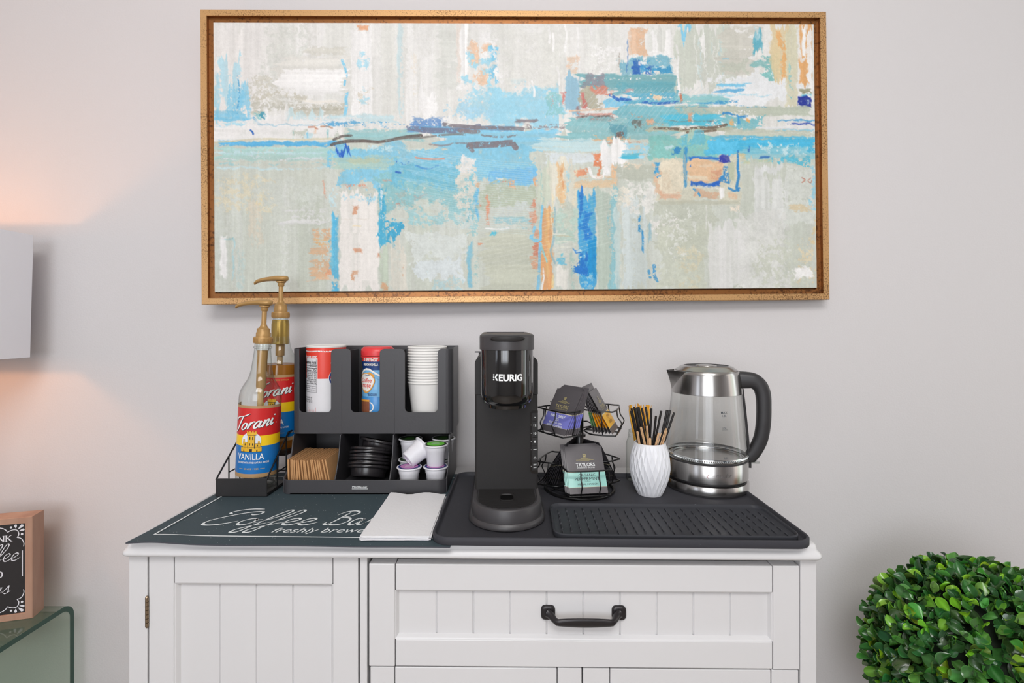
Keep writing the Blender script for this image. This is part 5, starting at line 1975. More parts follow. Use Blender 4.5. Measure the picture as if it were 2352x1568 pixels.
for k in range(10):
    a, b = PI / 2 - PI * k / 10, PI / 2 - PI * (k + 1) / 10
    P_ = lambda r, t: (ca2(-30) + r * math.cos(t), cf(934) + r * 1.1 * math.sin(t))
    m.flat([P_(0.0075, a), P_(0.0098, a), P_(0.0098, b), P_(0.0075, b)], f1, 0)
m.build('lettering', [M_cw, M_cr, M_cn, M_co, M_cl, M_cb], cb_)

# kraft cup sleeves, standing on edge side by side
M_kraft = pm('kraft_card', (196, 150, 104), 0.75, spec=0.2, bump=(220, 0.2), var=(60, 0.08))
ns = 17
sl = MB()
L, Hh = 0.102, 0.062
# folded flat: two layers joined at the ends
pts_o = [(0, 0), (L, 0.003), (L - 0.006, Hh), (0.004, Hh - 0.002)]
for w0, w1 in ((-0.0016, -0.0004), (0.0004, 0.0016)):
    sl.prism(pts_o, w0, w1, lambda u, v, w: (w, u, v))
for u0 in (0.0, L):
    f = 1 if u0 == 0 else -1
    sl.add([(-0.0016, u0, 0.001), (0, u0 - f * 0.0009, 0.001), (0.0016, u0, 0.001), (-0.0016, u0 + f * (0.004 if f > 0 else 0.006), Hh - 0.002), (0, u0 + f * 0.003, Hh - 0.002), (0.0016, u0 + f * (0.004 if f > 0 else 0.006), Hh - 0.002)], [(0, 1, 4, 3), (1, 2, 5, 4)])
so = None
for k in range(ns):
    lab = 'brown kraft cup sleeve, %s from the left in the organizer row' % ORD[k] if k not in (0, ns - 1) else ('leftmost brown kraft cup sleeve in the organizer row' if k == 0 else 'rightmost brown kraft cup sleeve, its broad side showing')
    if so is None:
        o = so = sl.build('cup_sleeve', M_kraft)
    else:
        o = so.copy()
        C.objects.link(o)
    lean = -0.06 - 0.012 * k + 0.02 * math.sin(k * 2.1)
    o.location = (-0.4625 + 0.0053 * k, 1.0325 + 0.0025 * math.sin(k * 1.3) + 0.0008 * abs(k - 6), ZL + 0.0004)
    o.rotation_euler = (0, lean, -0.03 - 0.003 * k)
    tag(o, lab, 'cup sleeve', 'kraft cup sleeves in the organizer')

# black cup lids, stacked upside down
M_lid = pm('black_lid', (38, 36, 38), 0.24, spec=0.55, var=(30, 0.05))
ld = MB()
LB = 0.0
ld.lathe([(0.0, 0.002), (0.030, 0.002), (0.0322, 0.0), (0.0345, 0.0), (0.0355, 0.002), (0.0372, LB + 0.0165), (0.0415, LB + 0.0175), (0.0438, LB + 0.0185), (0.0445, LB + 0.0205), (0.0438, LB + 0.0228), (0.0422, LB + 0.0234), (0.0405, LB + 0.0222), (0.0358, LB + 0.0200), (0.0338, 0.0035), (0.0, 0.0035)], 48)
lo = None
for k in range(7):
    if lo is None:
        o = lo = ld.build('cup_cover', M_lid, smooth=40)
    else:
        o = lo.copy()
        C.objects.link(o)
    lt_ = math.radians(20)
    axis = Vector((0.03, math.sin(lt_), math.cos(lt_)))
    wob = [(0.0, 0.0), (0.02, -0.03), (-0.02, 0.02), (0.03, 0.02), (-0.02, -0.02), (0.02, 0.03), (0.0, 0.0)][k]
    p = Vector((-0.3105, 1.078, ZL + 0.0125)) + axis * (0.0074 * k)
    if k == 6:
        p += axis * 0.012 + Vector((0.012, 0.012, -0.004))
    o.location = p
    o.rotation_euler = (-lt_ + wob[0] + (0.10 if k == 6 else 0), 0.03 + wob[1] + (0.16 if k == 6 else 0), 0)
    tag(o, ['lowest black plastic cup lid of the stack in the organizer', 'black plastic cup lid, second from the bottom of its stack', 'black plastic cup lid, third from the bottom of its stack',
            'black plastic cup lid, middle of the stack, fourth up', 'black plastic cup lid, third from the top of its stack', 'black plastic cup lid, just under the tilted top one', 'tilted black plastic cup lid lying on top of the stack'][k], 'lid', 'black cup lids in the organizer')

# coffee pods
M_pod = pm('pod_white', (228, 227, 232), 0.38, spec=0.45, var=(30, 0.02))
M_foil_p = pm('pod_foil_purple', (196, 126, 186), 0.35, var=(90, 0.35))
M_foil_n = pm('pod_foil_navy', (40, 56, 116), 0.35, var=(60, 0.1))
M_foil_g = pm('pod_foil_green', (116, 212, 76), 0.35, var=(90, 0.3))
M_foil_k = pm('pod_foil_dark', (44, 62, 40), 0.35, var=(60, 0.3))
HP = 0.0445


def pod(loc, foil, label, rot=(0, 0, 0)):
    t = thing('coffee_pod', label, 'coffee pod', loc, group='coffee pods in the organizer', rot=rot)
    m = MB()
    m.lathe([(0.0, 0.0028), (0.0055, 0.0028), (0.0060, 0.0012), (0.0120, 0.0012), (0.0126, 0.0), (0.0165, 0.0), (0.0180, 0.0015), (0.0205, 0.030), (0.0215, 0.0312), (0.0223, 0.040), (0.0240, 0.0415), (0.0258, 0.042), (0.0262, 0.0432), (0.0255, HP), (0.0235, HP), (0.0232, HP - 0.0006), (0, HP - 0.0006)], 40)
    m.build('pod_cup', M_pod, t, smooth=40)
    m = MB()
    a, b = (M_foil_n, M_foil_p) if foil == 'p' else ((M_foil_k, M_foil_g) if foil == 'g' else (M_foil_k, M_foil_k))
    m.lathe([(0.0228, HP + 0.0001), (0.0185, HP + 0.0004)], 40)
    m.m = 1
    m.lathe([(0.0185, HP + 0.0004), (0.0001, HP + 0.0005)], 40)
    o = m.build('foil_lid', [a, b], t, smooth=40)
    tag(o, {'p': 'purple and navy foil lid', 'g': 'bright green foil lid', 'k': 'dark green foil lid'}[foil])
    m = MB()
    z = HP + 0.0009
    for k in range(3):
        m.flat([(-0.011 + .002 * k, -0.008 + 0.0055 * k), (0.009 - .001 * k, -0.008 + 0.0055 * k), (0.009 - .001 * k, -0.0064 + 0.0055 * k), (-0.011 + .002 * k, -0.0064 + 0.0055 * k)], lambda u, v: (u, v, z))
    m.build('foil_print', M_ink_w if foil != 'k' else M_foil_g, o)
    return t


pz = ZL + 0.0003
pod((-0.2150, 1.048, pz), 'p', 'coffee pod with purple lid standing front left', rot=(0, 0, 0.3))
pod((-0.1600, 1.051, pz), 'p', 'coffee pod with purple lid, carrying the green-lidded pod', rot=(0, 0, -0.2))
pod((-0.1608, 1.055, pz + HP + 0.0007), 'g', 'upright coffee pod with bright green lid on top')
pod((-0.2250, 1.106, pz), 'k', 'coffee pod low at the back left, mostly behind others')
pod((-0.2245, 1.108, pz + HP + 0.0007), 'k', 'coffee pod with dark green lid, upright at the back left')
pod((-0.1600, 1.110, pz), 'k', 'coffee pod at the back right floor, hidden behind the front pods')
pod((-0.1520, 1.112, pz + HP + 0.0007), 'k', 'coffee pod at the back right, peeking past the green one')
ax = Vector((0.60, 0.42, 0.46)).normalized()
q = ax.to_track_quat('Z', 'Y')
pod((-0.2185, 1.050, pz + HP + 0.0115), 'k', 'white coffee pod tipped on its side, base facing out', rot=q.to_euler())

# ------------------------------------------------------------------ single-serve coffee maker
KG = thing('coffee_maker', 'tall black single-serve coffee maker with glossy front', 'coffee maker', (-0.0090, 0.886, tray_floor(-0.009)), 0.03)
M_kb = pm('maker_black', (33, 31, 31), 0.55, spec=0.4, bump=(500, 0.04))
M_kb2 = pm('maker_charcoal', (60, 58, 60), 0.4, spec=0.5, bump=(500, 0.04))


def dshape(r, y1, n=20):
    """half circle in front (radius r), straight sides back to y1"""
    p = [(r * math.cos(a), r * math.sin(a)) for a in np.linspace(-PI, 0, n)]
    return p + [(r, y1), (-r, y1)]


m = MB()
m.loft([[(x, y, z) for x, y in dshape(r, 0.232)] for r, z in ((0.064, 0.0), (0.0672, 0.0015), (0.0675, 0.004), (0.0655, 0.0085), (0.0635, 0.011))], cap0=True, cap1=True)
m.build('base_ring', M_kb2, KG, smooth=50)
m = MB()
m.loft([[(x, y, z) for x, y in dshape(r, 0.06)] for r, z in ((0.0615, 0.0105), (0.0608, 0.031), (0.0598, 0.0328), (0.0585, 0.0335), (0.0535, 0.0335), (0.0525, 0.0322))], cap0=True, cap1=True)
m.build('drip_tray', M_kb2, KG, smooth=40)
m = MB()
hole = (0.0, 0.004)
y = -0.048
while y < 0.048:
    hw = math.sqrt(max(0, 0.0515 ** 2 - min(y, 0) ** 2)) - 0.001
    segs = [(-hw, hw)]
    if abs(y + 0.0008 - hole[1]) < 0.0165:
        segs = [(-hw, -0.0125), (0.0125, hw)]
    for a, b in segs:
        m.box(a, b, y, y + 0.0017, 0.0322, 0.0336)
    y += 0.0026
m.loft([[(hole[0] + u, hole[1] + v, z) for u, v in rrect(-s, s, -s * 1.3, s * 1.3, 0.007, 4)] for s, z in ((0.0132, 0.0322), (0.0132, 0.0342), (0.0118, 0.0342), (0.0112, 0.0323))])
m.build('drip_grate', M_kb, KG)
m = MB()
m.flat([(hole[0] + u, hole[1] + v) for u, v in rrect(-0.0112, 0.0112, -0.0142, 0.0142, 0.006, 4)], lambda u, v: (u, v, 0.0326))
m.build('drain_hole', pm('hole_black', (8, 8, 8), 0.9, spec=0.1, var=(10, .02)), KG)  # flat black patch paints the shade inside the drain hole
m = MB()
m.loft([[(x, y, z) for x, y in rrect(-0.0585 + i, 0.0585 - i, 0.048 + i * .5, 0.20, 0.004, 4)] for z, i in ((0.0325, 0.0), (0.2090, 0.0))], cap0=True, cap1=True)
m.build('tower', M_kb, KG, smooth=50)
m = MB()
pr = fillet([(-0.0588, 0.2096), (0.0588, 0.2096), (0.0588, 0.281), (-0.0588, 0.281)], [0.0005, 0.0005, 0.014, 0.014], 6)
m.prism(pr, 0.047, 0.20, lambda u, v, w: (u, w, v))
m.build('shoulder', M_kb, KG, smooth=40, bevel=0.002)
m = MB()
m.loft([[(x, y, z) for x, y in rrect(-0.0565, 0.0565, 0.2005, 0.245, 0.012, 5)] for z in (0.0115, 0.27)], cap0=True, cap1=True)
m.loft([[(x, y, z) for x, y in rrect(-0.0575, 0.0575, 0.1995, 0.246, 0.012, 5)] for z in (0.2705, 0.278)], cap0=True, cap1=True)
m.box(-0.066, -0.05, 0.21, 0.225, 0.278, 0.2805)
m.build('water_tank', M_kb2, KG, smooth=50)
m = MB()
rr = [(0.030, 0.2005), (0.0375, 0.2015), (0.0425, 0.2050), (0.0452, 0.211), (0.0464, 0.222), (0.0466, 0.2965)]
m.loft([[(x, y, z) for x, y in dshape(r, 0.18, 32)] for r, z in rr], cap0=True, cap1=True)
m.build('brew_head', M_gloss, KG, smooth=60)
m = MB()
m.loft([[(x, y - 0.002, z) for x, y in dshape(r, 0.05, 24)] for r, z in ((0.030, 0.1945), (0.0335, 0.1955), (0.0345, 0.2015))], cap0=True, cap1=True)
m.build('brew_outlet', M_gloss, KG, smooth=50)
m = MB()
m.loft([[(x, y, z) for x, y in dshape(r, 0.185, 32)] for r, z in ((0.0462, 0.2962), (0.0482, 0.2970), (0.0483, 0.3185), (0.0476, 0.3215), (0.0455, 0.3232), (0.0405, 0.3236), (0.039, 0.3222))], cap0=True, cap1=True)
m.build('lid', M_kb2, KG, smooth=50)
m = MB()
sec = []
for k in range(21):
    t = -1 + k / 10
    a = t * 0.62
    h = 0.0042 * (1 - abs(t) ** 6) + 0.0006
    r0 = 0.0482
    sec.append([((r0 + dr) * math.sin(a), -(r0 + dr) * math.cos(a), 0.3165 + dz * h) for dr, dz in ((-0.001, 1), (0.003, 0.8), (0.0042, 0.1), (0.003, -0.7), (-0.001, -1))])
m.loft(sec, cap0=True, cap1=True)
m.build('lid_lip', M_kb, KG, smooth=50)
m = MB()
fk = lambda u, v: (0.0469 * math.sin(u / 0.0469), -0.0469 * math.cos(u / 0.0469), v)
zt0 = 0.2458
hgt = 0.0113
put_text(m, 'EURIG', hgt / 0.727, 0.0060, zt0, fk, bold=0.035, width=0.0415)
kx = -0.0255
for k in range(3):
    cz_ = zt0 + hgt * (0.14 + 0.36 * k)
    m.flat([(kx + 0.0014 + 0.0014 * math.cos(a), cz_ + 0.0014 * math.sin(a)) for a in np.linspace(0, 2 * PI, 13)[:-1]], fk)
m.flat([(kx + 0.0035, zt0 + hgt / 2), (kx + 0.0062, zt0 + hgt), (kx + 0.0095, zt0 + hgt), (kx + 0.0062, zt0 + hgt / 2), (kx + 0.0095, zt0), (kx + 0.0062, zt0)], fk)
m.build('lettering', M_ink_w, KG)
cp = MB()
yf = 0.0474
z0, z1 = 0.062, 0.1795
cp.prism(fillet([(0.0445, z0), (0.0588, z0), (0.0588, z1), (0.0445, z1)], [0.006, 0.0005, 0.0005, 0.006], 5), yf, yf + 0.003, lambda u, v, w: (u, w, v))
pnl = cp.build('control_panel', M_gloss, KG)
nb = 7
for k in range(nb):
    a = z0 + 0.006 + (z1 - z0 - 0.010) * k / nb
    b = z0 + 0.006 + (z1 - z0 - 0.010) * (k + 1) / nb - 0.0008
    MB().box(0.0478, 0.0586, yf - 0.0007, yf + 0.001, a, b).build('button', M_kb, pnl, bevel=0.0003)
m = MB()
fp = lambda u, v: (u, yf - 0.0010, v)
zc = lambda k: z0 + 0.006 + (z1 - z0 - 0.010) * (k + 0.5) / nb
for k, s in ((6, '\u2022'), (5, '12'), (4, '10'), (3, '8')):
    put_text(m, s, 0.0062, 0.0532, zc(k) - 0.0022 - (0.0008 if k == 6 else 0), fp, bold=0.01)
m.flat([(0.0502, zc(2)), (0.0562, zc(2) + .0006), (0.0562, zc(2) + .0014), (0.0502, zc(2) + .0008)], fp)
for k in range(14):
    a, b = PI / 2 + 0.6 + (2 * PI - 1.2) * k / 14, PI / 2 + 0.6 + (2 * PI - 1.2) * (k + 1) / 14
    Q = lambda r, t: (0.0532 + r * math.cos(t), zc(1) + r * math.sin(t))
    m.flat([Q(0.0017, a), Q(0.0023, a), Q(0.0023, b), Q(0.0017, b)], fp)
m.flat([(0.0529, zc(1)), (0.0535, zc(1)), (0.0535, zc(1) + 0.0026), (0.0529, zc(1) + 0.0026)], fp)
for dz in (0.0032, 0.0016, -0.0032):
    m.flat([(0.0505, zc(0) + dz), (0.056, zc(0) + dz + .0006), (0.056, zc(0) + dz + .0013), (0.0505, zc(0) + dz + .0007)], fp)
for k in (0, 2, 3, 4, 5):
    m.flat([(0.0462 + 0.0005 * math.cos(a), zc(k) + 0.0005 * math.sin(a)) for a in np.linspace(0, 2 * PI, 7)[:-1]], fp)
m.build('button_print', M_ink_w, pnl)

# ------------------------------------------------------------------ tea carousel with tea bags
CX, CY = 0.1395, 1.036
TF = tray_floor(CX)
tc_ = thing('tea_carousel', 'black wire two-tier carousel stand holding tea bags', 'carousel', (CX, CY, TF))
m = MB()
circ = lambda r, z, n=40: [(r * math.cos(2 * PI * k / n), r * math.sin(2 * PI * k / n), z) for k in range(n)]
m.tube(circ(0.070, 0.0032), 0.0030, 8, closed=True)
m.tube(circ(0.058, 0.010), 0.0018, 8, closed=True)
for k in range(6):
    a = k * PI / 3 + .3
    m.tube([(0.070 * math.cos(a), 0.070 * math.sin(a), 0.0036), (0.012 * math.cos(a), 0.012 * math.sin(a), 0.012)], 0.0015, 6)
m.build('base', M_wire, tc_, smooth=60)
m = MB()
m.lathe([(0.0085, 0.004), (0.0085, 0.196), (0.004, 0.200), (0.0001, 0.2005)], 20)
m.lathe([(0.013, 0.110), (0.013, 0.114), (0.0086, 0.115)], 20)
m.lathe([(0.013, 0.012), (0.013, 0.016), (0.0086, 0.017)], 20)
m.build('post', M_wire, tc_, smooth=50)


def basket(az, zb, name):
    """open wire basket whose outward direction is az (degrees)"""
    a = math.radians(az)
    n = Vector((math.cos(a), math.sin(a), 0))
    t = Vector((-math.sin(a), math.cos(a), 0))
    P = lambda u, o_, z: tuple(t * u + n * o_ + Vector((0, 0, z)))
    m = MB()
    w = 0.0435
    zt = zb + 0.047
    m.tube(catmull([P(-0.012, 0.012, zt - .004), P(-w, 0.040, zt), P(-w, 0.066, zt), P(-w * .93, 0.0755, zt), P(0, 0.079, zt), P(w * .93, 0.0755, zt), P(w, 0.066, zt), P(w, 0.040, zt), P(0.012, 0.012, zt - .004)], 5), 0.0016, 7)
    w2 = 0.040
    m.tube(catmull([P(-0.010, 0.012, zb), P(-w2, 0.034, zb), P(-w2, 0.074, zb), P(-w2 * .8, 0.0795, zb), P(w2 * .8, 0.0795, zb), P(w2, 0.074, zb), P(w2, 0.034, zb), P(0.010, 0.012, zb)], 5), 0.0016, 7)
    for u in (-0.018, 0.018):
        m.tube(catmull([P(u, 0.079, zt), P(u, 0.081, zt - 0.014), P(u, 0.0885, zt - 0.026), P(u, 0.0835, zt - 0.038), P(u, 0.080, zb)], 5), 0.0013, 7)
    for s in (-1, 1):
        m.tube(catmull([P(s * w, 0.052, zt), P(s * w * 1.06, 0.054, zt - .02), P(s * w2, 0.055, zb)], 5), 0.0013, 7)
    m.tube([P(0, 0.0795, zb), P(0, 0.010, zb)], 0.0013, 7)
    return m.build(name, M_wire, tc_, smooth=60)


LZ, UZ = 0.013, 0.124
AZL = [277, 37, 157]
AZU = [215, -20, 98]
for a in AZL:
    basket(a, LZ, 'wire_basket')
for a in AZU:
    basket(a, UZ, 'wire_basket')
M_tg = pm('tea_grey', (90, 86, 89), 0.42, coat=0.15, bump=(60, 0.15), var=(30, 0.05))
M_tk = pm('tea_dark', (54, 51, 55), 0.4, coat=0.2, bump=(60, 0.15), var=(30, 0.06))
M_lav = pm('tea_lavender', (126, 128, 206), 0.42, coat=0.15, bump=(60, 0.12), var=(30, 0.05))
M_mint = pm('tea_mint', (150, 204, 195), 0.42, coat=0.15, bump=(60, 0.12), var=(30, 0.03))
M_ty = pm('tea_yellow', (246, 184, 26), 0.42, coat=0.15, bump=(60, 0.12), var=(30, 0.03))
M_tgr = pm('tea_green', (118, 176, 112), 0.42, coat=0.15, bump=(60, 0.12), var=(30, 0.03))
M_cream = pm('tea_cream_line', (214, 204, 174), 0.5, var=(60, 0.04))
M_goldt = pm('tea_gold_print', (178, 166, 116), 0.45, var=(60, 0.05))
M_inkd = pm('tea_dark_print', (60, 66, 74), 0.5, var=(60, 0.05))
M_inky = pm('tea_amber_print', (150, 104, 24), 0.5, var=(60, 0.05))
BW, BH = 0.0755, 0.0925


def bag_mesh(cm_, body=None):
    m = MB()
    body = body or M_tg
    zs = [0, 0.13, 0.135, 0.44, 0.46, 0.90, 0.915, 1.0]
    mi = [0, 2, 1, 2, 0, 0, 0]
    us = [-1, -0.94, -0.5, 0, 0.5, 0.94, 1]

    def th(u, z):
        return 0.0003 + 0.0011 * (1 - abs(u) ** 4) * min(1, 6 * z, 8 * max(0, 0.9 - z))
    for s in (-1, 1):
        V = [(u * BW / 2, s * th(u, z), z * BH) for z in zs for u in us]
        n = len(us)
        for j in range(len(zs) - 1):
            m.m = mi[j]
            m.add(V, [], 0)
            b = len(m.v) - len(V)
            for i in range(n - 1):
                m.f.append((b + j * n + i, b + j * n + i + 1, b + (j + 1) * n + i + 1, b + (j + 1) * n + i))
                m.mi.append(mi[j])
    t = 0.0003
    m.m = 0
    m.add([(-BW / 2, -t, 0), (BW / 2, -t, 0), (BW / 2, t, 0), (-BW / 2, t, 0), (-BW / 2, -t, BH), (BW / 2, -t, BH), (BW / 2, t, BH), (-BW / 2, t, BH)], [(0, 1, 2, 3), (4, 5, 6, 7), (0, 3, 7, 4), (1, 2, 6, 5)])
    return m, [body, cm_, M_cream]


def crest(m, fn, u, v, s, mi):
    m.flat([(u - s, v), (u + s, v), (u + .8 * s, v + .35 * s), (u - .8 * s, v + .35 * s)], fn, mi)
    m.flat([(u - .7 * s, v + .4 * s), (u + .7 * s, v + .4 * s), (u + .95 * s, v + 1.2 * s), (u + .4 * s, v + .95 * s), (u, v + 1.3 * s), (u - .4 * s, v + .95 * s), (u - .95 * s, v + 1.2 * s)], fn, mi)
    for du, dv, r in ((0, 1.75, .42), (-.75, 1.45, .34), (.75, 1.45, .34)):
        m.flat([(u + s * (du + r * math.cos(a)), v + s * (dv + r * math.sin(a))) for a in np.linspace(0, 2 * PI, 9)[:-1]], fn, mi)


def bag(cm_, name_lines, label, group, top_print=None, body=None, ink=0):
    t = thing('tea_bag', label, 'tea bag', group=group)
    m, mats = bag_mesh(cm_, body)
    env = m.build('envelope', mats, t, smooth=30)
    if name_lines:
        m = MB()
        fb = lambda u, v: (u, -0.0017, v)
        tp = 0 if top_print is None else top_print
        crest(m, fb, 0.0, 0.0700, 0.0032, 1)
        for k, w in enumerate((0.016, 0.024, 0.036, 0.018)):
            zz_ = 0.0675 - 0.0017 * k
            m.flat([(-w / 2, zz_), (w / 2, zz_), (w / 2, zz_ + 0.0007), (-w / 2, zz_ + 0.0007)], fb, 1)
        put_text(m, 'TAYLORS', 0.0096, 0.0, 0.0520, fb, m=tp, bold=0.012, width=0.0385)
        put_text(m, 'OF HARROGATE \u00b7 SINCE 1886', 0.0032, 0.0, 0.0482, fb, m=tp, bold=0.01, width=0.036)
        for s, sz, zz_, w, bd in name_lines:
            put_text(m, s, sz, 0.0, zz_, fb, m=ink, bold=bd, width=w)
        m.build('lettering', [M_ink_w, M_goldt, M_inkd, M_inky], env)
    return t


def place(t, az, zb, out, lean, skew=0.0, du=0.0, k=0):
    a = math.radians(az)
    n = Vector((math.cos(a), math.sin(a), 0))
    tt = Vector((-math.sin(a), math.cos(a), 0))
    t.location = Vector((CX, CY, TF + zb)) + n * out + tt * du
    lean = min(lean, math.degrees(math.asin(max(0.05, (out - 0.023 + 0.0013 * k) / BH))))
    t.rotation_euler = Euler((-math.radians(lean), 0, a + PI / 2 + skew), 'XYZ')


gl_, gf, gr_ = 'tea bags in the lower left basket', 'tea bags in the lower front basket', 'tea bags in the lower right basket'
mint_txt = [('ORGANIC', 0.0074, 0.0325, 0.034, 0.0), ('PEPPERMINT', 0.0084, 0.0248, 0.050, 0.0), ('\u2013\u2013\u2022\u2013\u2013', 0.006, 0.0215, 0.012, 0.0), ('HERBAL INFUSION', 0.0048, 0.0160, 0.040, 0.0)]
z0b = LZ + 0.0025
b0 = bag(M_mint, mint_txt, 'foremost mint green peppermint tea bag in the lower front basket', gf, ink=2)
place(b0, 277, z0b, 0.0735, 31)
bblank = bag(M_mint, None, 'mint tea bag, first behind the foremost in the lower front basket', gf)
for k in range(3):
    o = bblank if k == 0 else dup(bblank, label='mint tea bag, %s behind the foremost in the lower front basket' % ('first', 'second', 'third')[k])
    place(o, 277, z0b, 0.0690 - 0.0045 * k, 30 - k, skew=0.012 * (k + 1), du=-0.0022 * (k + 1), k=k + 1)
dk = bag(M_tk, None, 'outermost dark tea bag in the lower left basket, seen edge on', gl_, body=M_tk)
place(dk, 157, z0b, 0.0735, 32)
for k in range(8):
    o = dup(dk, label='dark tea bag, %s from the outside in the lower left basket' % ORD[k + 1])
    place(o, 157, z0b, 0.0735 - 0.0045 * (k + 1), 32, skew=0.008 * math.sin(k * 2.0), du=0.001 * math.sin(k * 1.4), k=k + 1)
for k in range(5):
    o = dup(dk, label=('outermost dark tea bag in the lower right basket' if k == 0 else 'dark tea bag, %s from the outside in the lower right basket' % ORD[k]), group=gr_)
    place(o, 37, z0b, 0.0735 - 0.005 * k, 32, k=k)
lav_txt = [('EARL GREY', 0.0082, 0.0315, 0.044, 0.02), ('TEA', 0.0082, 0.0240, 0.014, 0.02), ('BLACK TEA WITH', 0.0055, 0.0180, 0.038, 0.02), ('NATURAL FLAVORING', 0.0052, 0.0124, 0.046, 0.02)]
zu = UZ + 0.0025
gu, gv = 'tea bags in the upper left basket', 'tea bags in the upper right basket'
e0 = bag(M_lav, lav_txt, 'foremost lavender Earl Grey tea bag in the upper left basket', gu, top_print=1)
place(e0, 215, zu, 0.0735, 30)
eblank = bag(M_lav, None, 'lavender tea bag, first behind the foremost in the upper left basket', gu)
for k in range(6):
    o = eblank if k == 0 else dup(eblank, label='lavender tea bag, %s behind the foremost in the upper left basket' % ('first', 'second', 'third', 'fourth', 'fifth', 'sixth')[k])
    place(o, 215, zu, 0.0690 - 0.0048 * k, 30 - 1.2 * k, skew=0.01 * math.sin(k), du=0.0012 * (k + 1), k=k + 1)
yel_txt = [('LEMON', 0.0075, 0.0310, 0.026, 0.0), ('&', 0.006, 0.0262, 0.005, 0.0), ('GINGER', 0.0075, 0.0190, 0.030, 0.0)]
y0_ = bag(M_ty, yel_txt, 'outermost yellow tea bag in the upper right basket', gv, top_print=1, ink=3)
place(y0_, -20, zu, 0.0735, 30)
yblank = bag(M_ty, None, 'yellow tea bag, second from the outside in the upper right basket', gv)
for k in range(4):
    o = yblank if k == 0 else dup(yblank, label='yellow tea bag, %s from the outside in the upper right basket' % ORD[k + 1])
    place(o, -20, zu, 0.0735 - 0.0062 * (k + 1), 30 - 1.2 * k, skew=-0.012 * k, du=-0.0008 * k, k=k + 1)
g0 = bag(M_tgr, None, 'green tea bag next to the yellow ones in the upper right basket', gv)
place(g0, -20, zu, 0.0735 - 0.0062 * 5, 24, skew=-0.04, k=5)
g1 = dup(g0, label='innermost green tea bag in the upper right basket')
place(g1, -20, zu, 0.0735 - 0.0062 * 5 - 0.005, 23, skew=-0.05, k=6)

# ------------------------------------------------------------------ faceted vase with straws and stirrers
M_cer = pm('white_ceramic', (232, 233, 238), 0.4, spec=0.5, var=(20, 0.01))
VX, VY = 0.2785, 1.012
TF = tray_floor(VX)
vs = thing('faceted_vase', 'white faceted ceramic vase holding straws and wooden stirrers', 'vase', (VX, VY, TF))
VH = 0.1035
pr_ = lambda t: 0.0245 + (0.0398 - 0.0245) * math.sin(min(1, t / 0.55) * PI / 2) if t < 0.55 else 0.0398 - (0.0398 - 0.0305) * ((t - 0.55) / 0.45) ** 1.7
m = MB()
NC, NR = 22, 6
rows = []
for j in range(NR + 1):
    t = j / NR
    ring = []
    for k in range(2 * NC):
        # diamond vertices alternate between ridge and valley from row to row
        a = 2 * PI * k / (2 * NC)
        on = (k + j) % 2 == 0
        edge = 0.0 if j in (0, NR) else 1.0
        r = pr_(t) * (1 + edge * (0.020 if on else -0.030))
        ring.append((r * math.sin(a), -r * math.cos(a), VH * t))
    rows.append(ring)
b = []
V = [p for r in rows for p in r]
n2 = 2 * NC
fs = []
for j in range(NR):
    for k in range(n2):
        k2 = (k + 1) % n2
        A, B_, C_, D_ = j * n2 + k, j * n2 + k2, (j + 1) * n2 + k2, (j + 1) * n2 + k
        if (k + j) % 2 == 0:
            fs += [(A, B_, D_), (B_, C_, D_)] if False else [(A, B_, C_), (A, C_, D_)]
        else:
            fs += [(A, B_, D_), (B_, C_, D_)]
m.add(V, fs)
m.loft([rows[-1], [(p[0] * 0.93, p[1] * 0.93, VH + 0.0004) for p in rows[-1]], [(p[0] * 0.90, p[1] * 0.90, VH - 0.002) for p in rows[-1]],
        [(0.0365 * math.sin(2 * PI * k / n2), -0.0365 * math.cos(2 * PI * k / n2), VH * .5) for k in range(n2)],
        [(0.021 * math.sin(2 * PI * k / n2), -0.021 * math.cos(2 * PI * k / n2), 0.004) for k in range(n2)]], cap1=True)
m.add(rows[0], [tuple(range(n2))[::-1]])
m.build('vase_body', M_cer, vs)
M_straw = pm('black_straw', (28, 26, 26), 0.35, spec=0.5, var=(30, 0.05))
M_stick = pm('birch_stick', (224, 182, 138), 0.7, var=(60, 0.08), bump=(120, 0.1))
M_honey = pm('honey_amber', (250, 184, 62), 0.18, spec=0.6, coat=0.5, var=(40, 0.1))
M_honey.node_tree.nodes['Principled BSDF'].inputs['Subsurface Weight'].default_value = 0.0


def v2w(u, v, D):
    """a point read in the enlarged vase picture"""
    return at(1420 + u / 12.0625, 910 + v / 12.0625, D)


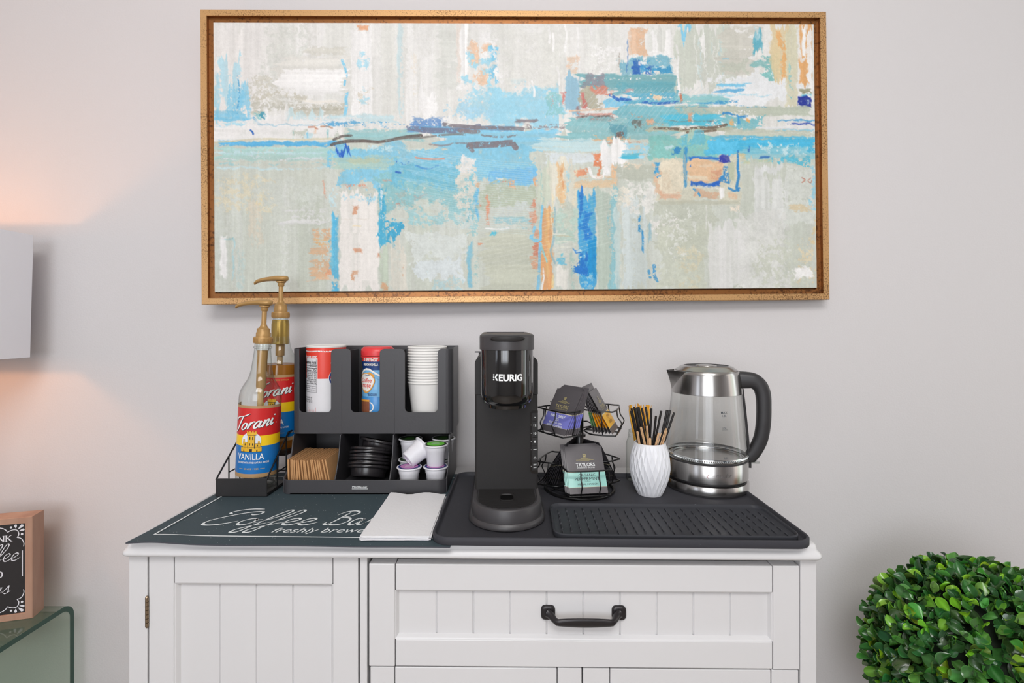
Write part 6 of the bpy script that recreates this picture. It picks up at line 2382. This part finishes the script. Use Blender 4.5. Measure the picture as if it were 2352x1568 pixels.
straws = [((345, 400), (560, 1320), 1.0), ((368, 335), (590, 1310), 1.012), ((440, 296), (640, 1310), 1.02), ((470, 330), (680, 1340), 0.998), ((525, 305), (745, 1345), 1.008), ((562, 292), (790, 1350), 1.016),
          ((652, 322), (860, 1150), 1.022), ((762, 292), (905, 1100), 1.02), ((920, 338), (880, 1150), 1.004), ((1046, 546), (960, 1340), 0.996), ((1192, 404), (1000, 1340), 1.0), ((1348, 380), (1150, 1340), 1.012),
          ((1392, 384), (1190, 1300), 1.018), ((1440, 378), (1235, 1300), 1.024), ((1550, 448), (1262, 1300), 1.006)]
VZB = TF + 0.006
for k, (tp, rm, D) in enumerate(straws):
    P1 = v2w(tp[0], tp[1], D)
    P2 = v2w(rm[0], rm[1], VY + (D - VY) * 0.6)
    d = P2 - P1
    s = (VZB + 0.001 - P1.z) / d.z
    B_ = P1 + d * s
    off = Vector((B_.x - VX, B_.y - VY))
    if off.length > 0.017:
        off = off.normalized() * 0.017
        B_ = Vector((VX + off.x, VY + off.y, B_.z))
    m = MB()
    L = (P1 - B_).length
    m.lathe([(0.0016, 0.0), (0.0022, 0.0), (0.0022, L), (0.0015, L), (0.0015, 0.0)], 10)
    o = m.build('coffee_straw', M_straw, smooth=60)
    o.location = B_
    o.rotation_euler = (P1 - B_).to_track_quat('Z', 'Y').to_euler()
    tag(o, ['leftmost black straw in the white vase', 'black straw, second from the left in the white vase', 'black straw, third from the left in the vase', 'black straw, fourth from the left in the vase', 'black straw, fifth from the left in the vase', 'black straw, sixth from the left in the vase',
            'black straw between two amber sticks, left of middle', 'black straw just left of the upright one in the vase', 'nearly upright black straw at the middle of the vase', 'shortest black straw, just right of the upright one', 'lone black straw leaning right, past the shortest one', 'left one of three black straws leaning right together', 'middle one of three black straws leaning right together', 'right one of three black straws leaning right together', 'rightmost black straw, leaning out over the kettle side'][k], 'straw', 'black straws in the white vase')
sticks = [((528, 965), (585, 1320), 0.992), ((625, 845), (745, 1350), 0.992), ((795, 815), (820, 1200), 0.994), ((880, 1150), (885, 1370), 0.99), ((1020, 890), (985, 1200), 1.004), ((1125, 1010), (1035, 1370), 0.99), ((1190, 1015), (1085, 1370), 0.994), ((1300, 920), (1160, 1360), 0.99), ((1345, 950), (1225, 1345), 0.996), ((1330, 880), (1205, 1345), 1.006)]
for k, (tp, rm, D) in enumerate(sticks):
    P1 = v2w(tp[0], tp[1], D)
    P2 = v2w(rm[0], rm[1], VY + (D - VY) * 0.8)
    d = P2 - P1
    s = (VZB + 0.001 - P1.z) / d.z
    B_ = P1 + d * s
    off = Vector((B_.x - VX, B_.y - VY))
    if off.length > 0.017:
        off = off.normalized() * 0.017
        B_ = Vector((VX + off.x, VY + off.y, B_.z))
    L = (P1 - B_).length
    m = MB()
    w = 0.0023
    m.prism(fillet([(-w, 0), (w, 0), (w, L), (-w, L)], 0.0025, 4), -0.0006, 0.0006, lambda u, v, q_: (u, q_, v))
    o = m.build('wooden_stirrer', M_stick)
    o.location = B_
    qd = (P1 - B_).to_track_quat('Z', 'Y')
    o.rotation_euler = (qd @ Euler((0, 0, 0.4 * math.sin(k * 2.2))).to_quaternion()).to_euler()
    tag(o, ['leftmost thin wooden stirrer in the white vase', 'wooden stirrer, second from the left in the vase', 'wooden stirrer with wide tip below the amber sticks', 'shortest wooden stirrer at the middle of the vase', 'wooden stirrer behind the shortest black straw', 'wooden stirrer, first of the right-hand bunch from the middle', 'wooden stirrer, second of the right-hand bunch from the middle', 'wooden stirrer, third of the right-hand bunch from the middle', 'rightmost wooden stirrer in the white vase', 'tall wooden stirrer at the back of the right-hand bunch'][k], 'stirrer', 'wooden stirrers in the white vase')

# glass jar with honey sticks behind the vase
JX, JY = 0.2795, 1.102
jr = thing('glass_jar', 'clear glass jar behind the vase holding amber sticks', 'jar', (JX, JY, TF))
m = MB()
m.lathe([(0.0001, 0.003), (0.024, 0.002), (0.0265, 0.0), (0.0282, 0.003), (0.0285, 0.012), (0.0285, 0.070), (0.0275, 0.082), (0.0240, 0.092), (0.0225, 0.096), (0.0238, 0.0975), (0.0225, 0.0995), (0.0238, 0.1015), (0.0225, 0.1035), (0.0225, 0.1085), (0.0205, 0.1085), (0.0205, 0.104)], 40)
m.build('jar_glass', M_glass, jr, smooth=50)
hon = [((292, 262), (430, 1000)), ((335, 235), (450, 1000)), ((412, 225), (480, 1000)), ((468, 215), (540, 1000)), ((545, 200), (600, 1000)), ((596, 250), (650, 1000)), ((640, 235), (690, 1000)), ((700, 230), (730, 1000)), ((800, 235), (770, 1000)), ((850, 240), (740, 1000)), ((920, 250), (780, 1000))]
for k, (tp, rm) in enumerate(hon):
    D = JY + 0.010 * math.sin(k * 2.1)
    P1 = v2w(tp[0], tp[1], D)
    P2 = v2w(rm[0], rm[1], D)
    d = P2 - P1
    s = (TF + 0.0055 - P1.z) / d.z
    B_ = P1 + d * s
    # keep inside the neck and the base of the jar
    zn = TF + 0.1
    N_ = P1 + (B_ - P1) * ((zn - P1.z) / (B_.z - P1.z))
    off = Vector((N_.x - JX, N_.y - JY))
    if off.length > 0.0165:
        off = off.normalized() * 0.0165
        N_ = Vector((JX + off.x, JY + off.y, zn))
    d = N_ - P1
    B_ = P1 + d * ((TF + 0.0055 - P1.z) / d.z)
    off = Vector((B_.x - JX, B_.y - JY))
    if off.length > 0.018:
        off = off.normalized() * 0.018
        B_ = Vector((JX + off.x, JY + off.y, B_.z))
    L = (P1 - B_).length
    m = MB()
    sec = []
    for z, a, b_ in ((0, 0.0038, 0.0006), (0.008, 0.0034, 0.0022), (0.02, 0.003, 0.003), (L - 0.022, 0.003, 0.003), (L - 0.010, 0.0034, 0.0022), (L - 0.006, 0.0042, 0.0007), (L, 0.0044, 0.0006)):
        sec.append([(a * math.cos(2 * PI * q / 12), b_ * math.sin(2 * PI * q / 12), z) for q in range(12)])
    m.loft(sec, cap0=True, cap1=True)
    o = m.build('honey_stick', M_honey, smooth=60)
    o.location = B_
    qd = (P1 - B_).to_track_quat('Z', 'Y')
    o.rotation_euler = (qd @ Euler((0, 0, 0.5 * math.sin(k * 1.7))).to_quaternion()).to_euler()
    tag(o, ('leftmost amber honey stick rising from the glass jar' if k == 0 else 'rightmost amber honey stick rising from the glass jar' if k == len(hon) - 1 else 'amber honey stick, %s from the left in the glass jar' % ORD[k]), 'honey stick', 'amber honey sticks in the jar')

# ------------------------------------------------------------------ glass kettle
KX, KY = 0.4115, 1.062
TF = tray_floor(KX)
kt = thing('electric_kettle', 'glass and steel electric kettle with black handle on its base', 'kettle', (KX, KY, TF), math.radians(-14))
m = MB()
m.lathe([(0.0001, 0.0), (0.079, 0.0), (0.0815, 0.0008), (0.0815, 0.0035)], 64)
m.m = 1
m.lathe([(0.0815, 0.0035), (0.0832, 0.0042), (0.0832, 0.0185), (0.0822, 0.0205), (0.0795, 0.0215), (0.070, 0.0215), (0.0001, 0.0215)], 64)
m.build('power_base', [M_black, M_steel], kt, smooth=35)
m = MB()
m.lathe([(0.0001, 0.0218), (0.076, 0.0218), (0.0775, 0.0240), (0.0785, 0.0268), (0.080, 0.0272)], 64)
m.build('base_gap_ring', M_black, kt, smooth=35)
m = MB()
m.lathe([(0.080, 0.0270), (0.0822, 0.0275), (0.0822, 0.0620), (0.0815, 0.0632), (0.079, 0.0635)], 64)
m.build('lower_band', M_steel, kt, smooth=35)
m = MB()
m.lathe([(0.0806, 0.0630), (0.0828, 0.0634), (0.0828, 0.0655), (0.0806, 0.0660)], 64)
m.build('seal_ring', M_black, kt, smooth=35)
m = MB()
m.lathe([(0.0785, 0.0650), (0.0001, 0.0652)], 64)
m.lathe([(0.0665, 0.0655), (0.0668, 0.0672), (0.072, 0.0674), (0.0725, 0.0655)], 64)
m.build('heating_plate', M_steel, kt, smooth=35)
GP = [(0.0816, 0.0662), (0.0828, 0.0690), (0.0826, 0.0735), (0.0814, 0.0770), (0.0802, 0.0850), (0.0782, 0.110), (0.0757, 0.140), (0.0728, 0.170), (0.0702, 0.199)]
m = MB()
m.lathe(GP, 72)
m.build('glass_body', M_glass2, kt, smooth=60)
m = MB()
nb_ = 120
for k in range(nb_):                                     # beaded foot of the glass
    a = 2 * PI * k / nb_
    c = Vector((0.0806 * math.sin(a), -0.0806 * math.cos(a), 0.0712))
    m.add([c + Vector(p) * 0.0016 for p in ((1, 0, 0), (0, 1, 0), (-1, 0, 0), (0, -1, 0), (0, 0, 1.5), (0, 0, -1.5))], [(0, 1, 4), (1, 2, 4), (2, 3, 4), (3, 0, 4), (1, 0, 5), (2, 1, 5), (3, 2, 5), (0, 3, 5)])
m.lathe([(0.0780, 0.0678), (0.0800, 0.0690), (0.0788, 0.0742), (0.0770, 0.0748)], 72)
M_bead = pm('bead_chrome', (214, 216, 218), 0.12, metal=0.9, var=(60, 0.1))
m.build('beaded_rim', M_bead, kt, smooth=30)
m = MB()
CB = [(0.0700, 0.1985), (0.0712, 0.1992), (0.0706, 0.206), (0.0686, 0.222), (0.0660, 0.238), (0.0650, 0.2435), (0.0638, 0.2450), (0.0618, 0.2452)]
m.lathe(CB, 72)
m.lathe([(0.0695, 0.1985), (0.0645, 0.236), (0.0618, 0.2440)], 72)
m.build('steel_collar', M_steel, kt, smooth=40)
# V spout to the left
m = MB()
sa = math.radians(-82)                                   # direction of the spout (angle 0 faces the viewer, negative is left)
T = Vector((0.0815 * math.sin(sa), -0.0815 * math.cos(sa), 0.2452))
Bp = Vector((0.0708 * math.sin(sa), -0.0708 * math.cos(sa), 0.2035))


def cpt(da, z, r=None):
    a = sa + da
    rr_ = r if r else np.interp(z, [p[1] for p in CB[1:6]], [p[0] for p in CB[1:6]])
    return Vector((rr_ * math.sin(a), -rr_ * math.cos(a), z))


NS = 10
for s in (-1, 1):
    outer, inner = [], []
    for k in range(NS + 1):
        t = k / NS
        z = 0.2035 + (0.2445 - 0.2035) * t
        root = cpt(s * 0.66 * t ** 0.9, z)
        tip = Bp.lerp(T, t ** 1.25) + Vector((0, 0, 0.0)) - (T - Bp) * 0.0
        keel = Vector((tip.x, tip.y, z if t < 1 else T.z))
        outer.append([root.lerp(keel, q) for q in np.linspace(0, 1, 6)])
        inner.append([p + Vector((-math.sin(sa), math.cos(sa), 0)) * 0.0016 for p in outer[-1]])
    m.loft(outer, closed=False)
    m.loft(inner, closed=False)
    m.loft([outer[-1], inner[-1]], closed=False)
m.build('spout', M_steel, kt, smooth=50)
m = MB()
m.lathe([(0.0628, 0.2446), (0.0630, 0.2462), (0.0610, 0.2472), (0.052, 0.2535), (0.046, 0.2555), (0.0445, 0.2555)], 64)
m.m = 1
m.lathe([(0.0445, 0.2555), (0.0435, 0.2540), (0.0215, 0.2542)], 64)
m.m = 0
m.lathe([(0.0215, 0.2542), (0.0208, 0.2556), (0.0150, 0.2566), (0.0001, 0.2568)], 40)
m.build('lid', [M_steel, M_black], kt, smooth=35)
# handle
m = MB()
hx_ = lambda P: [(0.064 + (p[0] - 0.064) * (0.84 if p[0] > 0.09 else 1.0 - 0.16 * max(0, p[0] - 0.064) / 0.026), p[1], p[2]) for p in P]
hp = catmull(hx_([(0.062, 0.0, 0.2260), (0.080, 0.0, 0.2262), (0.098, 0.0, 0.2245), (0.112, 0.0, 0.2150), (0.1195, 0.0, 0.1980), (0.1215, 0.0, 0.172), (0.1205, 0.0, 0.140), (0.1150, 0.0, 0.108), (0.1025, 0.0, 0.082), (0.0900, 0.0, 0.0660), (0.0845, 0.0, 0.0600)]), 7)
nH = len(hp)
sec = []
for k in range(nH):
    t = k / (nH - 1)
    p0, p1 = Vector(hp[max(k - 1, 0)]), Vector(hp[min(k + 1, nH - 1)])
    tg = (p1 - p0).normalized()
    nv = Vector((0, 1, 0)).cross(tg).normalized()
    wid = np.interp(t, [0, 0.1, 0.3, 0.5, 0.75, 0.92, 1], [0.0185, 0.0175, 0.0150, 0.0138, 0.0135, 0.0125, 0.0075])
    dep = np.interp(t, [0, 0.3, 0.6, 1], [0.0150, 0.0140, 0.0135, 0.0090])
    ring = []
    for q in range(20):
        a = 2 * PI * q / 20
        ca3, sa3 = math.cos(a), math.sin(a)
        e = 2 / 2.8
        ring.append(Vector(hp[k]) + nv * (wid * math.copysign(abs(ca3) ** e, ca3)) + Vector((0, 1, 0)) * (dep * math.copysign(abs(sa3) ** e, sa3)))
    sec.append(ring)
m.loft(sec, cap0=True, cap1=True)
m.build('handle', M_black, kt, smooth=60)
m = MB()
zs_ = [(0.0690, 0.208), (0.0732, 0.170), (0.0762, 0.140), (0.0790, 0.110), (0.0810, 0.085), (0.0835, 0.070), (0.0838, 0.045)]
m.loft([[(r - 0.0003, -0.006, z), (r + 0.004, -0.005, z), (r + 0.004, 0.005, z), (r - 0.0003, 0.006, z)] for r, z in zs_], cap0=True, cap1=True)
m.build('handle_strap', M_black, kt, smooth=40)
m = MB()
m.loft([[(x, y, z) for x, y in rrect(0.083, 0.104, -0.009, 0.009, 0.007, 5)] for z in (0.0555, 0.0578)], cap0=True, cap1=True)
tag(m.build('switch_tab', M_glass, kt), 'clear switch tab')
m = MB()


def gl_at(u, z):
    r = np.interp(z, [p[1] for p in GP], [p[0] for p in GP]) + 0.0003
    a = math.radians(20) + u / r
    return (r * math.sin(a), -r * math.cos(a), z)


for s, sz, z in (('MAX', 0.0062, 0.1655), ('1.8L', 0.0058, 0.1595), ('1.5L', 0.0056, 0.1355), ('1.0L', 0.0056, 0.0985), ('0.5L', 0.0056, 0.0778), ('MIN', 0.0056, 0.0716)):
    put_text(m, s, sz, 0, z, gl_at, bold=0.01)
for z in (0.1340, 0.0970):
    m.add([gl_at(-0.006, z), gl_at(0.006, z), gl_at(0.006, z + 0.0005), gl_at(-0.006, z + 0.0005)], [(0, 1, 2, 3)])
m.build('level_marks', M_inkd, kt)
m = MB()
fkt = lambda u, v: (0.08245 * math.sin(math.radians(7) + u / 0.08245), -0.08245 * math.cos(math.radians(7) + u / 0.08245), v)
put_text(m, '\u2013 mueller', 0.0105, 0.010, 0.0420, fkt, width=0.040, shear=0.2)
m.m = 1
m.flat([(-0.0195, 0.0425), (-0.0155, 0.0470), (-0.0155, 0.0455), (-0.0178, 0.0425), (-0.0155, 0.0400), (-0.0155, 0.0385)], fkt, 1)
m.build('maker_mark', [M_steel_d, pm('mark_red', (200, 150, 150), 0.4, metal=0.5, var=(60, 0.05))], kt)

# ------------------------------------------------------------------ glass side table, lamp, sign
TZ = 0.578
gt = thing('glass_table', 'clear bent-glass side table with green edges at the left', 'table', (-1.42, 0.9, 0))
m = MB()
x0, x1 = -0.36, 0.36


def bent(w0, w1):
    """profile of the bent sheet in y-z, outer then inner offset"""
    out = []
    yb_, yf_ = 0.312, -0.42
    r = 0.032
    for off in (w0, w1):
        line = [(yb_ - off, 0.0)]
        for k in range(9):
            a = PI / 2 * k / 8
            line.append((yb_ - r + (r - off) * math.cos(a), TZ - r + (r - off) * math.sin(a)))
        for k in range(9):
            a = PI / 2 + PI / 2 * k / 8
            line.append((yf_ + r + (r - off) * math.cos(a), TZ - r + (r - off) * math.sin(a)))
        line.append((yf_ + off, 0.0))
        out.append(line)
    return out


lo_, li_ = bent(0.0, 0.0115)
n = len(lo_)
for line in (lo_, li_):
    m.m = 0
    m.loft([[(x0, y, z) for y, z in line], [(x1, y, z) for y, z in line]], closed=False)
for x in (x0, x1):
    m.m = 1
    m.loft([[(x, y, z) for y, z in lo_], [(x, y, z) for y, z in li_]], closed=False)
m.m = 1
for i in (0, -1):
    m.add([(x0, lo_[i][0], 0), (x1, lo_[i][0], 0), (x1, li_[i][0], 0), (x0, li_[i][0], 0)], [(0, 1, 2, 3)])
M_gedge = pm('green_glass_edge', (34, 74, 60), 0.12, spec=0.6, var=(30, 0.1))
m.build('bent_sheet', [M_green_glass, M_gedge], gt, smooth=40)
# clear lower shelf
m = MB()
m.box(x0 + 0.002, x1 - 0.002, -0.41, 0.298, 0.245, 0.253)
m.build('lower_shelf', M_green_glass, gt)

lm = thing('table_lamp', 'table lamp with pale rectangular shade on the glass table', 'lamp', (-1.338, 0.945, TZ + 0.0004))
M_shade = pm('shade_fabric', (242, 242, 248), 0.85, spec=0.15, bump=(600, 0.12))
M_shade_in = pm('shade_lining', (236, 226, 210), 0.8, var=(30, 0.02))
m = MB()
SX, SY0, SY1 = 0.2015, -0.25, 0.245
zt_s, zb_s = 1.4575 - TZ, 1.168 - TZ
o1 = [(x, y, zb_s) for x, y in rrect(-SX + 0.004, SX - 0.004, SY0 + .004, SY1 - .004, 0.002, 2)]
o2 = [(x, y, zt_s) for x, y in rrect(-SX, SX, SY0, SY1, 0.002, 2)]
i2 = [(x, y, zt_s) for x, y in rrect(-SX + 0.003, SX - 0.003, SY0 + .003, SY1 - .003, 0.002, 2)]
i1 = [(x, y, zb_s) for x, y in rrect(-SX + 0.007, SX - 0.007, SY0 + .007, SY1 - .007, 0.002, 2)]
m.loft([i2, o2, o1, i1], mats=[0, 0, 0])
m.loft([i1, i2], mats=[1])
m.build('lamp_shade', [M_shade, M_shade_in], lm, smooth=40)
m = MB()
m.lathe([(0.0001, 0.0), (0.078, 0.0), (0.080, 0.004), (0.080, 0.016), (0.076, 0.02), (0.0001, 0.02)], 40)
m.build('base', M_steel, lm, smooth=40)
m = MB()
m.lathe([(0.012, 0.018), (0.012, 0.55), (0.016, 0.552), (0.016, 0.600), (0.010, 0.602), (0.010, 0.655)], 20)
m.build('stem', M_steel, lm, smooth=40)
m = MB()
m.lathe([(0.0125, 0.655), (0.0135, 0.680)], 16)
for s in (-1, 1):
    m.tube([(0, 0, 0.64), (s * (SX - 0.006), 0, 0.60)], 0.002, 6)
m.build('bulb_holder', M_steel, lm, smooth=40)

SG = Vector((-1.0905, 1.1385, TZ + 0.0004))
sgn = thing('coffee_sign', 'wood-framed black chalkboard sign with coffee lettering on the glass table', 'sign', SG, math.radians(16.0))
M_wood = wood('sign_wood', (184, 148, 126), (160, 120, 100), (6, 6, 1.2))
SW, SHh = 0.232, 0.2315
fwid = 0.0145
dp = 0.042
m = MB()
# frame: outer depth and a sloped inner lip; local x runs left from the right edge (negative), y into the wall
fr_ = lambda i, y: [(-SW + i, y, i), (-i, y, i), (-i, y, SHh - i), (-SW + i, y, SHh - i)]
m.loft([fr_(0, dp), fr_(0, 0.001), fr_(0.001, 0), fr_(fwid - 0.001, 0.0), fr_(fwid, 0.0012), fr_(fwid, 0.012), ])
m.loft([fr_(0, dp), fr_(0.02, dp)])
m.build('frame', M_wood, sgn)
m = MB()
m.loft([fr_(fwid - 0.001, 0.0035), fr_(fwid - 0.001, 0.011)], cap0=True, cap1=True)
bd = m.build('chalkboard', pm('chalkboard_black', (38, 35, 36), 0.7, bump=(300, 0.05), var=(14, 0.08)), sgn)
M_chalk = pm('chalk_white', (226, 226, 232), 0.8, var=(300, 0.06))
m = MB()
fs_ = lambda u, v: (u - 0.0015, 0.0031, v)
uc = -SW / 2
# serif capitals drawn as strokes
def caps(word, u, v, h, right=True):
    G = {'D': ([[(0, 0), (0, 1)], [(0, 1), (.45, 1), (.72, .5), (.45, 0), (0, 0)]], .98), 'R': ([[(0, 0), (0, 1)], [(0, 1), (.55, .95), (.55, .55), (0, .5)], [(.3, .5), (.72, 0)]], .98),
         'I': ([[(0.1, 0), (0.1, 1)]], .46), 'N': ([[(0, 0), (0, 1)], [(0, 1), (.7, 0)], [(.7, 0), (.7, 1)]], 1.06), 'K': ([[(0, 0), (0, 1)], [(0, .45), (.62, 1)], [(.2, .6), (.7, 0)]], .8),
         'O': ([[(.4, 1), (.1, .8), (.02, .5), (.1, .2), (.4, 0), (.7, .2), (.78, .5), (.7, .8), (.4, 1)]], .92)}
    wd_ = sum(G[c][1] for c in word) * h
    x = u - wd_ if right else u
    for c in word:
        sts, adv = G[c]
        for s in sts:
            P = s if len(s) < 4 else catmull(s, 5)
            for (a, b), (c2, d) in zip(P[:-1], P[1:]):
                L = math.hypot(c2 - a, d - b)
                nx_, ny_ = -(d - b) / L, (c2 - a) / L
                hw = h * (0.085 if abs(d - b) > abs(c2 - a) * 0.9 else 0.05)
                m.flat([(x + a * h + nx_ * hw, v + b * h + ny_ * hw), (x + a * h - nx_ * hw, v + b * h - ny_ * hw), (x + c2 * h - nx_ * hw, v + d * h - ny_ * hw), (x + c2 * h + nx_ * hw, v + d * h + ny_ * hw)], fs_)
            if len(s) < 4:
                for a, b in (s[0], s[-1]):
                    if b in (0, 1):
                        m.flat([(x + (a - .15) * h, v + b * h - .03 * h), (x + (a + .15) * h, v + b * h - .03 * h), (x + (a + .15) * h, v + b * h + .03 * h), (x + (a - .15) * h, v + b * h + .03 * h)], fs_)
        x += adv * h


def rise(v, u):
    return v


caps('DRINK', -0.0375, 0.1785, 0.0135)
w_ = pen(MB(), 'coffee', 0, 0, 0.0165, 0.001, fs_, slant=0.3)
pen(m, 'coffee', -0.028 - w_ * 1.0, 0.1345, 0.0165, 0.00125, fs_, slant=0.3)
caps('DO', -0.0535, 0.0985, 0.0150)
w_ = pen(MB(), 'things', 0, 0, 0.0155, 0.001, fs_, slant=0.3)
pen(m, 'things', -0.043 - w_, 0.062, 0.0155, 0.00125, fs_, slant=0.3)
m.build('lettering', M_chalk, bd)
m = MB()
cr_ = [(310, 560), (318, 520), (295, 465), (262, 440), (222, 432), (246, 405), (246, 370), (225, 335), (180, 325), (130, 335), (100, 355), (75, 320), (40, 298), (0, 285), (-60, 275)]
cu = lambda px_: -(0.0133 + (337 - px_) * 0.0001366)
cvv = lambda py_: 0.1785 - (py_ - 475) * 0.0001687
for mu in (1, -1):
    for mv in (1, -1):
        fm = lambda u, v: fs_(u if mu > 0 else -SW - u, v if mv > 0 else SHh - v)
        segs_ = [cr_[0:5], cr_[4:11], cr_[10:]]
        for sg_ in segs_:
            m.ribbon(catmull([(cu(a), cvv(b)) for a, b in sg_], 5), 0.00085, fm)
        for (a, b, r) in ((145, 290, 2.5), (292, 392, 2.8)):
            m.flat([(cu(a) + r * 0.00085 * math.cos(t), cvv(b) + r * 0.00095 * math.sin(t)) for t in np.linspace(0, 2 * PI, 13)[:-1]], fm)
        for (a0, b0, a1, b1, w) in ((208, 310, 205, 255, 18), (235, 325, 308, 265, 20), (252, 345, 328, 330, 17)):
            P0, P1 = np.array((cu(a0), cvv(b0))), np.array((cu(a1), cvv(b1)))
            d_ = P1 - P0
            n_ = np.array((-d_[1], d_[0])) / np.linalg.norm(d_) * w * 0.00015
            m.flat([tuple(P0), tuple(P0 + d_ * .5 + n_ * .8), tuple(P0 + d_ * .85 + n_), tuple(P1), tuple(P0 + d_ * .85 - n_), tuple(P0 + d_ * .5 - n_ * .8)], fm)
    uu = cu(297)
    fm = lambda u, v: fs_(u if mu > 0 else -SW - u, v)
    m.flat([(uu - 0.0009, cvv(955)), (uu + 0.0009, cvv(955)), (uu + 0.0009, cvv(612)), (uu - 0.0009, cvv(612))], fm)
m.build('border_scrolls', M_chalk, bd)

# ------------------------------------------------------------------ boxwood topiary
TB = (0.912, 0.95, 0.0)
tp_ = thing('topiary_plant', 'round green boxwood topiary ball at the right of the cabinet', 'plant', TB)
TR = 0.186
TZc = 0.584
M_leaf = pm('boxwood_leaf', (60, 100, 40), 0.26, spec=0.5, coat=0.2)
nt = M_leaf.node_tree
va = nt.nodes.new('ShaderNodeVertexColor')
va.layer_name = 'leaf'
nt.links.new(va.outputs['Color'], nt.nodes['Principled BSDF'].inputs['Base Color'])
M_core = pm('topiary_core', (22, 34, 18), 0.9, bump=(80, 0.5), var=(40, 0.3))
M_bark = pm('bark', (96, 74, 54), 0.85, bump=(80, 0.6), var=(40, 0.2))
M_pot = pm('grey_pot', (150, 148, 146), 0.6, bump=(60, 0.1), var=(10, 0.05))
M_soil = pm('moss', (70, 74, 40), 0.95, bump=(120, 0.8), var=(60, 0.3))
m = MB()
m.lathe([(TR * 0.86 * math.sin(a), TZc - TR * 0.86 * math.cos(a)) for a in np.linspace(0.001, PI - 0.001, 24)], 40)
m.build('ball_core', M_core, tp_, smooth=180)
rl = np.random.default_rng(11)
vs_, fc_, cl_ = [], [], []
prof_l = [(0.0, 0.08), (0.14, 0.38), (0.32, 0.76), (0.5, 0.97), (0.66, 1.0), (0.8, 0.88), (0.92, 0.6), (1.0, 0.14)]
NL = 4300
for k in range(NL):
    # even spread over the ball
    zc_ = 1 - 2 * (k + 0.5) / NL
    ph = k * 2.399963 + rl.normal(0, 0.05)
    rr_ = math.sqrt(1 - zc_ * zc_)
    nrm = Vector((rr_ * math.cos(ph), rr_ * math.sin(ph), zc_))
    rad = TR * (0.86 + 0.17 * rl.random() ** 0.8)
    if rl.random() < 0.05:
        rad *= 1.03
    base = Vector((0, 0, TZc)) + nrm * rad
    t1 = Vector(rl.normal(0, 1, 3))
    t1 = (t1 - nrm * t1.dot(nrm)).normalized()
    el = math.radians(rl.uniform(12, 78))                # how far the leaf lifts off the ball
    d = (t1 * math.cos(el) + nrm * math.sin(el)).normalized()
    up_ = (nrm * math.cos(el) - t1 * math.sin(el)).normalized()
    sd = d.cross(up_).normalized()
    roll_ = rl.normal(0, 0.5)
    up_, sd = up_ * math.cos(roll_) + sd * math.sin(roll_), sd * math.cos(roll_) - up_ * math.sin(roll_)
    L = rl.uniform(0.019, 0.031)
    W = L * rl.uniform(0.30, 0.40)
    cup = rl.uniform(0.25, 1.0) * (1 if rl.random() < 0.75 else -0.7)
    bend = rl.uniform(-0.5, 0.35)
    p = rl.random()
    if p < 0.14:
        c = (rl.uniform(106, 142), rl.uniform(160, 186), rl.uniform(34, 58))
    elif p < 0.4:
        c = (rl.uniform(70, 100), rl.uniform(122, 150), rl.uniform(44, 66))
    else:
        c = (rl.uniform(40, 62), rl.uniform(78, 106), rl.uniform(38, 52))
    lc = lin(c)
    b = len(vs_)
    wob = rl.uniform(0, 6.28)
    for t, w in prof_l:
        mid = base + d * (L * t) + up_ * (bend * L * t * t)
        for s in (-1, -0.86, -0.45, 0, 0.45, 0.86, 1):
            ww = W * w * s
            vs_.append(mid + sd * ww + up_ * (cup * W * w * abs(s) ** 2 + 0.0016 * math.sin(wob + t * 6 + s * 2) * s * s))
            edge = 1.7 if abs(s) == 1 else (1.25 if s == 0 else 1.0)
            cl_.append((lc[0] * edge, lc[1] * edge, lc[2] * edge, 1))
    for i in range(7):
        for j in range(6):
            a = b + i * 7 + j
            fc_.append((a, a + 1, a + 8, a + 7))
me = bpy.data.meshes.new('foliage')
me.from_pydata([tuple(v) for v in vs_], [], fc_)
at_ = me.color_attributes.new('leaf', 'FLOAT_COLOR', 'POINT')
at_.data.foreach_set('color', np.array(cl_, np.float32).ravel())
me.polygons.foreach_set('use_smooth', [True] * len(me.polygons))
me.materials.append(M_leaf)
me.update()
fo_ = bpy.data.objects.new('foliage', me)
C.objects.link(fo_)
fo_.parent = tp_
m = MB()
m.lathe([(0.017, 0.22), (0.015, 0.3), (0.014, TZc - TR * 0.8)], 14)
m.build('trunk', M_bark, tp_, smooth=60)
m = MB()
m.lathe([(0.0001, 0.0), (0.085, 0.0), (0.09, 0.004), (0.112, 0.235), (0.118, 0.24), (0.118, 0.262), (0.108, 0.262), (0.104, 0.235), (0.0001, 0.235)], 40)
m.build('pot', M_pot, tp_, smooth=40)
m = MB()
m.lathe([(0.103, 0.236), (0.06, 0.246), (0.0001, 0.25)], 30)
m.build('moss', M_soil, tp_, smooth=60)
